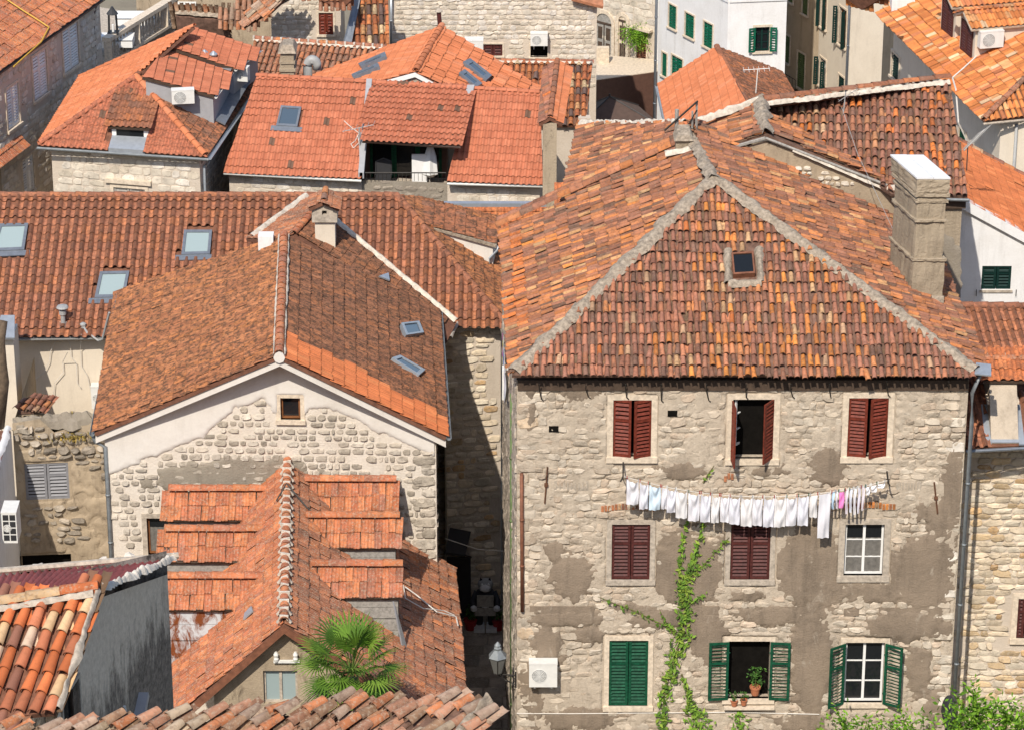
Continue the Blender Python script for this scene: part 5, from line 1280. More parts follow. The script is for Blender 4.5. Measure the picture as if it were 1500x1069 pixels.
mb.slab([f0+V((0, -.02, .04)), f1+V((0, -.02, .04)), f1+V((0, .45, .33)), f0+V((0, .45, .33))], .05); H.part('lead_apron', mb, 'zinc', do)
e0, e1 = Z(1440, 559, zt-.02), Z(1520, 559, zt-.02); t0, t1 = Z(1443, 541, zt+.16), Z(1520, 541, zt+.16)
t0 = V((e0.x, e0.y+.8, zt+.3)); t1 = V((e1.x, e1.y+.8, zt+.3))
roof_face(H, do, [e0, e1, t1, t0], 'wave', .235, .42, P_FRESH, 'clay_mid', jit=.4, clip=False, nodeck=True); mb = MB(); mb.slab([e0, e1, t1, t0], .08); H.part('dormer_deck', mb, 'wood_dark', do)
ridge_line(H, do, t0, t1, .22, .4, P_MID, 'clay_lichen')

# white house with the dark green shutters behind it
H = house('bright white house with one dark green shuttered window and orange roof at the right edge', (18, 16, 0))
ww = Wall(H, (12.9, 14), (22, 14), 0, 13.5, 10.6, mat='plaster_white', depth=.15)
p0, p1 = Y(1408, 293, 13.9), Y(1500, 343, 13.9); d = (p1-p0)/(p1.x-p0.x)
q0, q1 = p0+d*(-1.0), p0+d*7.0
ww.poly = [(0, 0), (ww.L, 0), (ww.L, q1.z-.12+(22-q1.x)*d.z), (0, q0.z-.12+(12.9-q0.x)*d.z)]
tr0 = V((q0.x, q0.y+5, q0.z)); plW2 = plane3(q0, q1, tr0)
u1 = on(1409, 256, plW2); u2 = on(1530, 262, plW2)
roof_face(H, H.roof, [q0, q1, V((q1.x, q1.y+6.2, q1.z)), V((q0.x, q0.y+6.2, q0.z))], 'flat', .22, .36, P_FRESH, 'clay_new', jit=.4)
mb = MB(); bb = V((0, .3, 0)); mb.hexa([q0+V((0, -.05, -.26)), q1+V((0, -.05, -.26)), q1+bb+V((0, 0, -.26)), q0+bb+V((0, 0, -.26)), q0+V((0, -.05, .06)), q1+V((0, -.05, .06)), q1+bb+V((0, 0, .06)), q0+bb+V((0, 0, .06))]); H.part('verge_coping', mb, 'plaster_white')
ridge_line(H, H.roof, V((q0.x, q0.y+6.2, q0.z)), V((q1.x, q1.y+6.2, q1.z)), .25, .4, P_OLD, 'clay_old')
window(H, ww, (1438, 390, 1481, 424), style='closed', mat='paint_darkgreen', trim=None, label='dark green closed shutters on the white wall')
mb = MB(); a0_, a1_, t0_, t1_ = ww.rect(1435, 425, 1483, 428); mb.fbox(ww, a0_, a1_, t0_, t1_, -.05, .05); H.part('sill', mb, 'trim_grey')
for u in (1430, 1488): a, t = ww.st(u, 428); mb = MB(); mb.tube([ww.p(a, t+.1, .05), ww.p(a, t-.12, .05)], .015, 4); H.part('shutter_hook', mb, 'iron')
Wall(H, (12.9, 21), (12.9, 14), 0, 13.3, mat='plaster_white'); Wall(H, (22, 14), (22, 21), 0, 10.5, mat='plaster_white'); Wall(H, (22, 21), (12.9, 21), 0, 10.5, mat='plaster_white')

# ============================================================ small ruined house at the left, below the cream wall
H = house('low ruined stone house with grey shutters and dry weeds on its broken top', (-13, 8, 0))
rw = Wall(H, (-14.6, 7.3), (-11.3, 7.6), 0, 9.0, mat='plaster_old', depth=.35)
rw.poly = [(0, 0), (rw.L, 0), (rw.L, 9.35), (2.6, 9.3), (2.2, 8.95), (1.7, 8.9), (1.2, 8.75), (.8, 9.2), (0, 9.1)]
Wall(H, (-11.3, 7.6), (-11.3, 12.3), 0, 9.2, mat='plaster_old'); Wall(H, (-14.6, 12.3), (-14.6, 7.3), 0, 9.0, mat='plaster_old')
H.deck.slab([V((-14.6, 7.5, 6.4)), V((-11.3, 7.75, 6.4)), V((-11.3, 12.4, 6.5)), V((-14.6, 12.4, 6.5))], .2); Wall(H, (-11.3, 8.05), (-14.6, 7.75), 6, 8.85, mat='plaster_old'); mb = MB(); lumpy(mb, V((-14.6, 7.52, 8.85)), V((-11.3, 7.82, 9.0)), .62, .3, .8, seed=21); H.part('wall_top', mb, 'mortar_grey'); H.deckmat = 'ground_earth'
window(H, rw, (37, 678, 101, 731), style='closed', mat='paint_grey_shaded', trim=None, label='window with two closed grey louvred shutters')
window(H, rw, (30, 812, 105, 850), style='none', trim=None, label='dark opening low in the ruined wall')
rub = lambda a, t: .3*noise.noise(V((a*1.2, t*1.2, 7)))+.35*noise.noise(V((a*4, t*4, 7)))
stones(rw, P_GREYST, (.16, .3), (.2, .5), proud=.12, gap=.03, kind='rubble', mask=lambda a, t: t > 8.05-.25*a+.2*math.sin(a*4) or (5.2 < t < 6.6 and a < 2.0 and rub(a, t) > -.05), margin=.02, mat='stone_grey', wob=.4)
render_coat(H, rw, lambda a, t: -1 if in_hole(rw, a, t, .02) else rub(a, t)+.12-(.8 if t > 8.2 else 0), .02, rw.L-.02, 4.2, 8.9, .07, .06, 'plaster_old', 'old_plaster')
# little tiled canopy over the dark vent
mb = MB(); c = Y(28, 590, 8.2); 
H2 = Thing('lean_to', 'small tiled lean-to over a dark opening above the ruined wall', 'lean-to', Y(40, 625, 8.0)); H2.deck = MB(); H2.roof = bpy.data.objects.new('roof', bpy.data.meshes.new('roof')); COL.objects.link(H2.roof); H2.roof.parent = H2.root; H2.deckmat = 'deck_old'
q = [Y(28, 588, 8.6), Y(70, 586, 8.6), Y(66, 600, 8.1), Y(26, 602, 8.1)]; roof_face(H2, H2.roof, q, 'coppo', .2, .3, P_OLD, 'clay_old', jit=.6, clip=False)
bw = Wall(H2, (q[3].x+.05, 8.15), (q[2].x-.05, 8.15), 8.6, q[3].z-.1, mat='plaster_old'); a0_, a1_, t0_, t1_ = bw.rect(30, 603, 50, 621); window(H2, bw, r=(.1, .55, .05, max(.2, bw.h-.06)), style='none', trim=None)
Wall(H2, (q[2].x-.05, 8.15), (q[1].x-.05, 8.7), 8.6, q[1].z-.12, mat='plaster_old')
# narrow cream strip, dark box and white wall at the very left edge
H = house('narrow whitewashed house at the left edge, its flank in shade', (-15, 3, 0))
c = Z(9, 650, 9.0); lw_ = Wall(H, (c.x-.05, -1.0), (c.x+.02, 7.0), 0, 9.0, mat='plaster_white'); Wall(H, (c.x-3, -1.0), (c.x-.05, -1.0), 0, 9.0, mat='plaster_white')
mb = MB(); lumpy(mb, V((c.x-.1, -1.2, 9.05)), V((c.x-.1, 7.2, 9.0)), .22, .08, .5, seed=2); H.part('coping', mb, 'plaster_white', smooth=True)
H.deck.slab([V((c.x-3, -1, 9)), V((c.x, -1, 9)), V((c.x, 7, 9)), V((c.x-3, 7, 9))], .15)
Wall(H, (c.x+.02, 7.0), (c.x-3, 7.0), 0, 9, mat='plaster_white')
W2 = Wall(None, (c.x-.5, 2.6), (c.x-.1, 5.2), 0, 9)
fr = Fr(Y(7, 790, 2.2), V((1, 0, 0)), V((0, 0, 1)), V((0, -1, 0)))
class _W:
    pass
acw = Wall(None, (Y(4, 790, 2.2).x, 2.6), (Y(4, 790, 2.2).x+.9, 2.6), 0, 9)
a, t = acw.st(5, 789)
th = aircon(acw, r=(a+.02, a+.44, t, t+.95), label='tall white air conditioner with a barred grille at the left edge', off=-.5, dep=.75, bracket=False)
mb = MB()
for i in range(2):
    for j in range(4): x0, z0 = a+.06+i*.19, t+.08+j*.21; mb.fbox(acw, x0, x0+.16, z0, z0+.17, .25, .258)
th.part('grille', mb, 'plastic_dark')
th = Thing('chimney', 'white chimney shaft with a slanted bluish cap beside the cream wall', 'chimney', Y(12, 600, 11.0))
mb = MB(); p, q = Y(-30, 492, 10.5), Y(20, 492, 10.5); mb.box((p.x, 10.4, 4), (q.x, 11.4, p.z)); th.part('shaft', mb, 'plaster_cream')
mb = MB(); p, q = Y(-8, 493, 10.2), Y(22, 493, 10.2); mb.slab([V((p.x, 10.1, p.z)), V((q.x, 10.1, p.z)), V((q.x-.1, 11.0, p.z+.35)), V((p.x+.1, 11.0, p.z+.35))], .08); th.part('cap', mb, 'zinc')
mb = MB(); mb.tube([Y(-6, 625, 7.2), Y(3, 560, 7.4), Y(-2, 500, 7.6), Y(4, 470, 7.9)], .25, 7, r2=.16)
th = Thing('dead_trunk', 'dead grey tree trunk leaning in at the left edge beside the cream wall', 'tree', Y(-6, 640, 7.2)); th.part('trunk', mb, 'bark', smooth=True)

# ============================================================ hip roofed house at the upper left with dormer and roof-top rooms
H = house('hip roofed stone house with a front dormer and a raised roof room, upper left', (-13, 33, 0)); H.budget = 300
ze, zr = 9.0, 10.85
FL, FR, BR, BL_ = Z(56, 213, ze), Z(303, 230, ze), Z(380, 117, ze), Z(117, 114, ze); A, B = Z(200, 112, zr), Z(284, 39, zr)
plf = plane3(FL, FR, A); pll = plane3(FL, BL_, A); plr = plane3(FR, BR, A)
dn_ = [on(u, v, plf) for u, v in ((156, 178), (216, 180), (214, 226), (156, 224))]
roof_face(H, H.roof, [FL, FR, A], 'wave', .215, .34, P_CORAL, 'clay_mid', over=.05, holes=[dn_])
roof_face(H, H.roof, [FL, A, on(284, 39, pll), on(236, 62, pll), on(117, 114, pll)], 'wave', .215, .34, P_BRIGHT, 'clay_new', jit=.2)
roof_face(H, H.roof, [FR, BR, on(284, 39, plr), A], 'flat', .21, .34, P_DUSK, 'clay_moss')
ridge_line(H, H.roof, FL+V((.05, 0, .05)), A, .24, .38, P_CORAL, 'clay_mid'); ridge_line(H, H.roof, FR+V((-.05, 0, .05)), A, .26, .38, P_BRIGHT, 'clay_new'); ridge_line(H, H.roof, A, B, .24, .38, P_DUSK, 'clay_mid')
ridge_line(H, H.roof, on(117, 114, pll), on(284, 39, pll), .22, .45, P_BRIGHT, 'clay_new')
cor = [(FL.x+.4, FL.y+.35), (FR.x-.3, FR.y+.35), (BR.x-.3, BR.y), (BL_.x+.4, BL_.y)]
ws = box_walls(H, cor, 0, ze-.12, 'mortar_stone')
window(H, ws[0], (167, 276, 213, 300), style='closed', mat='wood_grey', trim='trim_stone', label='shuttered window under a moulded cornice')
stones(ws[0], P_PALE, (.24, .34), (.32, .62), proud=.02, gap=.012, kind='block', wob=.08, margin=.12, region=(0, 8, 3, 8.75))
mb = MB(); a0_, a1_, t0_, t1_ = ws[0].rect(155, 263, 222, 269); mb.fbox(ws[0], a0_, a1_, t0_, t1_, 0, .12); H.part('cornice', mb, 'trim_stone')
stones(ws[1], P_DIM, (.24, .34), (.32, .62), proud=.03, gap=.022, kind='block', single=False)
gutter(H, FL+V((-.05, -.1, -.05)), FR+V((.05, -.1, -.05)), .075, 'gutter_grey'); gutter(H, FR+V((.1, 0, -.05)), BR+V((.1, 0, -.05)), .075, 'zinc')
pipe(H, [FR+V((.1, .2, -.1)), FR+V((-.15, .35, -.5)), V((FR.x-.15, FR.y+.35, 3))], .05, 'zinc')
# front dormer
q = [on(u, v, plf) for u, v in ((159, 222), (212, 224))]; S9 = q[1]-q[0]; S9.z = 0; w9 = S9.length; S9.normalize(); F9 = Fr(q[0], S9, V((0, 0, 1)), V((S9.y, -S9.x, 0)))
h9 = .80
mb = MB(); F9b = lambda a, t, d: F9.p(a, t, -d)
mb.add([F9b(0, -.1, .55), F9b(w9, -.1, .55), F9b(w9, h9, .55), F9b(0, h9, .55), F9b(0, .2, 2.2), F9b(w9, .2, 2.2), F9b(w9, h9+.35, 2.2), F9b(0, h9+.35, 2.2)], [(0, 1, 2, 3), (1, 5, 6, 2), (4, 0, 3, 7)]); do = H.part('dormer', mb, 'paint_white')
mb = MB(); mb.quad(F9b(.16, h9-.42, .54), F9b(w9-.16, h9-.42, .54), F9b(w9-.16, h9-.06, .54), F9b(.16, h9-.06, .54)); H.part('pane', mb, 'glass_dark', do)
mb = MB(); mb.hexa([F9b(0, -.1, 0), F9b(w9, -.1, 0), F9b(w9, -.1, .56), F9b(0, -.1, .56), F9b(0, .12, 0), F9b(w9, .12, 0), F9b(w9, .42, .56), F9b(0, .42, .56)]); H.part('sill_apron', mb, 'zinc', do)
e0, e1 = F9b(-.1, h9-.02, .38), F9b(w9+.1, h9-.02, .38); tt0, tt1 = on(168, 139, plf)+V((0, 0, .1)), on(224, 149, plf)+V((0, 0, .1))
roof_face(H, do, [e0, e1, tt1, tt0], 'wave', .215, .34, P_DUSK, 'clay_mid', nodeck=True, clip=False); mb = MB(); mb.slab([e0, e1, tt1, tt0], .1); H.part('dormer_deck', mb, 'wood_dark', do)
# two raised mono-pitch roofs over the right slope
def raised(H, px, zz, lab, wallmat='paint_grey', drop=1.0):
    P4 = [Z(u, v, z) for (u, v), z in zip(px, zz)]
    pl = plane3(P4[0], P4[1], P4[2]); P4[3] = on(*px[3], pl)
    mb = MB(); inn = [lerp(p, sum(P4, V((0, 0, 0)))/4, .06)-V((0, 0, .12)) for p in P4]; skirt(mb, inn, drop); o = H.part('roof_room', mb, wallmat, label=lab)
    roof_face(H, o, P4, 'flat', .21, .34, P_CORAL, 'clay_new', nodeck=True, axis=(P4[0]-P4[1])); mb = MB(); mb.slab(P4, .1); H.part('room_deck', mb, 'wood_dark', o); occlude(P4)
    return o, P4
o, Q = raised(H, ((243, 71), (341, 101), (314, 141), (209, 113)), (11.15, 10.35, 10.35, 11.15), 'nearer raised roof room')
o2, Q2 = raised(H, ((284, 41), (381, 72), (343, 101), (245, 69)), (11.3, 10.5, 10.5, 11.3), 'farther raised roof room')
gutter(H, Q[2]+V((.05, 0, -.05)), Q[1]+V((.05, 0, -.05)), .06, 'plastic_white'); gutter(H, Q2[2]+V((.05, 0, -.05)), Q2[1]+V((.05, 0, -.05)), .06, 'plastic_white')
fw9 = Wall(None, (Q[3].x+.2, Q[3].y-.05), (Q[2].x-.2, Q[2].y-.05), 0, 10)
aircon(fw9, (251, 128, 284, 148), label='white air conditioner under the raised roof room of the hip roofed house', off=.05, bracket=False)
mb = MB(); mb.slab([Z(345, 104, 9.75), Z(378, 100, 9.6), Z(330, 182, 9.25), Z(305, 170, 9.45)], .06); H.part('lead_flat', mb, 'zinc_dark')
sw9 = Wall(None, (Q[1].x-.35, Q[1].y+.4), (Q[1].x+.5, Q[1].y+.2), 0, 10)
aircon(sw9, (349, 96, 366, 116), label='white air conditioner standing on the lead flat roof beside the raised rooms', off=.0, bracket=False)
for i, (u, v) in enumerate(((287, 86), (300, 90), (313, 92))):
    p = Z(u, v, 10.6); th = Thing('roof_vent', ('leftmost', 'middle', 'rightmost')[i]+' of three little zinc vent pipes between the raised roofs', 'vent', p, 'three zinc vent pipes')
    mb = MB(); mb.lathe(p, [(.09, -.2), (.09, .28)], 8); th.part('pipe', mb, 'zinc'); mb = MB(); mb.lathe(p+V((0, 0, .30)), [(.15, 0), (.15, .03), (.03, .14)], 10); th.part('cap', mb, 'zinc')
mb = MB(); mb.slab([Z(282, 84, 10.62), Z(342, 97, 10.5), Z(338, 103, 10.5), Z(280, 88, 10.6)], .04); H.part('flashing', mb, 'zinc')

# ============================================================ coral roofed house with the recessed terrace
H = house('coral tiled house with a recessed roof terrace in the middle', (-3, 32, 0)); H.budget = 300
ze, zr = 8.0, 10.15
E0, E1 = Z(328, 251, ze), Z(795, 270, ze); R0, R1 = Z(377, 112, zr), Z(791, 137, zr); plc = plane3(E0, E1, on(580, 128, plane3(R0, R1, R0+V((0, 0, 1))) if False else plane3(R0, R1, E0)))
R0, R1 = on(377, 112, plc), on(791, 137, plc)
m0, m1 = on(541, 124, plc), on(690, 131, plc); n0, n1 = on(529, 262, plc), on(655, 266, plc)
roof_face(H, H.roof, [E0, n0, m0, R0], 'wave', .205, .345, P_CORAL, 'clay_new', over=.05, holes=[[on(u, v, plc) for u, v in ((410, 156), (444, 158), (440, 194), (402, 192))]])
roof_face(H, H.roof, [n1, E1, R1, m1], 'wave', .205, .345, P_CORAL, 'clay_new', over=.05)
skylight(H, plc, ((412, 158), (442, 160), (436, 189), (405, 187)), 'glass_blue', 'zinc_dark', h=.1)
c0, c1 = m0+V((.05, 0, .06)), m1+V((0, 0, .06)); zm = 9.25; e0, e1 = Z(531, 204, zm), Z(674, 213, zm)
roof_face(H, H.roof, [c0, c1, e1, e0], 'wave', .205, .345, P_CORAL, 'clay_new', over=.05, clip=False)
ridge_line(H, H.roof, R0, R1, .22, .40, P_CORAL, 'clay_new', lift=.02)
mb = MB(); 
for a, b, w in ((m0, n0, .1), (on(690, 133, plc), on(672, 205, plc), .13), (on(528, 203, plc), n0, .05)):
    d = (b-a); x = V((1, 0, 0)); mb.hexa([a-x*w, a+x*w, b+x*w, b-x*w]+[p+V((0, 0, .22)) for p in (a-x*w, a+x*w, b+x*w, b-x*w)])
H.part('terrace_kerb', mb, 'paint_grey')
gutter(H, E0+V((0, -.08, -.04)), n0+V((0, -.08, -.04)), .07, 'plastic_white'); gutter(H, n1+V((0, -.08, -.04)), E1+V((0, -.08, -.04)), .07, 'plastic_white'); gutter(H, e0+V((0, -.08, -.04)), e1+V((0, -.08, -.04)), .08, 'gutter_brown')
wa, wb, wc, wd = (E0.x+.15, E0.y+.3), (n0.x, n0.y+.3), (n1.x, n1.y+.3), (E1.x-.1, E1.y+.3)
wA = Wall(H, wa, wb, 0, ze-.1, n0.z-.1, mat='mortar_stone'); wB = Wall(H, wb, wc, 0, 7.8, mat='mortar_grey'); wC = Wall(H, wc, wd, 0, n1.z-.1, ze-.1, mat='mortar_stone')
for w in (wA, wC): stones(w, P_PALE, (.22, .32), (.3, .6), proud=.02, gap=.01, kind='block', wob=.1, region=(0, w.L, 5, 8.2))
stones(wB, P_GREYST, (.2, .3), (.3, .5), proud=.03, gap=.03, kind='rubble', region=(0, wB.L, 5, 8), mat='stone_grey')
wd_ = Wall(H, wd, (R1.x, R1.y), 0, ze, zr-.2, mat='mortar_stone'); Wall(H, (R0.x, R0.y), wa, 0, zr-.2, ze-.1, mat='mortar_grey')
H.deck.slab([R0, R1, R1+V((0, 2.5, -1.6)), R0+V((0, 2.5, -1.6))], .1); occlude([R0, R1, R1+V((0, 2.5, -1.6)), R0+V((0, 2.5, -1.6))])
# the terrace: floor, side walls, glazed doors, railing
fy0, fy1 = n0.y+.3, e0.y+1.5; fz = 7.2
mb = MB(); mb.box((n0.x, fy0, fz-.1), (n1.x, fy1+1, fz)); H.part('terrace_floor', mb, 'trim_grey')
mb = MB(); mb.quad(V((n0.x+.02, fy0, fz)), V((n0.x+.02, fy1, fz)), V((n0.x+.02, fy1, e0.z-.1)), V((n0.x+.02, fy0, n0.z))); mb.quad(V((n1.x-.02, fy0, fz)), V((n1.x-.02, fy1, fz)), V((n1.x-.02, fy1, e1.z-.1)), V((n1.x-.02, fy0, n1.z))); H.part('terrace_side', mb, 'paint_brown')
tw = Wall(H, (n0.x, fy1), (n1.x, fy1), fz-.1, e0.z-.1, mat='paint_brown', depth=.1)
for i, f in enumerate((.10, .38, .66)):
    r = (f*tw.L, (f+.24)*tw.L, .12, tw.h-.28); tw.hole(r); mb = MB(); mb.fbox(tw, r[0], r[1], r[2], r[3], -.09, -.08); o = H.part('terrace_door', mb, 'glass_dark')
    mb = MB(); 
    for a, b, c, d in ((r[0]-.07, r[0]+.03, r[2], r[3]), (r[1]-.03, r[1]+.07, r[2], r[3])): mb.fbox(tw, a, b, c, d, -.07, .03)
    H.part('door_frame', mb, 'paint_green', o)
mb = MB(); rl0, rl1 = V((n0.x+.05, fy0-.1, 7.78)), V((n1.x-.05, fy0-.1, 7.78))
mb.tube([rl0+V((0, 0, .32)), rl1+V((0, 0, .32))], .025, 5)
for i in range(22): p = lerp(rl0, rl1, i/21); mb.tube([p, p+V((0, 0, .32))], .011, 4)
H.part('railing', mb, 'iron')
th = Thing('folded_parasol', 'white folded parasol leaning on the recessed roof terrace', 'parasol', V((n1.x-.65, fy0+.7, fz)))
b = th.L; mb = MB(); k = 12; vs = []
for z_, r_ in ((.45, .10), (.6, .26), (1.2, .2), (1.75, .05)): vs += [b+V((r_*(1+.25*(j % 2))*math.cos(2*math.pi*j/k)+z_*.02, r_*(1+.25*(j % 2))*math.sin(2*math.pi*j/k), z_)) for j in range(k)]
mb.add(vs, [(i*k+j, i*k+(j+1) % k, (i+1)*k+(j+1) % k, (i+1)*k+j) for i in range(3) for j in range(k)]); th.part('canopy', mb, 'paint_white'); mb = MB(); mb.tube([b, b+V((0, 0, 1.85))], .03, 6); th.part('pole', mb, 'wood_grey')
th = Thing('board', 'white board standing on the roof terrace beside the folded parasol', 'board', V((n1.x-1.0, fy0+.55, fz))); b = th.L; mb = MB(); mb.box((b.x-.28, b.y, fz), (b.x+.25, b.y+.06, fz+1.35)); th.part('panel', mb, 'paint_white')
th = Thing('garden_chair', 'dark wicker chair on the recessed roof terrace', 'chair', V((n0.x+.75, fy0+.7, fz))); b = th.L
mb = MB(); mb.box((b.x-.28, b.y-.25, fz+.36), (b.x+.28, b.y+.28, fz+.43)); th.part('seat', mb, 'plastic_dark'); mb = MB(); mb.tube([b+V((-.28, .28, .4)), b+V((-.27, .36, .9)), b+V((0, .38, 1.0)), b+V((.27, .36, .9)), b+V((.28, .28, .4))], .03, 6); mb.quad(b+V((-.27, .3, .43)), b+V((.27, .3, .43)), b+V((.25, .36, .95)), b+V((-.25, .36, .95))); th.part('backrest', mb, 'plastic_dark')
for sx in (-1, 1):
    for sy in (-1, 1): mb = MB(); mb.tube([b+V((sx*.25, sy*.24, 0)), b+V((sx*.25, sy*.24, .37))], .025, 5); th.part('leg', mb, 'plastic_dark')
th = Thing('antenna', 'tangled television antenna by the left edge of the roof terrace', 'antenna', on(527, 222, plc)); b = on(527, 222, plc); mb = MB(); mb.tube([b, b+V((0, 0, .9))], .03, 6); mb.tube([b+V((-.6, 0, .75)), b+V((.5, 0, 1.0))], .016, 4)
for i in range(6): p = lerp(b+V((-.55, 0, .76)), b+V((.5, 0, 1.0)), i/5); mb.tube([p+V((0, -.25, .05)), p+V((.05, .3, .05))], .008, 4)
th.part('mast', mb, 'plastic_grey')
cable('looped white cable lying on coral tiles left of the terrace', [on(u, v, plc)+V((0, 0, .12)) for u, v in ((504, 182), (515, 192), (526, 200), (520, 212), (514, 216), (518, 222), (526, 214), (524, 203))], .014, 'cable_white')
# post wall at its right end, with the little tiled cap
th = Thing('fire_wall', 'tall narrow plastered fire wall with a small tiled cap', 'wall', Y(806, 290, 29.0)); p, q = Y(795, 290, 28.9), Y(815, 290, 28.9); zt_ = Y(805, 181, 28.9).z
mb = MB(); mb.hexa([V((p.x, 28.9, 0)), V((q.x, 28.9, 0)), V((q.x, 29.6, 0)), V((p.x, 29.6, 0)), V((p.x, 28.9, zt_-.05)), V((q.x, 28.9, zt_)), V((q.x, 29.6, zt_)), V((p.x, 29.6, zt_-.05))]); th.part('wall', mb, 'plaster_old')
th.deck = MB(); th.roof = bpy.data.objects.new('roof', bpy.data.meshes.new('roof')); COL.objects.link(th.roof); th.roof.parent = th.root; th.deckmat = 'deck'
a, b = V(((p.x+q.x)/2, 28.9, zt_+.22)), V(((p.x+q.x)/2+.3, 33.0, zt_+.9))
roof_face(th, th.roof, [a, b, b+V((.55, 0, -.3)), a+V((.45, 0, -.25))], 'flat', .2, .33, P_BRIGHT, 'clay_new', axis=(-1, 0, .5)); roof_face(th, th.roof, [a, b, b+V((-.5, 0, -.3)), a+V((-.4, 0, -.25))], 'flat', .2, .33, P_OLD, 'clay_old', axis=(1, 0, .5)); ridge_line(th, th.roof, a, b, .2, .4, P_DUSK, 'clay_old')
# low tiled strip below
H = house('low lean-to with a strip of orange tiles between the long house and the coral one', (1, 26, 0), 'lean_to', 'lean-to')
S0, S1 = Z(640, 304, 8.3), Z(800, 304, 8.3); T0, T1 = Z(640, 338, 7.55), Z(800, 338, 7.55)
roof_face(H, H.roof, [S0, S1, T1, T0], 'wave', .22, .36, P_FRESH, 'clay_mid', over=.05); mb = MB(); mb.box((S0.x, S0.y-.03, 8.28), (S1.x, S0.y+.2, 8.45)); H.part('flashing', mb, 'zinc')
Wall(H, (T0.x, T0.y+.2), (T1.x, T1.y+.2), 0, 7.5, mat='mortar_stone')
H = house('small shed roof of new orange tiles against the fire wall', (3, 27, 0), 'lean_to', 'lean-to'); q = [Z(815, 270, 9.2), Z(829, 270, 9.2), Z(829, 300, 8.6), Z(812, 300, 8.6)]
roof_face(H, H.roof, q, 'wave', .22, .36, P_FRESH, 'clay_mid', clip=False); Wall(H, (q[3].x, q[3].y+.1), (q[2].x, q[2].y+.1), 0, 8.5, mat='mortar_stone')

# ============================================================ big bright roof with four slim skylights
H = house('house with a bright orange gabled roof and four slim skylights', (-2, 38, 0)); H.budget = 300
r0, r1 = Z(608, 106, 10.45), Z(647, 39, 10.45); pla, plb = plane3(r0, r1, Z(455, 117, 8.6)), plane3(r0, r1, Z(786, 133, 8.6))
sl = [((559, 98), (563, 104), (538, 118-12), (527, 104)), ((547, 108), (559, 100), (558, 106), (519, 117))]
LQ = [((527, 99), (566, 82), (568, 88), (531, 104)), ((517, 115), (556, 98), (558, 103), (519, 119))]; RQ = [((676, 96), (686, 91), (718, 116), (710, 123)), ((670, 112), (678, 107), (704, 128), (695, 133))]
roof_face(H, H.roof, [r0, r1, on(455, 112, pla), on(440, 130, pla), on(546, 123, pla)], 'flat', .21, .36, P_BRIGHT, 'clay_new', jit=.2)
roof_face(H, H.roof, [r0, r1, on(792, 130, plb), on(785, 142, plb), on(650, 128, plb)], 'flat', .3, .42, P_BRIGHT, 'clay_new', jit=.5, holes=[[on(u, v, plb) for u, v in q] for q in RQ])
ridge_line(H, H.roof, r0, r1, .26, .45, P_BRIGHT, 'clay_new', lift=.03)
for q in LQ: skylight(H, pla, q, 'glass_blue', 'zinc_dark', h=.14, lip=False, fw=.3)
for q in RQ: skylight(H, plb, q, 'glass_blue', 'zinc_dark', h=.14, lip=False, fw=.3)
mb = MB(); g0, g1, g2 = on(546, 124, pla)+V((0, -.05, -.02)), r0+V((0, -.05, -.02)), on(651, 129, plb)+V((0, -.05, -.02)); h0, h1, h2 = Y(578, 130, r0.y+.08), Y(610, 113, r0.y+.08), Y(632, 133, r0.y+.08)
for a, b in ((g0, g1), (g1, g2)): w = V((0, 0, -.16)); bk = V((0, .25, 0)); mb.hexa([a+w, b+w, b+w+bk, a+w+bk, a, b, b+bk, a+bk])
H.part('gable_cornice', mb, 'paint_white'); mb = MB(); mb.add([g0+V((0, .12, -1.5)), g2+V((0, .12, -1.5)), g2+V((0, .12, -.05)), g1+V((0, .12, -.05)), g0+V((0, .12, -.05))], [(0, 1, 2, 3, 4)]); H.part('gable', mb, 'trim_grey')
gx0, gx1 = Z(455, 117, 8.6), Z(786, 133, 8.6); box_walls(H, [(gx0.x+.3, gx0.y-2), (gx1.x-.3, gx1.y-1.5), (gx1.x-.3, gx1.y+3), (gx0.x+.3, gx0.y+3)], 0, 8.3, 'plaster_cream')
H.deck.slab([r1, on(792, 130, plb), on(792, 130, plb)+V((0, 4, -1.5)), r1+V((0, 5, -2))], .1); H.deck.slab([r1, on(455, 112, pla), on(455, 112, pla)+V((0, 4, -1)), r1+V((0, 5, -2))], .1)
th = Thing('stove_pipe', 'thin rusty stove pipe with a conical cap behind the bright orange ridge', 'pipe', Y(645, 40, 41.3)); a = Y(646, 40, 41.3); mb = MB(); mb.tube([a+V((0, 0, -.6)), a+V((-.08, 0, .62))], .085, 8); th.part('pipe', mb, 'paint_maroon'); mb = MB(); mb.lathe(a+V((-.08, 0, .62)), [(.15, 0), (.15, .03), (.02, .13)], 8); th.part('cap', mb, 'trim_grey')
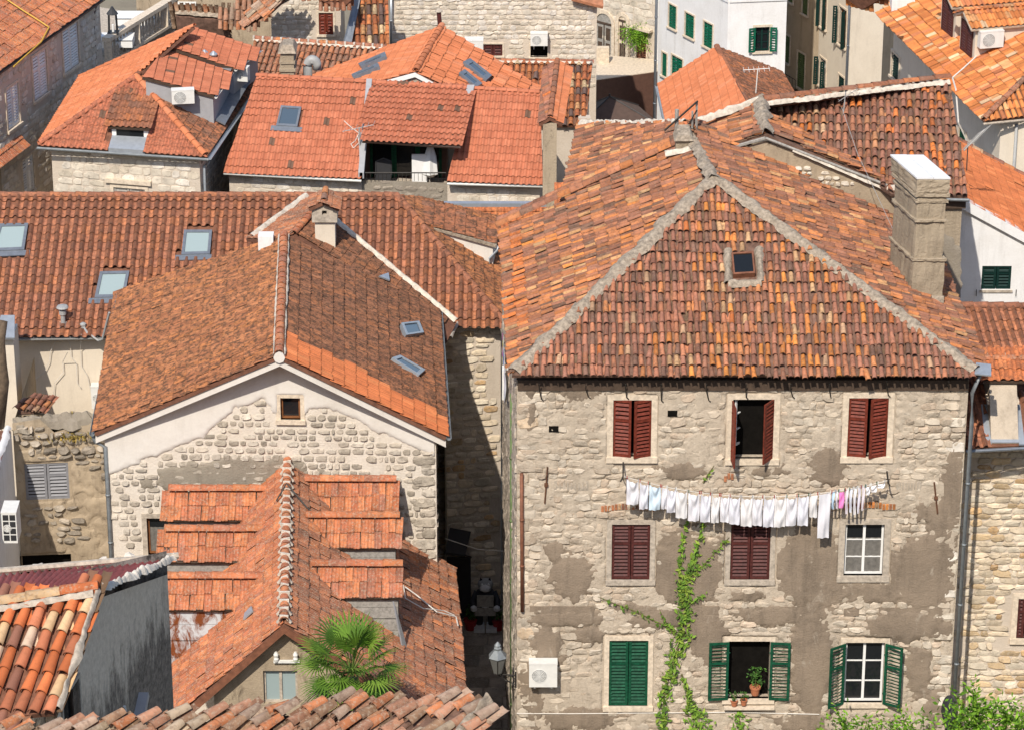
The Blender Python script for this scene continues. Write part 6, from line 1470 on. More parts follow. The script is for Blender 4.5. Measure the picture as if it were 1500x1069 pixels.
# mixed barrel tile roof to its right
H = house('house with old mixed barrel tiles beside the brown parasol', (2, 41, 0)); H.budget = 300
r0, r1 = Z(700, 90, 8.6), Z(868, 92, 8.6); e1 = Z(857, 184, 7.25); e0 = on(700, 184, plane3(r0, r1, e1))
P_MIXD = palette(((.50, .17, .07), 4), ((.14, .09, .075), 1.6), ((.55, .28, .14), 1.5), ((.58, .42, .24), .6), ((.42, .13, .06), 3))
roof_face(H, H.roof, [r0, r1, e1, e0], 'coppo_far', .235, .42, P_MIXD, 'clay_mid', jit=.7)
ridge_line(H, H.roof, r0, r1, .24, .45, P_OLD, 'clay_old'); mb = MB(); lumpy(mb, r0+V((0, -.15, .03)), r1+V((0, -.15, .03)), .12, .06, .6); H.part('ridge_mortar', mb, 'mortar_white', smooth=True)
cor = [(e0.x, e0.y+.2), (e1.x-.1, e1.y+.2), (r1.x-.05, r1.y+3), (r0.x, r0.y+3)]; box_walls(H, cor, 0, 7.1, 'mortar_stone'); H.deck.slab([r0, r1, r1+V((0, 3, -1.5)), r0+V((0, 3, -1.5))], .1)
pipe(H, [V((e1.x+.08, e1.y+.1, 7.1)), V((e1.x+.08, e1.y+.1, 0.5))], .06, 'trim_grey')
mb = MB(); mb.box((e1.x-.25, e1.y+.1, 0), (e1.x+.2, e1.y+.45, 7.5)); H.part('corner_pier', mb, 'mortar_stone')

# ============================================================ far stone houses along the top edge
def far_wall(H, u0, u1, yv, zt, v=60, mat='mortar_stone', back=4, y2=None):
    a, b = Y(u0, v, yv), Y(u1, v, y2 or yv); w = Wall(H, (a.x, a.y), (b.x, b.y), 0, zt, mat=mat, depth=.18)
    Wall(H, (b.x, b.y), (b.x, b.y+back), 0, zt, mat=mat); Wall(H, (b.x, b.y+back), (a.x, a.y+back), 0, zt, mat=mat); Wall(H, (a.x, a.y+back), (a.x, a.y), 0, zt, mat=mat)
    H.deck.slab([V((a.x, a.y, zt-.02)), V((b.x, b.y, zt-.02)), V((b.x, b.y+back, zt-.02)), V((a.x, a.y+back, zt-.02))], .1)
    return w
H = house('long rubble stone house across the top middle', (1, 48, 0)); H.sbudget = 300
w = far_wall(H, 572, 874, 47, 9.9, back=2.5)
window(H, w, (708, 65, 736, 82), style='closed', mat='paint_maroon', trim='trim_stone', tw=.06); window(H, w, (777, 66, 802, 84), style='none', trim='trim_stone', tw=.05, label='dark window half hidden by the air conditioner')
stones(w, P_PALE, (.15, .24), (.2, .42), proud=.035, gap=-.015, kind='rubble', region=(0, w.L, 5.5, 9.8), margin=.1)
aircon(w, (777, 45, 802, 63), label='white air conditioner on the rubble wall over a dark window')
pl_ = Wall(None, (w.O.x, 45.8), (w.E.x, 45.8), 0, 11); aircon(pl_, (681, 52, 708, 76), label='boxed white air conditioner behind the bright orange roof', off=.2, dep=.5, bracket=False)
gv0, gv1 = Y(838, -2, 46.6), Y(884, 10, 46.6); mb = MB(); mb.slab([gv0, gv1, gv1+V((0, 2.5, .7)), gv0+V((0, 2.5, .7))], .12); H.part('eave', mb, 'clay_eave' if 'clay_eave' in MATS else 'brick_red')
pipe(H, [Y(573, -8, 46.8), Y(573, 70, 46.8)], .05, 'zinc')
# small gabled stone house with the red brown shutters
H = house('small stone house with red brown shutters under an old tile roof', (-8, 46, 0))
w = far_wall(H, 398, 500, 46, 10.9, back=3); w.poly = [(0, 0), (w.L, 0), (w.L, w.st(500, 14)[1]), (w.st(470, -30)[0], w.st(450, -25)[1]), (w.st(412, 10)[0], w.st(412, 8)[1]), (0, w.st(398, 22)[1])]
window(H, w, (467, 19, 488, 51), style='closed', mat='paint_red', trim='trim_stone', tw=.08, label='small window with red brown shutters')
stones(w, P_PALE, (.15, .25), (.2, .42), proud=.035, gap=-.015, kind='rubble', region=(0, w.L, 5.5, 11), margin=.1)
a = [Y(398, 18, 45.6), Y(420, -4, 45.6), Y(360, -10, 47.5), Y(352, 40, 45.0)]
a = [Z(402, 12, 9.9), Z(425, -12, 10.4), Z(372, 8, 9.6), Z(356, 40, 8.9)]
roof_face(H, H.roof, [a[0], a[1], a[2], a[3]], 'coppo_far', .22, .4, P_BIGOLD, 'clay_lichen', jit=.8, clip=False)
b = [Z(520, -4, 10.6), Z(499, 15, 10.0), Z(440, -14, 10.9), Z(470, -30, 11.2)]; roof_face(H, H.roof, b, 'coppo_far', .22, .4, P_DUSK, 'clay_lichen', jit=.8, clip=False)
# roof right of it with mixed orange barrel tiles
H = house('narrow mixed orange tile roof between the small stone house and the rubble wall', (-5, 46, 0))
q = [Z(526, -6, 10.0), Z(568, -6, 10.0), Z(570, 66, 8.4), Z(510, 68, 8.4)]; roof_face(H, H.roof, q, 'coppo_far', .24, .42, P_MIXD, 'clay_mid', jit=.6, clip=True)
Wall(H, (q[3].x, q[3].y+.1), (q[2].x, q[2].y+.1), 0, 8.3, mat='mortar_stone'); Wall(H, (q[0].x, q[0].y), (q[3].x, q[3].y+.1), 0, 9.8, 8.2, mat='plaster_old')
mb = MB(); mb.slab([Z(520, -4, 10.1), Z(529, -6, 10.1), Z(514, 68, 8.5), Z(503, 66, 8.5)], .08); H.part('valley_sheet', mb, 'zinc_dark')
# old roofs behind the coral ridge: chimney, duct
H = house('old barrel tile roof with a white mortared ridge behind the coral roof', (-7, 40, 0)); H.deckmat = 'deck_old'
r0, r1 = Z(372, 57, 9.0), Z(600, 72, 9.0); e0, e1 = Z(372, 128, 7.9), Z(600, 128, 7.9)
roof_face(H, H.roof, [r0, r1, on(600, 128, plane3(r0, r1, e0)), e0], 'coppo_far', .22, .4, P_DUSK, 'clay_lichen', jit=.7)
ridge_line(H, H.roof, r0, r1, .24, .45, P_OLD, 'clay_old'); mb = MB()
for i in range(18): q = lerp(r0, r1, i/17); mb.mbox(Matrix.Translation(q+V((0, -.1, .06))), .07, .2, .14)
lumpy(mb, r0+V((0, -.2, .0)), r1+V((0, -.2, .0)), .14, .06, .6); H.part('ridge_mortar', mb, 'mortar_white')
Wall(H, (r0.x, r0.y+.2), (r1.x, r1.y+.2), 0, 8.8, mat='plaster_old'); Wall(H, (r0.x, e0.y), (r0.x, r0.y), 0, 7.6, mat='plaster_old')
c = Y(412, 118, 36.0); c1_ = Y(431, 118, 36.0); CHN = Thing('chimney', 'mossy brown plastered chimney block behind the coral roof', 'chimney', c)
zt_ = Y(420, 78, 36.0).z; w_ = c1_.x-c.x; mb = MB(); mb.box((c.x, 36, 6), (c1_.x, 36.9, zt_)); mb.box((c.x-.06, 35.94, zt_-.72), (c1_.x+.06, 36.96, zt_-.62)); mb.box((c.x-.05, 35.95, zt_-.42), (c1_.x+.05, 36.95, zt_-.32)); CHN.part('shaft', mb, 'plaster_chimney')
mb = MB(); mb.hexa([V((c.x-.1, 35.9, zt_)), V((c1_.x+.1, 35.9, zt_)), V((c1_.x+.1, 37.0, zt_)), V((c.x-.1, 37.0, zt_)), V((c.x+.08, 36.1, zt_+.28)), V((c1_.x-.02, 36.1, zt_+.28)), V((c1_.x-.02, 36.8, zt_+.28)), V((c.x+.08, 36.8, zt_+.28))]); CHN.part('cap', mb, 'mortar_hip')
a = Y(451, 117, 36.2); th = Thing('vent_duct', 'curved grey metal duct next to the mossy chimney', 'duct', a); mb = MB(); pts = [a+V((0, 0, -1.0)), a+V((0, 0, .5))]+[a+V((.18-.18*math.cos(q*math.pi/8), 0, .5+.28*math.sin(q*math.pi/8))) for q in range(1, 8)]+[a+V((.36, 0, .4))]; mb.tube(pts, .17, 10); th.part('pipe', mb, 'plastic_grey', smooth=True)
# old roofs in the upper left middle
H = house('weathered tile roofs of a low old house beyond the balustrade', (-14, 47, 0)); H.deckmat = 'deck_old'
q = [Z(258, 22, 8.5), Z(322, 27, 8.5), Z(340, 52, 7.7), Z(262, 48, 7.7)]; roof_face(H, H.roof, q, 'coppo_far', .24, .42, P_BIGOLD, 'clay_lichen', jit=.8, clip=False)
q2 = [Z(318, 28, 8.6), Z(372, 5, 9.3), Z(392, 18, 9.0), Z(352, 44, 8.2)]; roof_face(H, H.roof, q2, 'coppo_far', .24, .42, P_BIGOLD, 'clay_lichen', jit=.8, clip=False)
Wall(H, (q[3].x, q[3].y+.1), (q[2].x, q[2].y+.1), 0, 7.6, mat='plaster_old'); mb = MB(); lumpy(mb, q[0]+V((0, 0, .1)), q[1]+V((0, 0, .1)), .3, .1, .5); H.part('ridge_mortar', mb, 'mortar_hip', smooth=True)
H = house('long plastered garden wall with a coping along the top left', (-12, 52, 0), 'garden_wall', 'wall')
w = far_wall(H, 200, 420, 54, 7.6, 12, 'plaster_old', 1.0); mb = MB(); mb.fbox(w, 0, w.L, 7.4, 7.6, -.2, .12); H.part('coping', mb, 'trim_stone')
aircon(w, (261, 2, 288, 20), label='old beige air conditioner on the garden wall at the top left', bracket=False)
# chapel like ashlar house with arched doors and a terrace
H = house('pale ashlar house with an arched wooden double door and a planted window', (6, 60, 0))
w = far_wall(H, 868, 968, 60, 9.5, 40, 'mortar_stone', 4, 57.5)
def arch_door(H, W, px, mat, label):
    a0, a1, t0, t1 = W.rect(*px); r = (a1-a0)/2; c = (a0+a1)/2; ts = t1-r; mb = MB(); n = 12
    arc_ = [(c+r*math.cos(math.pi*i/n), ts+r*math.sin(math.pi*i/n)) for i in range(n+1)]
    loop = [(a0, t0), (a1, t0)]+arc_; mb.add([W.p(x, t, .02) for x, t in loop], [tuple(range(len(loop)))]); o = H.part('arched_door', mb, mat, label=label)
    mb = MB(); out = [(c+(r+.16)*math.cos(math.pi*i/n), ts+(r+.16)*math.sin(math.pi*i/n)) for i in range(n+1)]
    for i in range(n): mb.hexa([W.p(*arc_[i], .07), W.p(*out[i], .07), W.p(*out[i+1], .07), W.p(*arc_[i+1], .07), W.p(*arc_[i], 0), W.p(*out[i], 0), W.p(*out[i+1], 0), W.p(*arc_[i+1], 0)])
    mb.fbox(W, a0-.16, a0, t0, ts, 0, .08); mb.fbox(W, a1, a1+.16, t0, ts, 0, .08); H.part('door_surround', mb, 'trim_stone', o)
    mb = MB(); mb.fbox(W, c-.02, c+.02, t0, ts, .02, .05); mb.fbox(W, a0, a1, ts-.04, ts+.04, .02, .06)
    for s in (0, 1):
        for y_ in (.12, .55): x_ = lerp(a0, c, .25) if s == 0 else lerp(c, a1, .25); mb.fbox(W, x_, x_+r*.5, lerp(t0, ts, y_), lerp(t0, ts, y_+.33), .02, .045)
    H.part('door_panels', mb, 'wood_dark', o)
arch_door(H, w, (874, 20, 897, 86), 'wood_grey', 'arched weathered wooden double door'); arch_door(H, w, (907, 24, 918, 92), 'trim_stone', 'narrow blind arch')
window(H, w, (933, 52, 947, 90), style='closed', mat='pipe_rust', trim='trim_stone', tw=.1, label='window with a brown shutter under the hanging plant')
stones(w, P_PALE, (.28, .36), (.4, .75), proud=.02, gap=.02, kind='block', wob=.05, region=(0, w.L, 2.5, 9.3), margin=.2)
mb = MB(); a, t = w.st(944, 42); mb.fbox(w, a-.6, a+.5, t-.05, t+.05, 0, .3); H.part('cornice', mb, 'trim_stone')
mb = MB(); P4 = [Z(868, 118, 3.0), Z(968, 104, 3.0), Z(966, 88, 3.0), Z(868, 80, 3.0)]; mb.slab(P4, .2)
pz = Z(868, 118, 3.0); pz2 = Z(970, 104, 3.0); tw_ = [V((pz.x, pz.y, 0)), V((pz2.x, pz2.y, 0)), V((pz2.x, pz2.y+.1, 0)), V((pz.x, pz.y+.1, 0))]
H.part('terrace', mb, 'trim_stone'); mb = MB(); mb.hexa([p-V((0, 0, 1)) for p in tw_]+[V((p.x, p.y, 2.97)) for p in tw_]); H.part('terrace_wall', mb, 'paint_brown')
mb = MB(); q = Z(880, 88, 3.0); mb.box((q.x-.2, q.y-.5, 3.0), (q.x+.35, q.y-.2, 3.7)); H.part('terrace_pier', mb, 'trim_stone')
# brown parasol
c = Z(893, 142, 3.9); PR = Thing('parasol', 'large square dark brown parasol beyond the hipped roof', 'parasol', V((c.x, c.y, 0)))
cor = [Z(845, 190, 3.0), Z(975, 190, 3.0), Z(935, 155, 3.0), Z(868, 152, 3.0)]; mb = MB(); mb.add([c]+cor, [(0, 1, 2), (0, 2, 3), (0, 3, 4), (0, 4, 1)]); mb.add([c-V((0, 0, .05))]+[p-V((0, 0, .05)) for p in cor]+cor, [(0, 2, 1), (0, 3, 2), (0, 4, 3), (0, 1, 4)]); PR.part('canopy', mb, 'awning_brown')
mb = MB(); mb.tube([V((c.x, c.y, 0)), c+V((0, 0, .12))], .04, 8); PR.part('pole', mb, 'iron'); mb = MB()
for p in cor: mb.tube([c+V((0, 0, .02)), p+V((0, 0, .02))], .025, 5)
PR.part('rib', mb, 'plastic_dark')
# white house with green shutters
H = house('tall white house with bright green shutters at the top', (11, 60, 0))
na, nb, nc = Z(964, 60, 7.0), Z(1064, 112, 5.2), Z(1150, 112, 5.2)
na = Y(964, 60, nb.y+4.6)
wl_, wr_ = Wall(H, (na.x, na.y), (nb.x, nb.y), 0, 13, mat='plaster_white', depth=.15), Wall(H, (nb.x, nb.y), (nc.x, nb.y+.3), 0, 13, mat='plaster_white', depth=.15)
Wall(H, (nc.x, nb.y+.3), (nc.x, nb.y+8), 0, 13, mat='plaster_white'); Wall(H, (nc.x, nb.y+8), (na.x, nb.y+8), 0, 13, mat='plaster_white'); H.deck.slab([V((na.x, na.y, 13)), V((nb.x, nb.y, 13)), V((nc.x, nb.y, 13)), V((nc.x, nb.y+8, 13)), V((na.x, nb.y+8, 13))], .1)
for i, (px) in enumerate(((980, 8, 991, 42), (1004, 21, 1017, 55), (1031, 34, 1044, 70), (970, 78, 977, 112))): window(H, wl_, px, style='closed', mat='paint_teal', trim='trim_stone', tw=.06)
window(H, wl_, (984, 84, 1000, 118), style='closed', mat='paint_teal', trim='trim_stone', tw=.06)
window(H, wr_, (1106, 40, 1127, 75), style='open', mat='paint_teal', frame='paint_darkgreen', trim='trim_stone', tw=.1, ang=(2.9, 2.9), wfac=1.0, nx=2, ny=3)
mb = MB(); mb.fbox(wl_, 0, wl_.L, 8.35, 8.5, 0, .05); mb.fbox(wr_, .05, wr_.L, 8.35, 8.5, 0, .05); H.part('frieze', mb, 'plaster_white')
pipe(H, [V((na.x-.1, na.y-.1, 12)), V((na.x-.1, na.y-.1, .5))], .06, 'zinc_dark')
# ribbed orange hip roof in front of it
H = house('house with a ribbed orange roof in front of the white house', (8, 42, 0)); H.budget = 300
r0, r1 = Z(1050, 69, 8.5), Z(1096, 155, 8.5); l0, l1 = Z(964, 124, 6.6), Z(977, 186, 6.6); q1 = Z(1165, 142, 6.6); q0 = Z(1140, 104, 6.6)
ph1, ph2 = plane3(r0, l0, l1), plane3(r0, r1, q1)
roof_face(H, H.roof, [r0, l0, l1, on(1096, 200, ph1), on(1096, 155, ph1)], 'flat', .2, .36, P_BRIGHT, 'clay_new', jit=.1); roof_face(H, H.roof, [r0, on(1142, 104, ph2), on(1166, 142, ph2), on(1170, 170, ph2), r1], 'flat', .2, .36, P_DUSK, 'clay_moss', jit=.2)
ridge_line(H, H.roof, r0, r1, .24, .4, P_DUSK, 'clay_mid'); gutter(H, l0+V((-.06, 0, -.04)), l1+V((-.06, 0, -.04)), .07, 'zinc')
box_walls(H, [(l1.x+.2, l1.y), (q1.x-.3, l1.y), (q1.x-.3, l0.y), (l0.x+.2, l0.y)], 0, 6.4, 'plaster_cream')
b = on(1107, 138, ph2); th = Thing('antenna', 'thin television antenna on the dark slope of the ribbed orange roof', 'antenna', b); mb = MB(); mb.tube([b, b+V((.05, 0, 1.0))], .02, 5); mb.tube([b+V((-.5, 0, .95)), b+V((.5, 0, 1.02))], .014, 4)
for i in range(6): p = lerp(b+V((-.48, 0, .96)), b+V((.48, 0, 1.01)), i/5); mb.tube([p+V((0, -.3, .0)), p+V((0, .3, .0))], .008, 4)
th.part('mast', mb, 'plastic_white')
# beige and white flank houses
H = house('tall brown plastered house with faded green shutters at the top right', (15, 52, 0))
ba, bb_, bc = Y(1140, 60, 58), Y(1197, 100, 55), Y(1241, 120, 52)
w1_ = Wall(H, (ba.x, ba.y), (bb_.x, bb_.y), 0, 13, mat='plaster_beige', depth=.15)
for px in ((1148, 52, 1157, 92), (1168, 78, 1179, 130), (1176, -20, 1184, 22), (1155, -20, 1162, 4)): window(H, w1_, px, style='closed', mat='paint_faded_green', trim='trim_stone', tw=.07)
mb = MB(); a0_, a1_, t0_, t1_ = w1_.rect(1144, 107, 1182, 130); mb.fbox(w1_, a0_, a1_, t0_-.1, t0_, 0, .6)
for i in range(9): x = lerp(a0_, a1_, i/8); mb.tube([w1_.p(x, t0_, .57), w1_.p(x, t0_+.8, .57)], .015, 4)
mb.tube([w1_.p(a0_, t0_+.8, .57), w1_.p(a1_, t0_+.8, .57)], .02, 4); H.part('balcony', mb, 'iron')
Wall(H, (bb_.x, bb_.y), (bb_.x+6, bb_.y+3), 0, 13, mat='plaster_beige'); Wall(H, (bb_.x+6, bb_.y+3), (ba.x+6, ba.y+4), 0, 13, mat='plaster_beige'); Wall(H, (ba.x+6, ba.y+4), (ba.x, ba.y), 0, 13, mat='plaster_beige'); H.deck.slab([V((ba.x, ba.y, 13)), V((bb_.x, bb_.y, 13)), V((bb_.x+6, bb_.y+3, 13)), V((ba.x+6, ba.y+4, 13))], .1)
H = house('tall cream house with dark open shutters on its flank at the top right', (17, 47, 0))
w2_ = Wall(H, (bb_.x+.02, bb_.y-.02), (bc.x, bc.y), 0, 12.2, mat='plaster_cream', depth=.15); bd = Y(1292, 90, bc.y+.3)
w3_ = Wall(H, (bc.x, bc.y), (bd.x, bd.y), 0, 11.0, mat='plaster_beige', depth=.15); w3_.mat = 'plaster_cream'
for px in ((1203, -5, 1211, 42), (1229, 12, 1240, 68)): window(H, w2_, px, style='open', mat='paint_darkgreen', trim='trim_stone', tw=.07, ang=(1.9, 1.9), frame='wood_warm', glass='curtain', wfac=.5)
window(H, w2_, (1201, 86, 1210, 128), style='open', mat='paint_darkgreen', trim='trim_stone', tw=.07, ang=(2.0, 1.6), wfac=.6); window(H, w2_, (1228, 112, 1237, 140), style='closed', mat='paint_darkgreen', trim='trim_stone', tw=.07)
Wall(H, (bd.x, bd.y), (bd.x, bd.y+5), 0, 11, mat='plaster_cream'); Wall(H, (bd.x, bd.y+5), (bb_.x+.02, bb_.y+4), 0, 11, mat='plaster_cream')
e0, e1 = Z(1236, -6, 11.2), Z(1262, 14, 11.0); q = [Z(1225, -12, 11.6), Z(1262, 15, 11.0), Z(1302, -8, 12.0), Z(1290, -30, 12.4)]
roof_face(H, H.roof, q, 'wave', .22, .38, P_TOPR, 'clay_new', jit=.3, clip=False)
pipe(H, [V((bc.x-.05, bc.y-.1, 11)), V((bc.x-.05, bc.y-.1, 2))], .05, 'zinc_dark')
# big bright roof at the top right
H = house('large house with variegated orange tiles and two dormers at the top right corner', (18, 38, 0)); H.budget = 300
e0, e1 = Z(1284, 21, 9.2), Z(1441, 178, 9.2); zc = 12.6; g0, g1 = Z(1360, -60, zc), Z(1545, 78, zc)
plr1 = plane3(e0, e1, V(((e0.x+e1.x)/2+5.2, (e0.y+e1.y)/2+1.2, 9.2+5.3*.48)))
far = [on(u, v, plr1) for u, v in ((1330, -40), (1560, 40), (1560, 62))]
roof_face(H, H.roof, [e0, e1, on(1500, 117, plr1), on(1540, 78, plr1), on(1540, -30, plr1), on(1340, -30, plr1)], 'flat', .24, .40, P_TOPR, 'clay_new', jit=.5, over=.05)
f1_ = Z(1560, 166, 9.2); plr2 = plane3(e1, f1_, on(1500, 117, plr1))
roof_face(H, H.roof, [e1, f1_, on(1560, 75, plr2), on(1500, 117, plr2)], 'coppo_far', .22, .38, P_TOPR, 'clay_new', jit=.5, over=.05)
ridge_line(H, H.roof, e1+V((0, 0, .05)), on(1530, 88, plr1), .24, .45, P_DUSK, 'clay_lichen', lift=.03)
gutter(H, e1+V((0, -.1, -.05)), f1_+V((0, -.1, -.05)), .07, 'trim_grey')
S_ = (V((e1.x, e1.y, 0))-V((e0.x, e0.y, 0))).normalized(); nL = V((S_.y, -S_.x, 0)); off = -nL*.75 if nL.x < 0 else nL*.75
wA0, wA1 = V((e0.x, e0.y, 0))+off, V((e1.x, e1.y, 0))+off+V((0, .5, 0)); wv = Wall(H, (wA0.x, wA0.y), (wA1.x, wA1.y), 0, 9.1, mat='plaster_white', depth=.15); wv.mat = 'plaster_cream'
wf = Wall(H, (wA1.x, wA1.y), (wA1.x+6, wA1.y-.4), 0, 9.1, mat='plaster_cream', depth=.15); Wall(H, (wA1.x+6, wA1.y-.4), (wA1.x+6, wA0.y), 0, 9, mat='plaster_cream'); Wall(H, (wA1.x+6, wA0.y), (wA0.x, wA0.y), 0, 9, mat='plaster_cream')
window(H, wv, (1306, 80, 1317, 116), style='closed', mat='paint_darkgreen', trim='trim_stone', tw=.1); window(H, wv, (1404, 190, 1414, 240), style='closed', mat='paint_green', trim='trim_stone', tw=.08)
pipe(H, [wf.p(.55, 8.9, .1), wf.p(.55, 3, .1)], .06, 'plastic_grey')
def gdormer(px, hgt, lab):
    b = on(*px, plr1); w_, l_ = .75, 4.5; Sx, Nx = V((.25, -.97, 0)).normalized(), V((-.97, -.25, 0)).normalized()
    fr = Fr(b, Sx, V((0, 0, 1)), Nx); mb = MB(); mb.add([fr.p(-w_, -.5, 0), fr.p(w_, -.5, 0), fr.p(w_, hgt, 0), fr.p(0, hgt+.35, 0), fr.p(-w_, hgt, 0), fr.p(-w_, -.5, -l_), fr.p(w_, -.5, -l_), fr.p(w_, hgt, -l_), fr.p(0, hgt+.35, -l_), fr.p(-w_, hgt, -l_)], [(0, 1, 2, 3, 4), (1, 6, 7, 2), (5, 0, 4, 9), (9, 8, 7, 6, 5)])
    do = H.part('dormer', mb, 'plaster_cream', label=lab)
    mb = MB(); F2 = Fr(fr.p(-w_*.75, .05, .02), Sx, V((0, 0, 1)), Nx); louvre(mb, F2, w_*.75, hgt-.1); louvre(mb, Fr(fr.p(0, .05, .02), Sx, V((0, 0, 1)), Nx), w_*.75, hgt-.1); H.part('shutter', mb, 'paint_maroon', do)
    for s in (-1, 1):
        Pq = [fr.p(0, hgt+.42, .25), fr.p(0, hgt+.42, -l_), fr.p(s*(w_+.2), hgt-.02, -l_), fr.p(s*(w_+.2), hgt-.02, .25)]; roof_face(H, do, Pq, 'wave', .22, .38, P_TOPR, 'clay_new', nodeck=True, clip=False); mb = MB(); mb.slab(Pq, .08); H.part('dormer_deck', mb, 'trim_stone', do)
    ridge_line(H, do, fr.p(0, hgt+.45, .25), fr.p(0, hgt+.45, -l_), .22, .4, P_TOPR, 'clay_lichen')
    return fr
gdormer((1388, 50), 1.35, 'farther dormer'); fr = gdormer((1416, 80), 1.3, 'nearer dormer with the air conditioner on its side')
b = fr.p(.76, .1, -.3); ac = Wall(None, (b.x, b.y-.05), (b.x+1, b.y+.2), b.z-3, b.z+2)
aircon(ac, (1432, 43, 1466, 67), label='white air conditioner on the side of the nearer top right dormer', off=.0, bracket=False)
th = Thing('chimney', 'low white chimney stub on the variegated orange roof at the top', 'chimney', on(1322, 4, plr1)); b = on(1320, 8, plr1); mb = MB(); mb.box((b.x-.4, b.y-.3, b.z-.5), (b.x+.5, b.y+.5, b.z+.9)); th.part('shaft', mb, 'plaster_white')
H2 = house('small brown gatehouse with a little orange tiled canopy at the right edge', (18, 30, 0), 'shed', 'shed')
q = [Z(1468, 200, 6.9), Z(1490, 192, 7.4), Z(1530, 215, 6.9), Z(1480, 222, 6.4)]; roof_face(H2, H2.roof, q, 'wave', .22, .36, P_TOPR, 'clay_new', clip=False); w_ = Wall(H2, (q[3].x-.1, q[3].y+.3), (q[2].x+.5, q[3].y+.2), 0, 6.3, mat='plaster_beige', depth=.1); mb = MB(); a0_, a1_, t0_, t1_ = w_.rect(1484, 236, 1512, 240); mb.fbox(w_, a0_, a1_, t0_-.12, t0_, 0, .12); H2.part('cornice', mb, 'trim_stone'); window(H2, w_, (1490, 226, 1512, 234), style='none', trim=None)
a, b = on(1436, 64, plr1), on(1395, 118, plr1)
cable('grey cable running from the top right air conditioner down the orange tiles', [a+V((0, 0, .1)), on(1432, 85, plr1)+V((0, 0, .1)), on(1410, 105, plr1)+V((0, 0, .1)), b+V((0, 0, .1)), on(1400, 135, plr1)+V((0, 0, .1)), Z(1404, 180, 8.5), Z(1420, 215, 7.5), Z(1428, 245, 6)], .03, 'cable_white')
th = Thing('antenna', 'slanted yagi television antenna by the right end of the mixed red roof', 'antenna', Z(1418, 225, 15.0)); a, b = Z(1412, 221, 15.2), Z(1442, 190, 15.8); mb = MB(); mb.tube([a, b], .022, 5); mb.tube([Z(1416, 250, 14), Z(1418, 210, 15.4)], .02, 5)
for i in range(9): p = lerp(a, b, .25+.75*i/8); mb.tube([p+V((-.22, 0, -.16)), p+V((.22, 0, .16))], .008, 4)
th.part('mast', mb, 'plastic_grey')

# ============================================================ house at the upper left corner with the curved eave
H = house('shaded grey stone house with white shutters and a rusty ribbed roof, upper left corner', (-19, 38, 0)); H.budget = 300
e0, em, e1 = Z(-8, 112, 11.0), Z(66, 62, 11.0), Z(150, -3, 11.0); e0 = Z(-8, 108, 11.0)
plu = plane3(e0, e1, e0+V((-3, -.2, 1.6))); top0, top1 = on(-60, 20, plu), on(60, -40, plu)
roof_face(H, H.roof, [e0, e1, on(80, -60, plu), on(-40, -20, plu), on(-60, 60, plu)], 'flat', .21, .40, P_LICH, 'clay_lichen', jit=.5, over=.05)
gutter(H, e0+V((.05, -.05, -.05)), e1+V((.05, 0, -.05)), .08, 'gutter_brown')
w_ = Wall(H, (e0.x-.12, e0.y-.0), (e1.x-.12, e1.y), 0, 10.9, mat='mortar_stone', depth=.15)
for i, px in enumerate(((92, 38, 115, 102), (48, 77, 69, 143), (10, 125, 28, 187))): window(H, w_, px, style='closed', mat='paint_white', trim='trim_stone', tw=.1)
Wall(H, (e1.x-.12, e1.y), (e1.x-6, e1.y+1), 0, 10.8, mat='mortar_stone'); Wall(H, (e0.x-6, e0.y), (e0.x-.12, e0.y), 0, 10.8, mat='mortar_stone')
window(H, w_, (33, 229, 50, 284), style='closed', mat='paint_white', trim='trim_stone', tw=.06)
stones(w_, P_PALE, (.22, .3), (.3, .55), proud=.03, gap=.02, kind='block', wob=.15, margin=.12, region=(0, w_.L, 2, 10.8))
cable('yellow rope lying across the ribbed tiles down to the curved gutter', [on(u, v, plu)+V((0, 0, .15)) for u, v in ((5, 2), (35, 22), (60, 38), (72, 46))]+[Z(60, 62, 11.1), Z(20, 98, 11.1)], .03, 'cable_yellow', cat='rope', name='rope')
pipe(H, [e1+V((-.2, -.3, -.1)), e1+V((-.35, -.5, -.6)), V((e1.x-.35, e1.y-.5, 4))], .07, 'gutter_brown')
H = house('corner of a small tiled roof low at the left edge', (-20, 28, 0)); q = [Z(-40, 190, 8.6), Z(0, 204, 8.2), Z(24, 214, 7.6), Z(-20, 262, 7.6)]
roof_face(H, H.roof, q, 'flat', .22, .38, P_LICH, 'clay_lichen', clip=False); Wall(H, (q[3].x, q[3].y), (q[2].x-.2, q[2].y), 0, 7.5, mat='plaster_old'); gutter(H, q[3]+V((0, -.05, -.05)), q[2]+V((.05, 0, -.05)), .07, 'gutter_brown')
# terrace with balustrade
H = house('roof terrace with a stone balustrade beside the hip roofed house', (-15, 46, 0), 'terrace', 'terrace')
zt_ = 7.2; b0_, b1_ = Z(157, 96, zt_), Z(262, 30, zt_)
mb = MB(); P4 = [b0_, b1_, b1_+V((-4, 2, 0)), b0_+V((-2.2, 3.5, 0))]; mb.slab(P4, .3); skirt(mb, P4, 7); H.part('terrace_floor', mb, 'trim_grey')
d = (b1_-b0_); Ld = d.length; dr = d.normalized()
mb = MB(); sd_ = dr.cross(V((0, 0, 1))); 
for z0_, z1_, w_2 in ((0, .12, .14), (.98, 1.14, .18)): mb.hexa([b0_+sd_*w_2+V((0, 0, z0_)), b1_+sd_*w_2+V((0, 0, z0_)), b1_-sd_*w_2+V((0, 0, z0_)), b0_-sd_*w_2+V((0, 0, z0_)), b0_+sd_*w_2+V((0, 0, z1_)), b1_+sd_*w_2+V((0, 0, z1_)), b1_-sd_*w_2+V((0, 0, z1_)), b0_-sd_*w_2+V((0, 0, z1_))])
H.part('handrail', mb, 'trim_stone'); nb_ = int(Ld/.26)
mbal = None
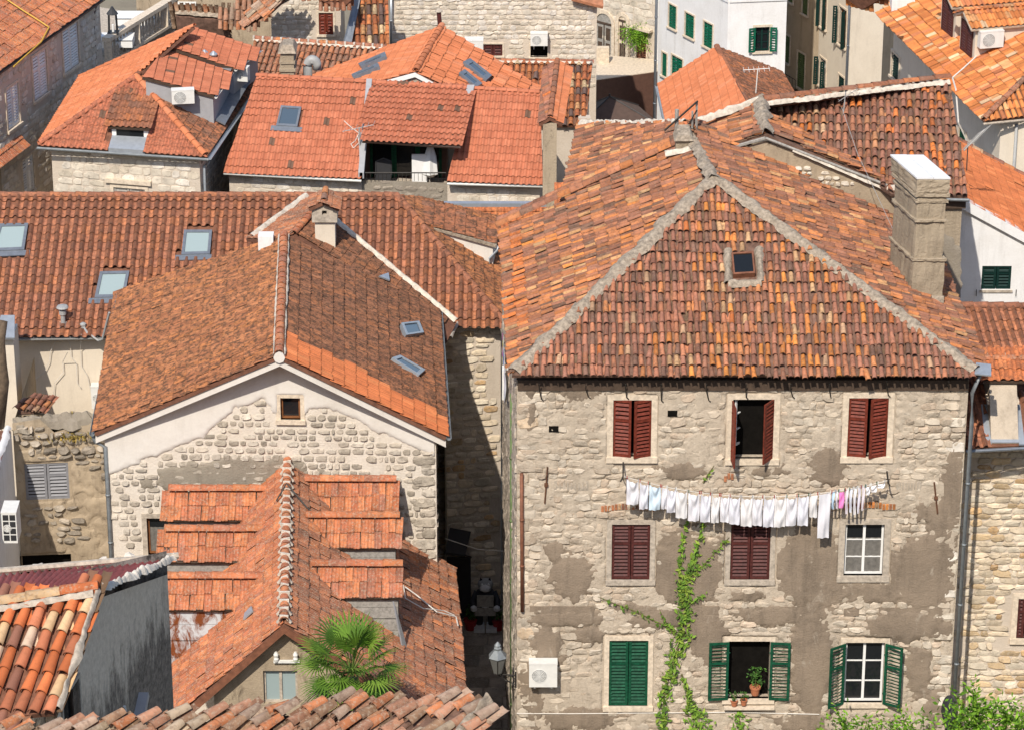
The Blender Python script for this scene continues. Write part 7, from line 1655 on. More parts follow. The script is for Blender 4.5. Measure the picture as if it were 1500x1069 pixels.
for i in range(nb_):
    p = b0_+dr*((i+.5)*Ld/nb_)
    if i % 9 in (0,):
        mb = MB(); mb.box((p.x-.14, p.y-.14, p.z+.12), (p.x+.14, p.y+.14, p.z+.98)); H.part('pier', mb, 'trim_stone'); continue
    if mbal is None:
        mb = MB(); mb.lathe(p+V((0, 0, .12)), [(.08, 0), (.08, .06), (.04, .1), (.095, .3), (.05, .55), (.045, .7), (.08, .78), (.08, .86)], 8); mbal = H.part('baluster', mb, 'trim_grey', smooth=True); mp = p.copy()
    else: o = mbal.copy(); COL.objects.link(o); o.location = p-mp
for i, (u, v, lab) in enumerate(((172, 62, 'white clothed table by the lantern on the roof terrace'), (205, 30, 'white clothed table farther back on the roof terrace'))):
    c = Z(u-6, v-8, zt_+.75); T = Thing('table', lab, 'table', V((c.x, c.y, zt_)), 'terrace tables'); mb = MB(); mb.slab([c+V((-.8, -.5, 0)), c+V((.8, -.5, 0)), c+V((.8, .5, 0)), c+V((-.8, .5, 0))], .04); skirt(mb, [c+V((-.8, -.5, 0)), c+V((.8, -.5, 0)), c+V((.8, .5, 0)), c+V((-.8, .5, 0))], .3); T.part('tablecloth', mb, 'paint_white')
    for sx in (-1, 1):
        for sy in (-1, 1): mb = MB(); mb.tube([V((c.x+sx*.7, c.y+sy*.42, zt_)), V((c.x+sx*.7, c.y+sy*.42, c.z-.05))], .025, 5); T.part('leg', mb, 'iron')
c = Z(166, 49, zt_+1.1); T = Thing('lantern', 'tall black lantern standing by the terrace balustrade', 'lantern', c); mb = MB()
for sx in (-1, 1):
    for sy in (-1, 1): mb.tube([c+V((sx*.16, sy*.16, .05)), c+V((sx*.14, sy*.14, .8))], .028, 5)
mb.box((c.x-.22, c.y-.22, c.z), (c.x+.22, c.y+.22, c.z+.06)); mb.lathe(c+V((0, 0, .8)), [(.24, 0), (.2, .06), (.09, .2), (.04, .3)], 8); T.part('frame', mb, 'plastic_dark'); mb = MB(); mb.lathe(c+V((0, 0, .06)), [(.05, 0), (.05, .3)], 8); T.part('candle', mb, 'paint_white')
# ============================================================ alley floor
mb = MB(); mb.quad(V((-3.2, -9, .0)), V((.4, -9, .0)), V((.2, 12.4, .0)), V((-3.2, 12.4, .0))); al = structure('alley', mb, 'ground_stone')
AL = type('o', (), {})(); AL.tiles = []; AL.L = V((0, 0, 0)); AL.budget = 300; AL.sbudget = 300; AL.min_px = 5.0; THINGS.append(AL); AL.walls = []
y = -6.0
while y < 12.2:
    h = RNG.uniform(.5, .75); x = -3.1
    while x < .1:
        w = RNG.uniform(.6, 1.1); AL.tiles.append(Rec(basis(V((1, 0, 0))*(w-.03), V((0, 1, 0))*(h-.03), V((0, 0, .05+RNG.uniform(-.008, .008))), V((x+w/2, y+h/2, .02))), 'slab', pick(P_PAVE), 'stone', 'paving_slab', al, V((x+w/2, y+h/2, .06)), V((0, 0, 1)), w*h)); x += w
    y += h

# ============================================================ washing line across the facade
FA = fw
mb = MB(); a0_, a1_, t0_, t1_ = wU[1] and fw.rect(1076, 586, 1091, 655); F_ = swing(fw, a0_, t0_, -.1, -.9, 1); w__ = .42; h__ = t1_-t0_
for b_ in ((0, w__, 0, .06), (0, w__, h__-.06, h__), (0, .06, .06, h__-.06), (w__-.06, w__, .06, h__-.06), (.06, w__-.06, h__*.33, h__*.33+.03), (.06, w__-.06, h__*.66, h__*.66+.03)): mb.fbox(F_, b_[0], b_[1], b_[2], b_[3], 0, .04)
M.part('casement', mb, 'paint_white', wU[1])
def lp(u, v, d): a, t = FA.st(u, v); return FA.p(a, t, d)
LD = .52
def line_v(u): f = (u-913)/(1297-913); return 689+6*f-0.0+34*(1-(2*f-1)**2)*.78
lineP = [lp(u, line_v(u)-4, LD) for u in range(913, 1299, 8)]
th = Thing('washing_line', 'washing line strung between two iron brackets above the middle windows', 'washing line', lineP[0])
mb = MB(); mb.tube(lineP, .011, 5); th.part('line', mb, 'cable_white')
mb = MB(); mb.tube([lp(913, 672, 0), lp(912, 686, .5), lp(908, 690, .62)], .022, 5); mb.tube([lp(912, 700, 0), lp(912, 690, .45)], .016, 5); th.part('bracket', mb, 'iron')
mb = MB(); mb.tube([lp(1299, 688, 0), lp(1298, 694, .5), lp(1300, 696, .62)], .022, 5); mb.tube([lp(1302, 706, 0), lp(1299, 696, .45)], .016, 5); th.part('bracket', mb, 'iron')
cable('thin white wire across the facade above the washing line', [lp(1120, 684, .03), lp(1245, 684, .03)], .006, 'cable_white')
WHITE = ((.70, .69, .73), (.69, .69, .75), (.73, .71, .71))
PEGC = ('red_pot', 'paint_green', 'plastic_white', 'paint_grey')
def garment(u0, u1, vb, kind, col, label, seed, group=None):
    """cloth hung from two pegs: scooped top edge, vertical folds, slightly bellied"""
    nx, ny = 18, 16; a0, t0 = FA.st(u0, line_v(u0)-3); a1, t1 = FA.st(u1, line_v(u1)-3); um = (u0+u1)/2; tb = FA.st(um, vb)[1]; w = a1-a0; r = random.Random(seed); vs = []; ph = r.uniform(0, 6); fr = r.uniform(1.4, 2.4)
    for j in range(ny+1):
        g = j/ny
        for i in range(nx+1):
            f = i/nx; x = f-.5
            top = lerp(t0, t1, f)
            scoop = {'vest': .075, 'shirt': .06, 'pants': .02, 'sock': .0, 'cloth': .04}[kind]*(1-(2*x)**4)
            bot = tb+.006*math.sin(f*9+ph)+.03*x*r.uniform(-1, 1)*0
            if kind == 'pants' and abs(x) < .10: bot += 0
            tt = lerp(top-scoop*min(1, (1)), bot, g)
            wid = 1.0
            if kind in ('vest', 'shirt'): wid = 1.0+.04*math.sin(g*3)
            if kind == 'sock': wid = .9-.25*g
            dep = LD+.014*math.sin(f*6.28*fr+ph+g*.8)*(.35+.65*g)+.05*math.sin(g*2.6)*(1-(2*x)**2)-.02*g+.02*math.sin(g*7+ph+f*4)+(.045*math.sin((g*2.2+1.5*(2*x)**2)*4.2)*(1-g)*(1-(2*x)**2) if kind in ('vest', 'shirt') else 0)
            vs.append(FA.p(a0+w*(.5+x*wid*.95)+.004*math.sin(g*5+ph), tt, dep))
    fs = [(j*(nx+1)+i, (j+1)*(nx+1)+i, (j+1)*(nx+1)+i+1, j*(nx+1)+i+1) for j in range(ny) for i in range(nx)]
    n1 = len(vs); vs += [p-V((0, -.012, 0)) for p in vs]; fs += [tuple(q+n1 for q in f[::-1]) for f in fs]
    m = MB(); m.add(vs, fs); cc = np.array(col)*r.uniform(.96, 1.0)
    if kind == 'vest':
        pass
    o = solo({'vest': 'vest', 'shirt': 'shirt', 'pants': 'trousers', 'sock': 'sock', 'cloth': 'cloth'}[kind], label, {'vest': 'vest', 'shirt': 'shirt', 'pants': 'trousers', 'sock': 'sock', 'cloth': 'cloth'}[kind], m, 'cloth', group or 'laundry on the washing line', True, cc)
    for f in (.04, .96):
        pm = MB(); uu = lerp(u0, u1, f); pm.mbox(Matrix.Translation(lp(uu, line_v(uu)-4, LD)), .022, .03, .085); th.part('peg', pm, PEGC[r.randrange(4)])
GL = [(917, 935, 726, 'vest'), (936, 949, 733, 'vest'), (950, 967, 734, 'shirtb'), (968, 976, 733, 'cloth'), (976, 989, 738, 'vest'), (989, 1006, 746, 'vest'), (1007, 1024, 750, 'vest'), (1025, 1040, 752, 'vest'), (1041, 1053, 753, 'vest'), (1054, 1067, 752, 'vest'), (1067, 1083, 755, 'vest'), (1084, 1101, 758, 'vest'), (1101, 1116, 757, 'vest'), (1117, 1133, 759, 'vest'), (1133, 1150, 759, 'vest'), (1150, 1166, 757, 'vest'), (1167, 1183, 757, 'shirt'), (1184, 1196, 745, 'cloth'), (1197, 1215, 775, 'pants')]
ORD = ['first', 'second', 'third', 'fourth', 'fifth', 'sixth', 'seventh', 'eighth', 'ninth', 'tenth', 'eleventh', 'twelfth', 'thirteenth', 'fourteenth', 'fifteenth']
iv = 0
for i, (u0, u1, vb, k) in enumerate(GL):
    c = WHITE[i % 3]
    if k == 'vest': lab = ORD[iv]+' white vest from the left on the washing line'; iv += 1
    elif k == 'shirtb': lab = 'pale blue shirt near the left end of the washing line'; k = 'shirt'; c = (.58, .70, .80)
    elif k == 'shirt': lab = 'white undershirt hanging next to the small cloth, right of the vests'
    elif k == 'pants': lab = 'long white trousers hanging lowest on the washing line'
    else: lab = 'narrow white cloth between the pale blue shirt and the vests' if u0 < 1000 else 'short white cloth just left of the long trousers'
    garment(u0, u1, vb, k, c, lab, i)
SL = [(1216, 1221, 733, (.50, .66, .82), 'light blue sock right beside the long white trousers'), (1222, 1226, 732, (.74, .72, .78), 'off white sock between the blue and the pink ones'), (1227, 1235, 731, (.80, .22, .55), 'bright pink cloth hanging among the socks'), (1236, 1241, 740, (.74, .68, .74), 'first pale sock right of the bright pink cloth'), (1242, 1247, 738, (.70, .72, .80), 'second pale sock right of the bright pink cloth'), (1248, 1253, 741, (.78, .76, .78), 'third pale sock right of the bright pink cloth'), (1254, 1259, 739, (.72, .70, .78), 'fourth pale sock right of the bright pink cloth'), (1260, 1265, 735, (.76, .70, .74), 'fifth pale sock right of the bright pink cloth'), (1266, 1272, 712, (.80, .79, .82), 'short white cloth above the brick arch'), (1273, 1282, 708, (.80, .78, .80), 'little white cloth second from the right end of the line'), (1283, 1294, 702, (.78, .78, .82), 'little white cloth at the right end of the line')]
for i, (u0, u1, vb, c, lab) in enumerate(SL): garment(u0, u1, vb, 'sock' if u1 < 1266 and u0 != 1227 else 'cloth', c, lab, 60+i)
# small colourful washing on the flank, deep in the alley
th2 = Thing('washing_line', 'narrow line of coloured washing hanging on the flank of the big stone house', 'washing line', V((-.45, 7, 12.4)))
a, b = Y(737, 482, 10.2), Y(740, 545, 4.5); mb = MB(); mb.tube([a, b], .012, 5); th2.part('line', mb, 'cable_white')
for i, c in enumerate(((.70, .10, .45), (.55, .5, .1), (.6, .6, .7), (.2, .25, .6), (.75, .72, .78), (.78, .78, .8))):
    p = lerp(a, b, .08+i*.16); m = MB(); q = []
    for j in range(5):
        for k in range(5): q.append(p+V((.04*math.sin(k*1.9+j), -.35+k*.17, -.02-j*.2*(1+.3*(i % 2)))))
    m.add(q, [(j*5+k, j*5+k+1, (j+1)*5+k+1, (j+1)*5+k) for j in range(4) for k in range(4)])
    solo('cloth', ('magenta', 'mustard yellow', 'pale grey', 'dark blue', 'lilac white', 'plain white')[i]+' cloth on the narrow line beside the alley', 'cloth', m, 'cloth', 'laundry beside the alley', True, np.array(c))

# ============================================================ air conditioner, wires, lantern on the facade
aircon(fw, (775, 961, 816, 995), label='white air conditioner low on the big stone facade beside the corner', off=.1, dep=.32)
cable('white wire running along the facade below the green shutters', [lp(757, 1043, .05), lp(840, 1043, .06), lp(960, 1042, .06), lp(1070, 1041, .06), lp(1200, 1044, .06)], .016, 'cable_white')
cable('dark cable sagging over the big roof down to the massive chimney', [Z(1233, 158, 17.3), Z(1256, 225, 16.4), Z(1312, 345, 15.2), Z(1330, 356, 15.4)], .007, 'plastic_grey')
th = Thing('antenna', 'spindly antenna on the mixed red roof', 'antenna', on(1235, 165, plS)); b = on(1235, 170, plS); mb = MB(); mb.tube([b, b+V((.05, 0, .75))], .02, 5); mb.tube([b+V((-.15, 0, .45)), b+V((.4, 0, .85))], .012, 4)
for i in range(4): p = lerp(b+V((-.1, 0, .48)), b+V((.4, 0, .85)), i/3); mb.tube([p+V((-.08, -.2, .1)), p+V((.08, .2, -.1))], .008, 4)
th.part('mast', mb, 'plastic_grey')
c = Y(729, 985, .25); LN = Thing('street_lantern', 'hexagonal glass street lantern on a scrolled iron bracket over the alley', 'street lamp', c)
mb = MB(); n = 6
def hexring(z, r): return [c+V((r*math.cos(math.pi/6+2*math.pi*j/n), r*math.sin(math.pi/6+2*math.pi*j/n), z)) for j in range(n)]
r0_, r1_ = hexring(.02, .13), hexring(.52, .26)
for j in range(n): mb.tube([r0_[j], r1_[j]], .014, 4); mb.tube([r1_[j], r1_[(j+1) % n]], .018, 4); mb.tube([r0_[j], r0_[(j+1) % n]], .016, 4)
LN.part('frame', mb, 'iron')
for j in range(n): mb = MB(); mb.quad(r0_[j], r0_[(j+1) % n], r1_[(j+1) % n], r1_[j]); LN.part('pane', mb, 'glass_lamp')
mb = MB(); rr = hexring(.53, .28)+hexring(.74, .10)+hexring(.80, .12)+hexring(.86, .05); mb.add(rr, [(i*n+j, i*n+(j+1) % n, (i+1)*n+(j+1) % n, (i+1)*n+j) for i in range(3) for j in range(n)]); mb.lathe(c+V((0, 0, .84)), [(.06, 0), (.10, .04), (.06, .09), (.02, .14)], 8); LN.part('roof', mb, 'gutter_grey')
mb = MB(); w0 = V((.10, .1, c.z+.0)); mb.tube([c+V((0, 0, 0)), c+V((.1, 0, -.04)), w0], .022, 6); sp = [w0+V((-.17+.13*math.cos(q*.5)*(1-q/16), 0, -.12+.13*math.sin(q*.5)*(1-q/16))) for q in range(14)]; mb.tube(sp, .014, 5); mb.tube([c+V((.02, 0, -.05)), c+V((.2, 0, -.22)), w0+V((0, 0, -.3))], .016, 5); mb.fbox(Fr(w0, (0, 1, 0), (0, 0, 1), (-1, 0, 0)), -.05, .05, -.45, .1, -.04, .02); LN.part('bracket', mb, 'iron')

# ============================================================ flower pots on the sill of the open window
def pot(u, v, h, r, label, plant):
    p = lp(u, v, -.02 if plant == 'big' else .1); th = Thing('flower_pot', label, 'flower pot', p, 'pots on the sill'); mb = MB(); mb.lathe(p, [(r*.7, 0), (r*.95, h*.8), (r*1.1, h*.8), (r*1.1, h), (r*.9, h), (r*.9, h*.9)], 14); th.part('pot', mb, 'terracotta_pot', smooth=False)
    mb = MB(); mb.lathe(p+V((0, 0, h*.86)), [(r*.88, 0), (r*.5, .01)], 10); th.part('soil', mb, 'soil')
    mb = MB(); tn = []; hh = .62 if plant == 'big' else .26; rr = random.Random(int(u))
    st = MB(); st.tube([p+V((0, 0, h*.8)), p+V((.01, 0, h+hh*.7))], .012, 5); th.part('stem', st, 'vine_stem')
    for i in range(130 if plant == 'big' else 40):
        q = p+V((rr.gauss(0, .10 if plant == 'big' else .05), rr.gauss(0, .08 if plant == 'big' else .04), h+hh*(.15+.8*rr.random()))); leaf(mb, q, .055 if plant == 'big' else .045, rr); tn += [np.array(((.05, .13, .02), (.08, .19, .03), (.04, .10, .02))[rr.randrange(3)])]*4
    th.part('leaves', mb, 'foliage', tint=np.array(tn), kind='stuff')
def leaf(mb, q, s, rr, dirn=None):
    d = V((rr.gauss(0, 1), rr.gauss(0, 1)-.5, rr.gauss(0, 1)+.2)).normalized() if dirn is None else (V(dirn)+V((rr.gauss(0, .4), rr.gauss(0, .4), rr.gauss(0, .4)))).normalized()
    a = d.orthogonal().normalized(); a.rotate(Matrix.Rotation(rr.uniform(0, 6.28), 3, d)); b = d.cross(a)
    mb.add([q-a*s, q+b*s*.42+d*s*.12, q+a*s, q-b*s*.42+d*s*.12], [(0, 1, 2), (0, 2, 3)])
pot(1106, 1017, .26, .145, 'largest terracotta pot with a leafy plant inside the open green shuttered window', 'big')
pot(1075, 1030, .17, .10, 'left small terracotta pot with a seedling on the outer sill', 's'); pot(1089, 1029, .17, .095, 'right small terracotta pot with a cactus on the outer sill', 's')
mb = MB(); a0_, a1_, t0_, t1_ = fw.rect(1060, 1024, 1134, 1032); mb.fbox(fw, a0_, a1_, t0_-.05, t0_, -.2, .2); M.part('sill', mb, 'trim_stone')

# ============================================================ climbing vine
VT = Thing('climbing_vine', 'bright green climbing vine branching up the big stone facade', 'vine', lp(975, 1069, .05))
def vine(th, path, wid, dens, size, cols, seed):
    rr = random.Random(seed); mb = MB(); tn = []; P = [lp(u, v, .06) for u, v in path]; st = MB(); st.tube(P, .03, 5, r2=.008); th.part('stem', st, 'vine_stem')
    for i in range(len(P)-1):
        L = (P[i+1]-P[i]).length; w0, w1 = wid[i], wid[i+1]
        for k in range(int(L*dens*(w0+w1)*1.15)):
            f = rr.random(); w = lerp(w0, w1, f); q = lerp(P[i], P[i+1], f)+V((rr.gauss(0, w*.36), -abs(rr.gauss(0, .05))-.02, rr.gauss(0, .05)))
            leaf(mb, q, size*rr.choice((.45, .6, .8, 1.0, 1.25)), rr, (0, -1, .5)); c = cols[rr.randrange(len(cols))]; k_ = rr.uniform(.75, 1.25); tn += [np.array(c)*k_]*4
    if mb.v: th.part('leaves', mb, 'foliage', tint=np.array(tn), kind='stuff')
VC = ((.10, .19, .02), (.14, .24, .025), (.065, .13, .015), (.20, .28, .035))
vine(VT, [(972, 1069), (972, 1020), (985, 975), (996, 935), (1003, 900), (1002, 860), (1012, 830), (1020, 800), (1030, 762)], [.2, .26, .3, .34, .34, .30, .22, .14, .08], 150, .085, VC, 1)
vine(VT, [(1000, 885), (996, 850), (998, 800), (1006, 760)], [.2, .15, .11, .06], 150, .08, VC, 2); vine(VT, [(1008, 850), (1040, 815), (1068, 785)], [.16, .1, .05], 150, .075, VC, 3)
vine(VT, [(985, 918), (960, 908), (930, 893), (900, 882), (876, 872)], [.16, .10, .09, .06, .03], 130, .065, VC, 4); vine(VT, [(1008, 885), (1025, 872), (1036, 866)], [.12, .08, .05], 120, .07, VC, 5); vine(VT, [(1030, 705), (1040, 688), (1046, 680)], [.05, .04, .02], 150, .06, VC, 6); vine(VT, [(985, 925), (970, 900), (966, 890)], [.1, .06, .03], 120, .06, VC, 7)
vine(VT, [(998, 985), (1008, 1010), (1012, 1035), (1030, 1045)], [.1, .14, .3, .3], 150, .08, VC, 8)
BT = Thing('vine_thicket', 'thicket of green creeper below the open green shuttered window', 'creeper', lp(1035, 1072, .1))
vine(BT, [(1010, 1030), (1020, 1050), (1030, 1085)], [.2, .5, .8], 170, .07, ((.10, .20, .02), (.15, .27, .03), (.20, .32, .04)), 9); vine(BT, [(1080, 1040), (1085, 1060), (1085, 1085)], [.2, .35, .4], 170, .07, ((.10, .20, .02), (.15, .27, .03)), 10)

# ============================================================ shrubs and trees at the bottom
def shrub(label, c, spots, leafs, n, cols, seed, cat='shrub', name='shrub', trunk=True, upw=.5):
    th = Thing(name, label, cat, V((c.x, c.y, gz(c.y)))); rr = random.Random(seed); mb = MB(); tn = []; st = MB()
    for (p, r, h) in spots:
        if trunk: st.tube([V((c.x, c.y, gz(c.y))), lerp(V((c.x, c.y, p.z-2)), p, .5)+V((0, 0, -h)), p], .05, 5, r2=.012)
        for i in range(n):
            # sprigs: a twig with leaves along it
            o = p+V((rr.gauss(0, r*.45), rr.gauss(0, r*.45), rr.gauss(0, h*.4))); d = V((rr.gauss(0, .5), rr.gauss(0, .5)-.15, 1.0*upw+rr.gauss(0, .3))).normalized()
            for k in range(7):
                q = o+d*(k*leafs*.75); ld = (d*.6+V((rr.gauss(0, .7), rr.gauss(0, .7), rr.gauss(0, .3)))).normalized(); a = ld; b = ld.cross(V((rr.gauss(0, 1), rr.gauss(0, 1), rr.gauss(0, 1)))).normalized(); s = leafs*rr.uniform(.7, 1.2)
                mb.add([q, q+a*s*.5+b*s*.2, q+a*s, q+a*s*.5-b*s*.2], [(0, 1, 2), (0, 2, 3)]); c_ = np.array(cols[rr.randrange(len(cols))])*rr.uniform(.75, 1.25); tn += [c_]*4
    if trunk: th.part('trunk', st, 'bark')
    th.part('crown', mb, 'foliage', tint=np.array(tn), kind='stuff'); return th
SC_ = ((.10, .23, .015), (.15, .30, .02), (.20, .36, .03), (.05, .12, .01))
yq = -3.5
shrub('bright leafy orange tree in front of the stone wall at the lower right corner', Y(1455, 1070, yq), [(Y(1418, 1058, yq), .22, .25), (Y(1402, 1066, yq), .2, .2), (Y(1433, 1072, yq), .25, .25), (Y(1430, 1044, yq), .10, .14), (Y(1476, 1058, yq), .16, .18), (Y(1466, 1072, yq), .25, .22), (Y(1496, 1074, yq), .25, .2), (Y(1490, 1090, yq), .4, .25), (Y(1415, 1084, yq), .4, .25), (Y(1455, 1096, yq), .6, .25)], .20, 24, SC_, 3, 'tree', 'orange_tree')
yq = -1.2
shrub('fresh green shrub tops under the half open green shutters', Y(1280, 1100, yq), [(Y(1236, 1066, yq), .10, .12), (Y(1230, 1082, yq), .25, .15), (Y(1262, 1080, yq), .1, .1), (Y(1330, 1072, yq), .16, .1), (Y(1312, 1082, yq), .2, .12), (Y(1290, 1088, yq), .2, .1), (Y(1345, 1082, yq), .15, .1)], .16, 18, SC_, 5)
th = Thing('awning', 'dark grey rounded awning end behind the orange tree', 'awning', Y(1393, 1080, -2.5)); mb = MB(); q = Y(1396, 1050, -2.6); n = 14; vs = []
for s in (0, 1): vs += [q+V((.20*math.cos(math.pi*i/n), .05+s*.9, .5*math.sin(math.pi*i/n)-.35)) for i in range(n+1)]
mb.add(vs, [(i, i+1, n+2+i, n+1+i) for i in range(n)]+[tuple(range(n+1))]); mb.add([q+V((-.2, .05, -.35)), q+V((.2, .05, -.35)), q+V((.2, .05, -1.6)), q+V((-.2, .05, -1.6))], [(0, 1, 2, 3)]); th.part('cover', mb, 'awning_black')
# dry weeds on the ruined wall
def weeds(label, spots, cols, n, seed, s=.3):
    rr = random.Random(seed); mb = MB(); tn = []
    for p, r in spots:
        for i in range(n):
            o = p+V((rr.gauss(0, r), rr.gauss(0, r*.5), rr.gauss(0, .04))); d = V((rr.gauss(0, .5), rr.gauss(0, .5)-.2, 1)).normalized()*s*rr.uniform(.4, 1.2); b = V((.012, 0, .004)); mb.add([o-b, o+b, o+d+V((0, 0, -.05)) ], [(0, 1, 2)]); tn += [np.array(cols[rr.randrange(len(cols))])]*3
            if rr.random() < .6: k = len(mb.v); leaf(mb, o+d*rr.uniform(.2, .9), .045, rr); tn += [np.array(cols[rr.randrange(len(cols))])]*4
    return solo('weeds', label, 'weeds', mb, 'foliage', None, False, np.array(tn))
weeds('dry yellow weeds growing on the broken top of the ruined wall', [(Y(78, 622, 8.0), .35), (Y(100, 625, 8.0), .35), (Y(115, 628, 8.0), .25), (Y(138, 640, 7.6), .15), (Y(60, 630, 7.8), .3), (Y(108, 640, 7.5), .3)], ((.36, .24, .05), (.30, .22, .07), (.20, .17, .05), (.42, .30, .08)), 260, 4)
hp = Y(932, 50, 58.1); shrub('green hanging plant over a window of the pale ashlar house', hp, [(hp, .35, .3), (Y(938, 56, 58.0), .4, .35), (Y(930, 45, 58.1), .3, .2)], .11, 90, SC_, 8, 'plant', 'hanging_plant', trunk=False, upw=-.2)

# ============================================================ palm
yp = -9.3; c = Y(515, 968, yp); PT = Thing('palm_tree', 'fan palm with glossy green fronds in front of the dormered house', 'palm tree', V((c.x, c.y, gz(c.y))))
mb = MB(); pts = [V((c.x, c.y, gz(c.y)-.2)), V((c.x+.1, c.y, 5)), c+V((0, 0, -.5))]; mb.tube(pts, .16, 9); PT.part('trunk', mb, 'bark', smooth=True)
rp = random.Random(5)
def frond(az, el, L, R, col, dry=False):
    d = V((math.cos(az)*math.cos(el), math.sin(az)*math.cos(el), math.sin(el))); mb = MB(); tn = []
    e = c+V((0, 0, -.15))+d*L+V((0, 0, -.10*L if not dry else -.2)); 
    mb.tube([c+V((0, 0, -.3)), lerp(c, e, .5)+V((0, 0, .05)), e], .016, 5); tn += [np.array((.10, .16, .03))]*15
    side = d.cross(V((0, 0, 1))).normalized(); nrm = side.cross(d).normalized(); 
    if nrm.z < 0: nrm = -nrm
    n = 22; half = rad(118)
    for i in range(n):
        a = -half+2*half*(i+.5)/n; wv = half/n*1.0; rr_ = R*(.72+.28*math.cos(a*.75))*rp.uniform(.93, 1.05)
        dir_ = d*math.cos(a)+side*math.sin(a); prp = -d*math.sin(a)+side*math.cos(a); droop = .16 if not dry else .5
        prev = None; base = e; w_ = wv*1.05; pts_ = []
        for k, f in enumerate((.03, .34, .68, 1.0)):
            q = base+dir_*(rr_*f)+nrm*(.05*R*math.sin(f*2.2))-V((0, 0, droop*R*(f**2.6)))
            ww = (w_*rr_*f*.98 if f < .6 else w_*rr_*.52*(1-f)*1.6)
            pts_.append((q+prp*ww, q+nrm*(-.22*ww), q-prp*ww))
        b0 = len(mb.v); vs = [x for t_ in pts_ for x in t_]; mb.add(vs, [(j*3+m_, j*3+m_+1, (j+1)*3+m_+1, (j+1)*3+m_) for j in range(3) for m_ in (0, 1)]); k_ = rp.uniform(.8, 1.2); tn += [np.array(col)*k_]*12
    return mb, np.array(tn)
GRN = ((.07, .145, .014), (.10, .19, .018), (.045, .10, .012), (.14, .23, .028))
spec = [(rad(a), rad(e), L, R) for a, e, L, R in ((-150, 25, .75, .82), (-165, 40, .8, .85), (-120, 35, .75, .85), (-95, 30, .7, .85), (-60, 25, .8, .8), (-30, 35, .85, .8), (-10, 45, .85, .82), (20, 55, .8, .8), (60, 60, .8, .8), (100, 55, .8, .85), (140, 50, .85, .85), (170, 30, .85, .8), (-130, 68, .75, .82), (-60, 72, .8, .85), (-20, 70, .85, .85), (-175, 10, .85, .75), (-140, -5, .8, .75), (-100, -5, .7, .75), (-70, -10, .75, .75), (-40, 0, .8, .75), (-15, 10, .9, .7), (-115, 5, .6, .7), (-155, -25, .8, .65), (-85, -30, .7, .65), (-35, -28, .8, .6))]
for i, (a, e, L, R) in enumerate(spec):
    mb, tn = frond(a, e, L, R, GRN[i % 4]); PT.part('frond', mb, 'foliage', tint=tn)
for i, (a, e) in enumerate(((-170, -35), (-140, -42), (-110, -50), (-60, -45), (-25, -38), (0, -30), (-85, -55))):
    mb, tn = frond(rad(a), rad(e), .75, .55, (.30, .24, .08) if i % 2 else (.22, .24, .06), True); PT.part('frond', mb, 'foliage', tint=tn, label='drooping yellowed frond')

# ============================================================ in the shade of the alley
cw = hr
p = Y(676, 790, 11.6); th = Thing('door_canopy', 'dark sloping door canopy on the shaded wall at the end of the alley', 'canopy', p)
q = [Y(659, 772, 12.1), Y(690, 778, 12.1), Y(682, 812, 10.9), Y(652, 808, 10.9)]; mb = MB(); mb.slab(q, .08); th.part('roof', mb, 'plastic_dark'); mb = MB(); mb.tube([q[3]+V((0, .05, -.05)), q[0]+V((0, 0, -.9))], .03, 5); mb.tube([q[2]+V((0, .05, -.05)), q[1]+V((0, 0, -.9))], .03, 5); th.part('strut', mb, 'iron')
mb = MB(); d0 = Y(655, 885, 12.1); mb.box((d0.x, 12.12, 0.06), (d0.x+.75, 12.2, 2.2)); H_ = [t_ for t_ in THINGS if getattr(t_, 'root', None) and t_.root['label'].startswith('long house')][0]; H_.part('door', mb, 'plastic_dark')
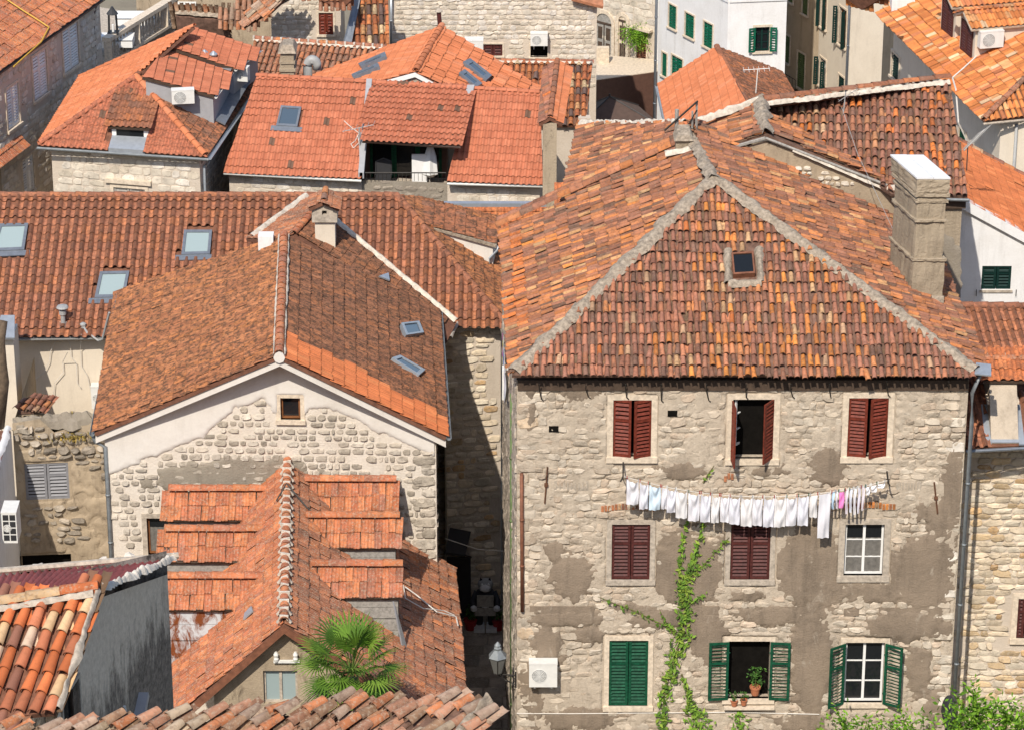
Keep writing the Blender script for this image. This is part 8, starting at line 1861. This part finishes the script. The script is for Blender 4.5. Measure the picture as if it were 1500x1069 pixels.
# upright husky figure with a serving tray
b = V((Y(711, 884, 11.5).x, 11.5, .07)); th = Thing('dog_statue', 'life size upright husky figure in black and white holding a tray board, in the alley', 'statue', b)
mb = MB()
for s in (-1, 1): mb.lathe(b+V((s*.19, -.02, .10)), [(.10, 0), (.12, .3), (.14, .62)], 10)
mb.lathe(b+V((0, 0, .66)), [(.24, 0), (.32, .15), (.34, .4), (.28, .62), (.13, .72)], 14)
for s in (-1, 1): mb.tube([b+V((s*.27, 0, 1.28)), b+V((s*.40, -.12, 1.02)), b+V((s*.36, -.38, .88))], .085, 8)
th.part('body', mb, 'fur_black', smooth=True)
mb = MB(); mb.lathe(b+V((0, 0, 1.34)), [(.12, 0), (.22, .08), (.25, .20), (.22, .30), (.10, .36)], 14); th.part('head', mb, 'plastic_grey', smooth=True)
mb = MB()
for s in (-1, 1): mb.add([b+V((s*.06, -.05, 1.66)), b+V((s*.19, -.03, 1.60)), b+V((s*.15, 0, 1.78)), b+V((s*.12, .08, 1.62))], [(0, 1, 2), (1, 3, 2), (3, 0, 2)])
th.part('ear', mb, 'fur_black')
mb = MB(); mb.lathe(b+V((0, -.19, 1.38)), [(.06, 0), (.17, .06), (.17, .16), (.10, .22), (.02, .26)], 12); mb.lathe(b+V((0, -.26, .72)), [(.04, 0), (.12, .1), (.12, .3), (.05, .42)], 10)
for s in (-1, 1): mb.lathe(b+V((s*.10, -.2, 1.58)), [(.02, 0), (.055, .03), (.02, .08)], 8)
th.part('muzzle', mb, 'fur_white', smooth=True)
mb = MB()
for s in (-1, 1): mb.lathe(b+V((s*.36, -.42, .80)), [(.04, 0), (.10, .04), (.10, .14), (.04, .19)], 10); mb.hexa([b+V((s*.19+x, y, z)) for z in (0, .14) for x, y in ((-.17, -.36), (.17, -.36), (.15, .12), (-.15, .12))])
th.part('paw', mb, 'fur_white'); mb = MB(); F = Fr(b+V((0, -.36, .62)), (1, 0, 0), (0, 0, 1), (0, -1, 0)); mb.fbox(F, -.26, .26, .32, .72, 0, .03); mb.fbox(F, -.32, .32, .0, .28, 0, .04); th.part('board', mb, 'wood_grey')
for i, u in enumerate((689, 730)):
    q = V((Y(u, 884, 11.4).x, 11.4, .07)); th = Thing('flower_pot', ('left', 'right')[i]+' red flower pot beside the husky figure in the alley', 'flower pot', q, 'red pots by the statue'); mb = MB(); mb.lathe(q, [(.15, 0), (.2, .3), (.22, .3), (.22, .36), (.17, .36)], 12); th.part('pot', mb, 'red_pot'); mb = MB(); tn = []; rr = random.Random(i)
    for k in range(120): leaf(mb, q+V((rr.gauss(0, .1), rr.gauss(0, .1), .4+abs(rr.gauss(0, .2)))), .06, rr); tn += [np.array((.05, .11, .02))]*4
    th.part('leaves', mb, 'foliage', tint=np.array(tn), kind='stuff')
cable('white wire sagging across the dark alley', [Y(652, 788, 9), Y(700, 804, 9), Y(746, 807, 9)], .014, 'cable_white')

finish_walls(); finish_roofs(); finish_pieces()
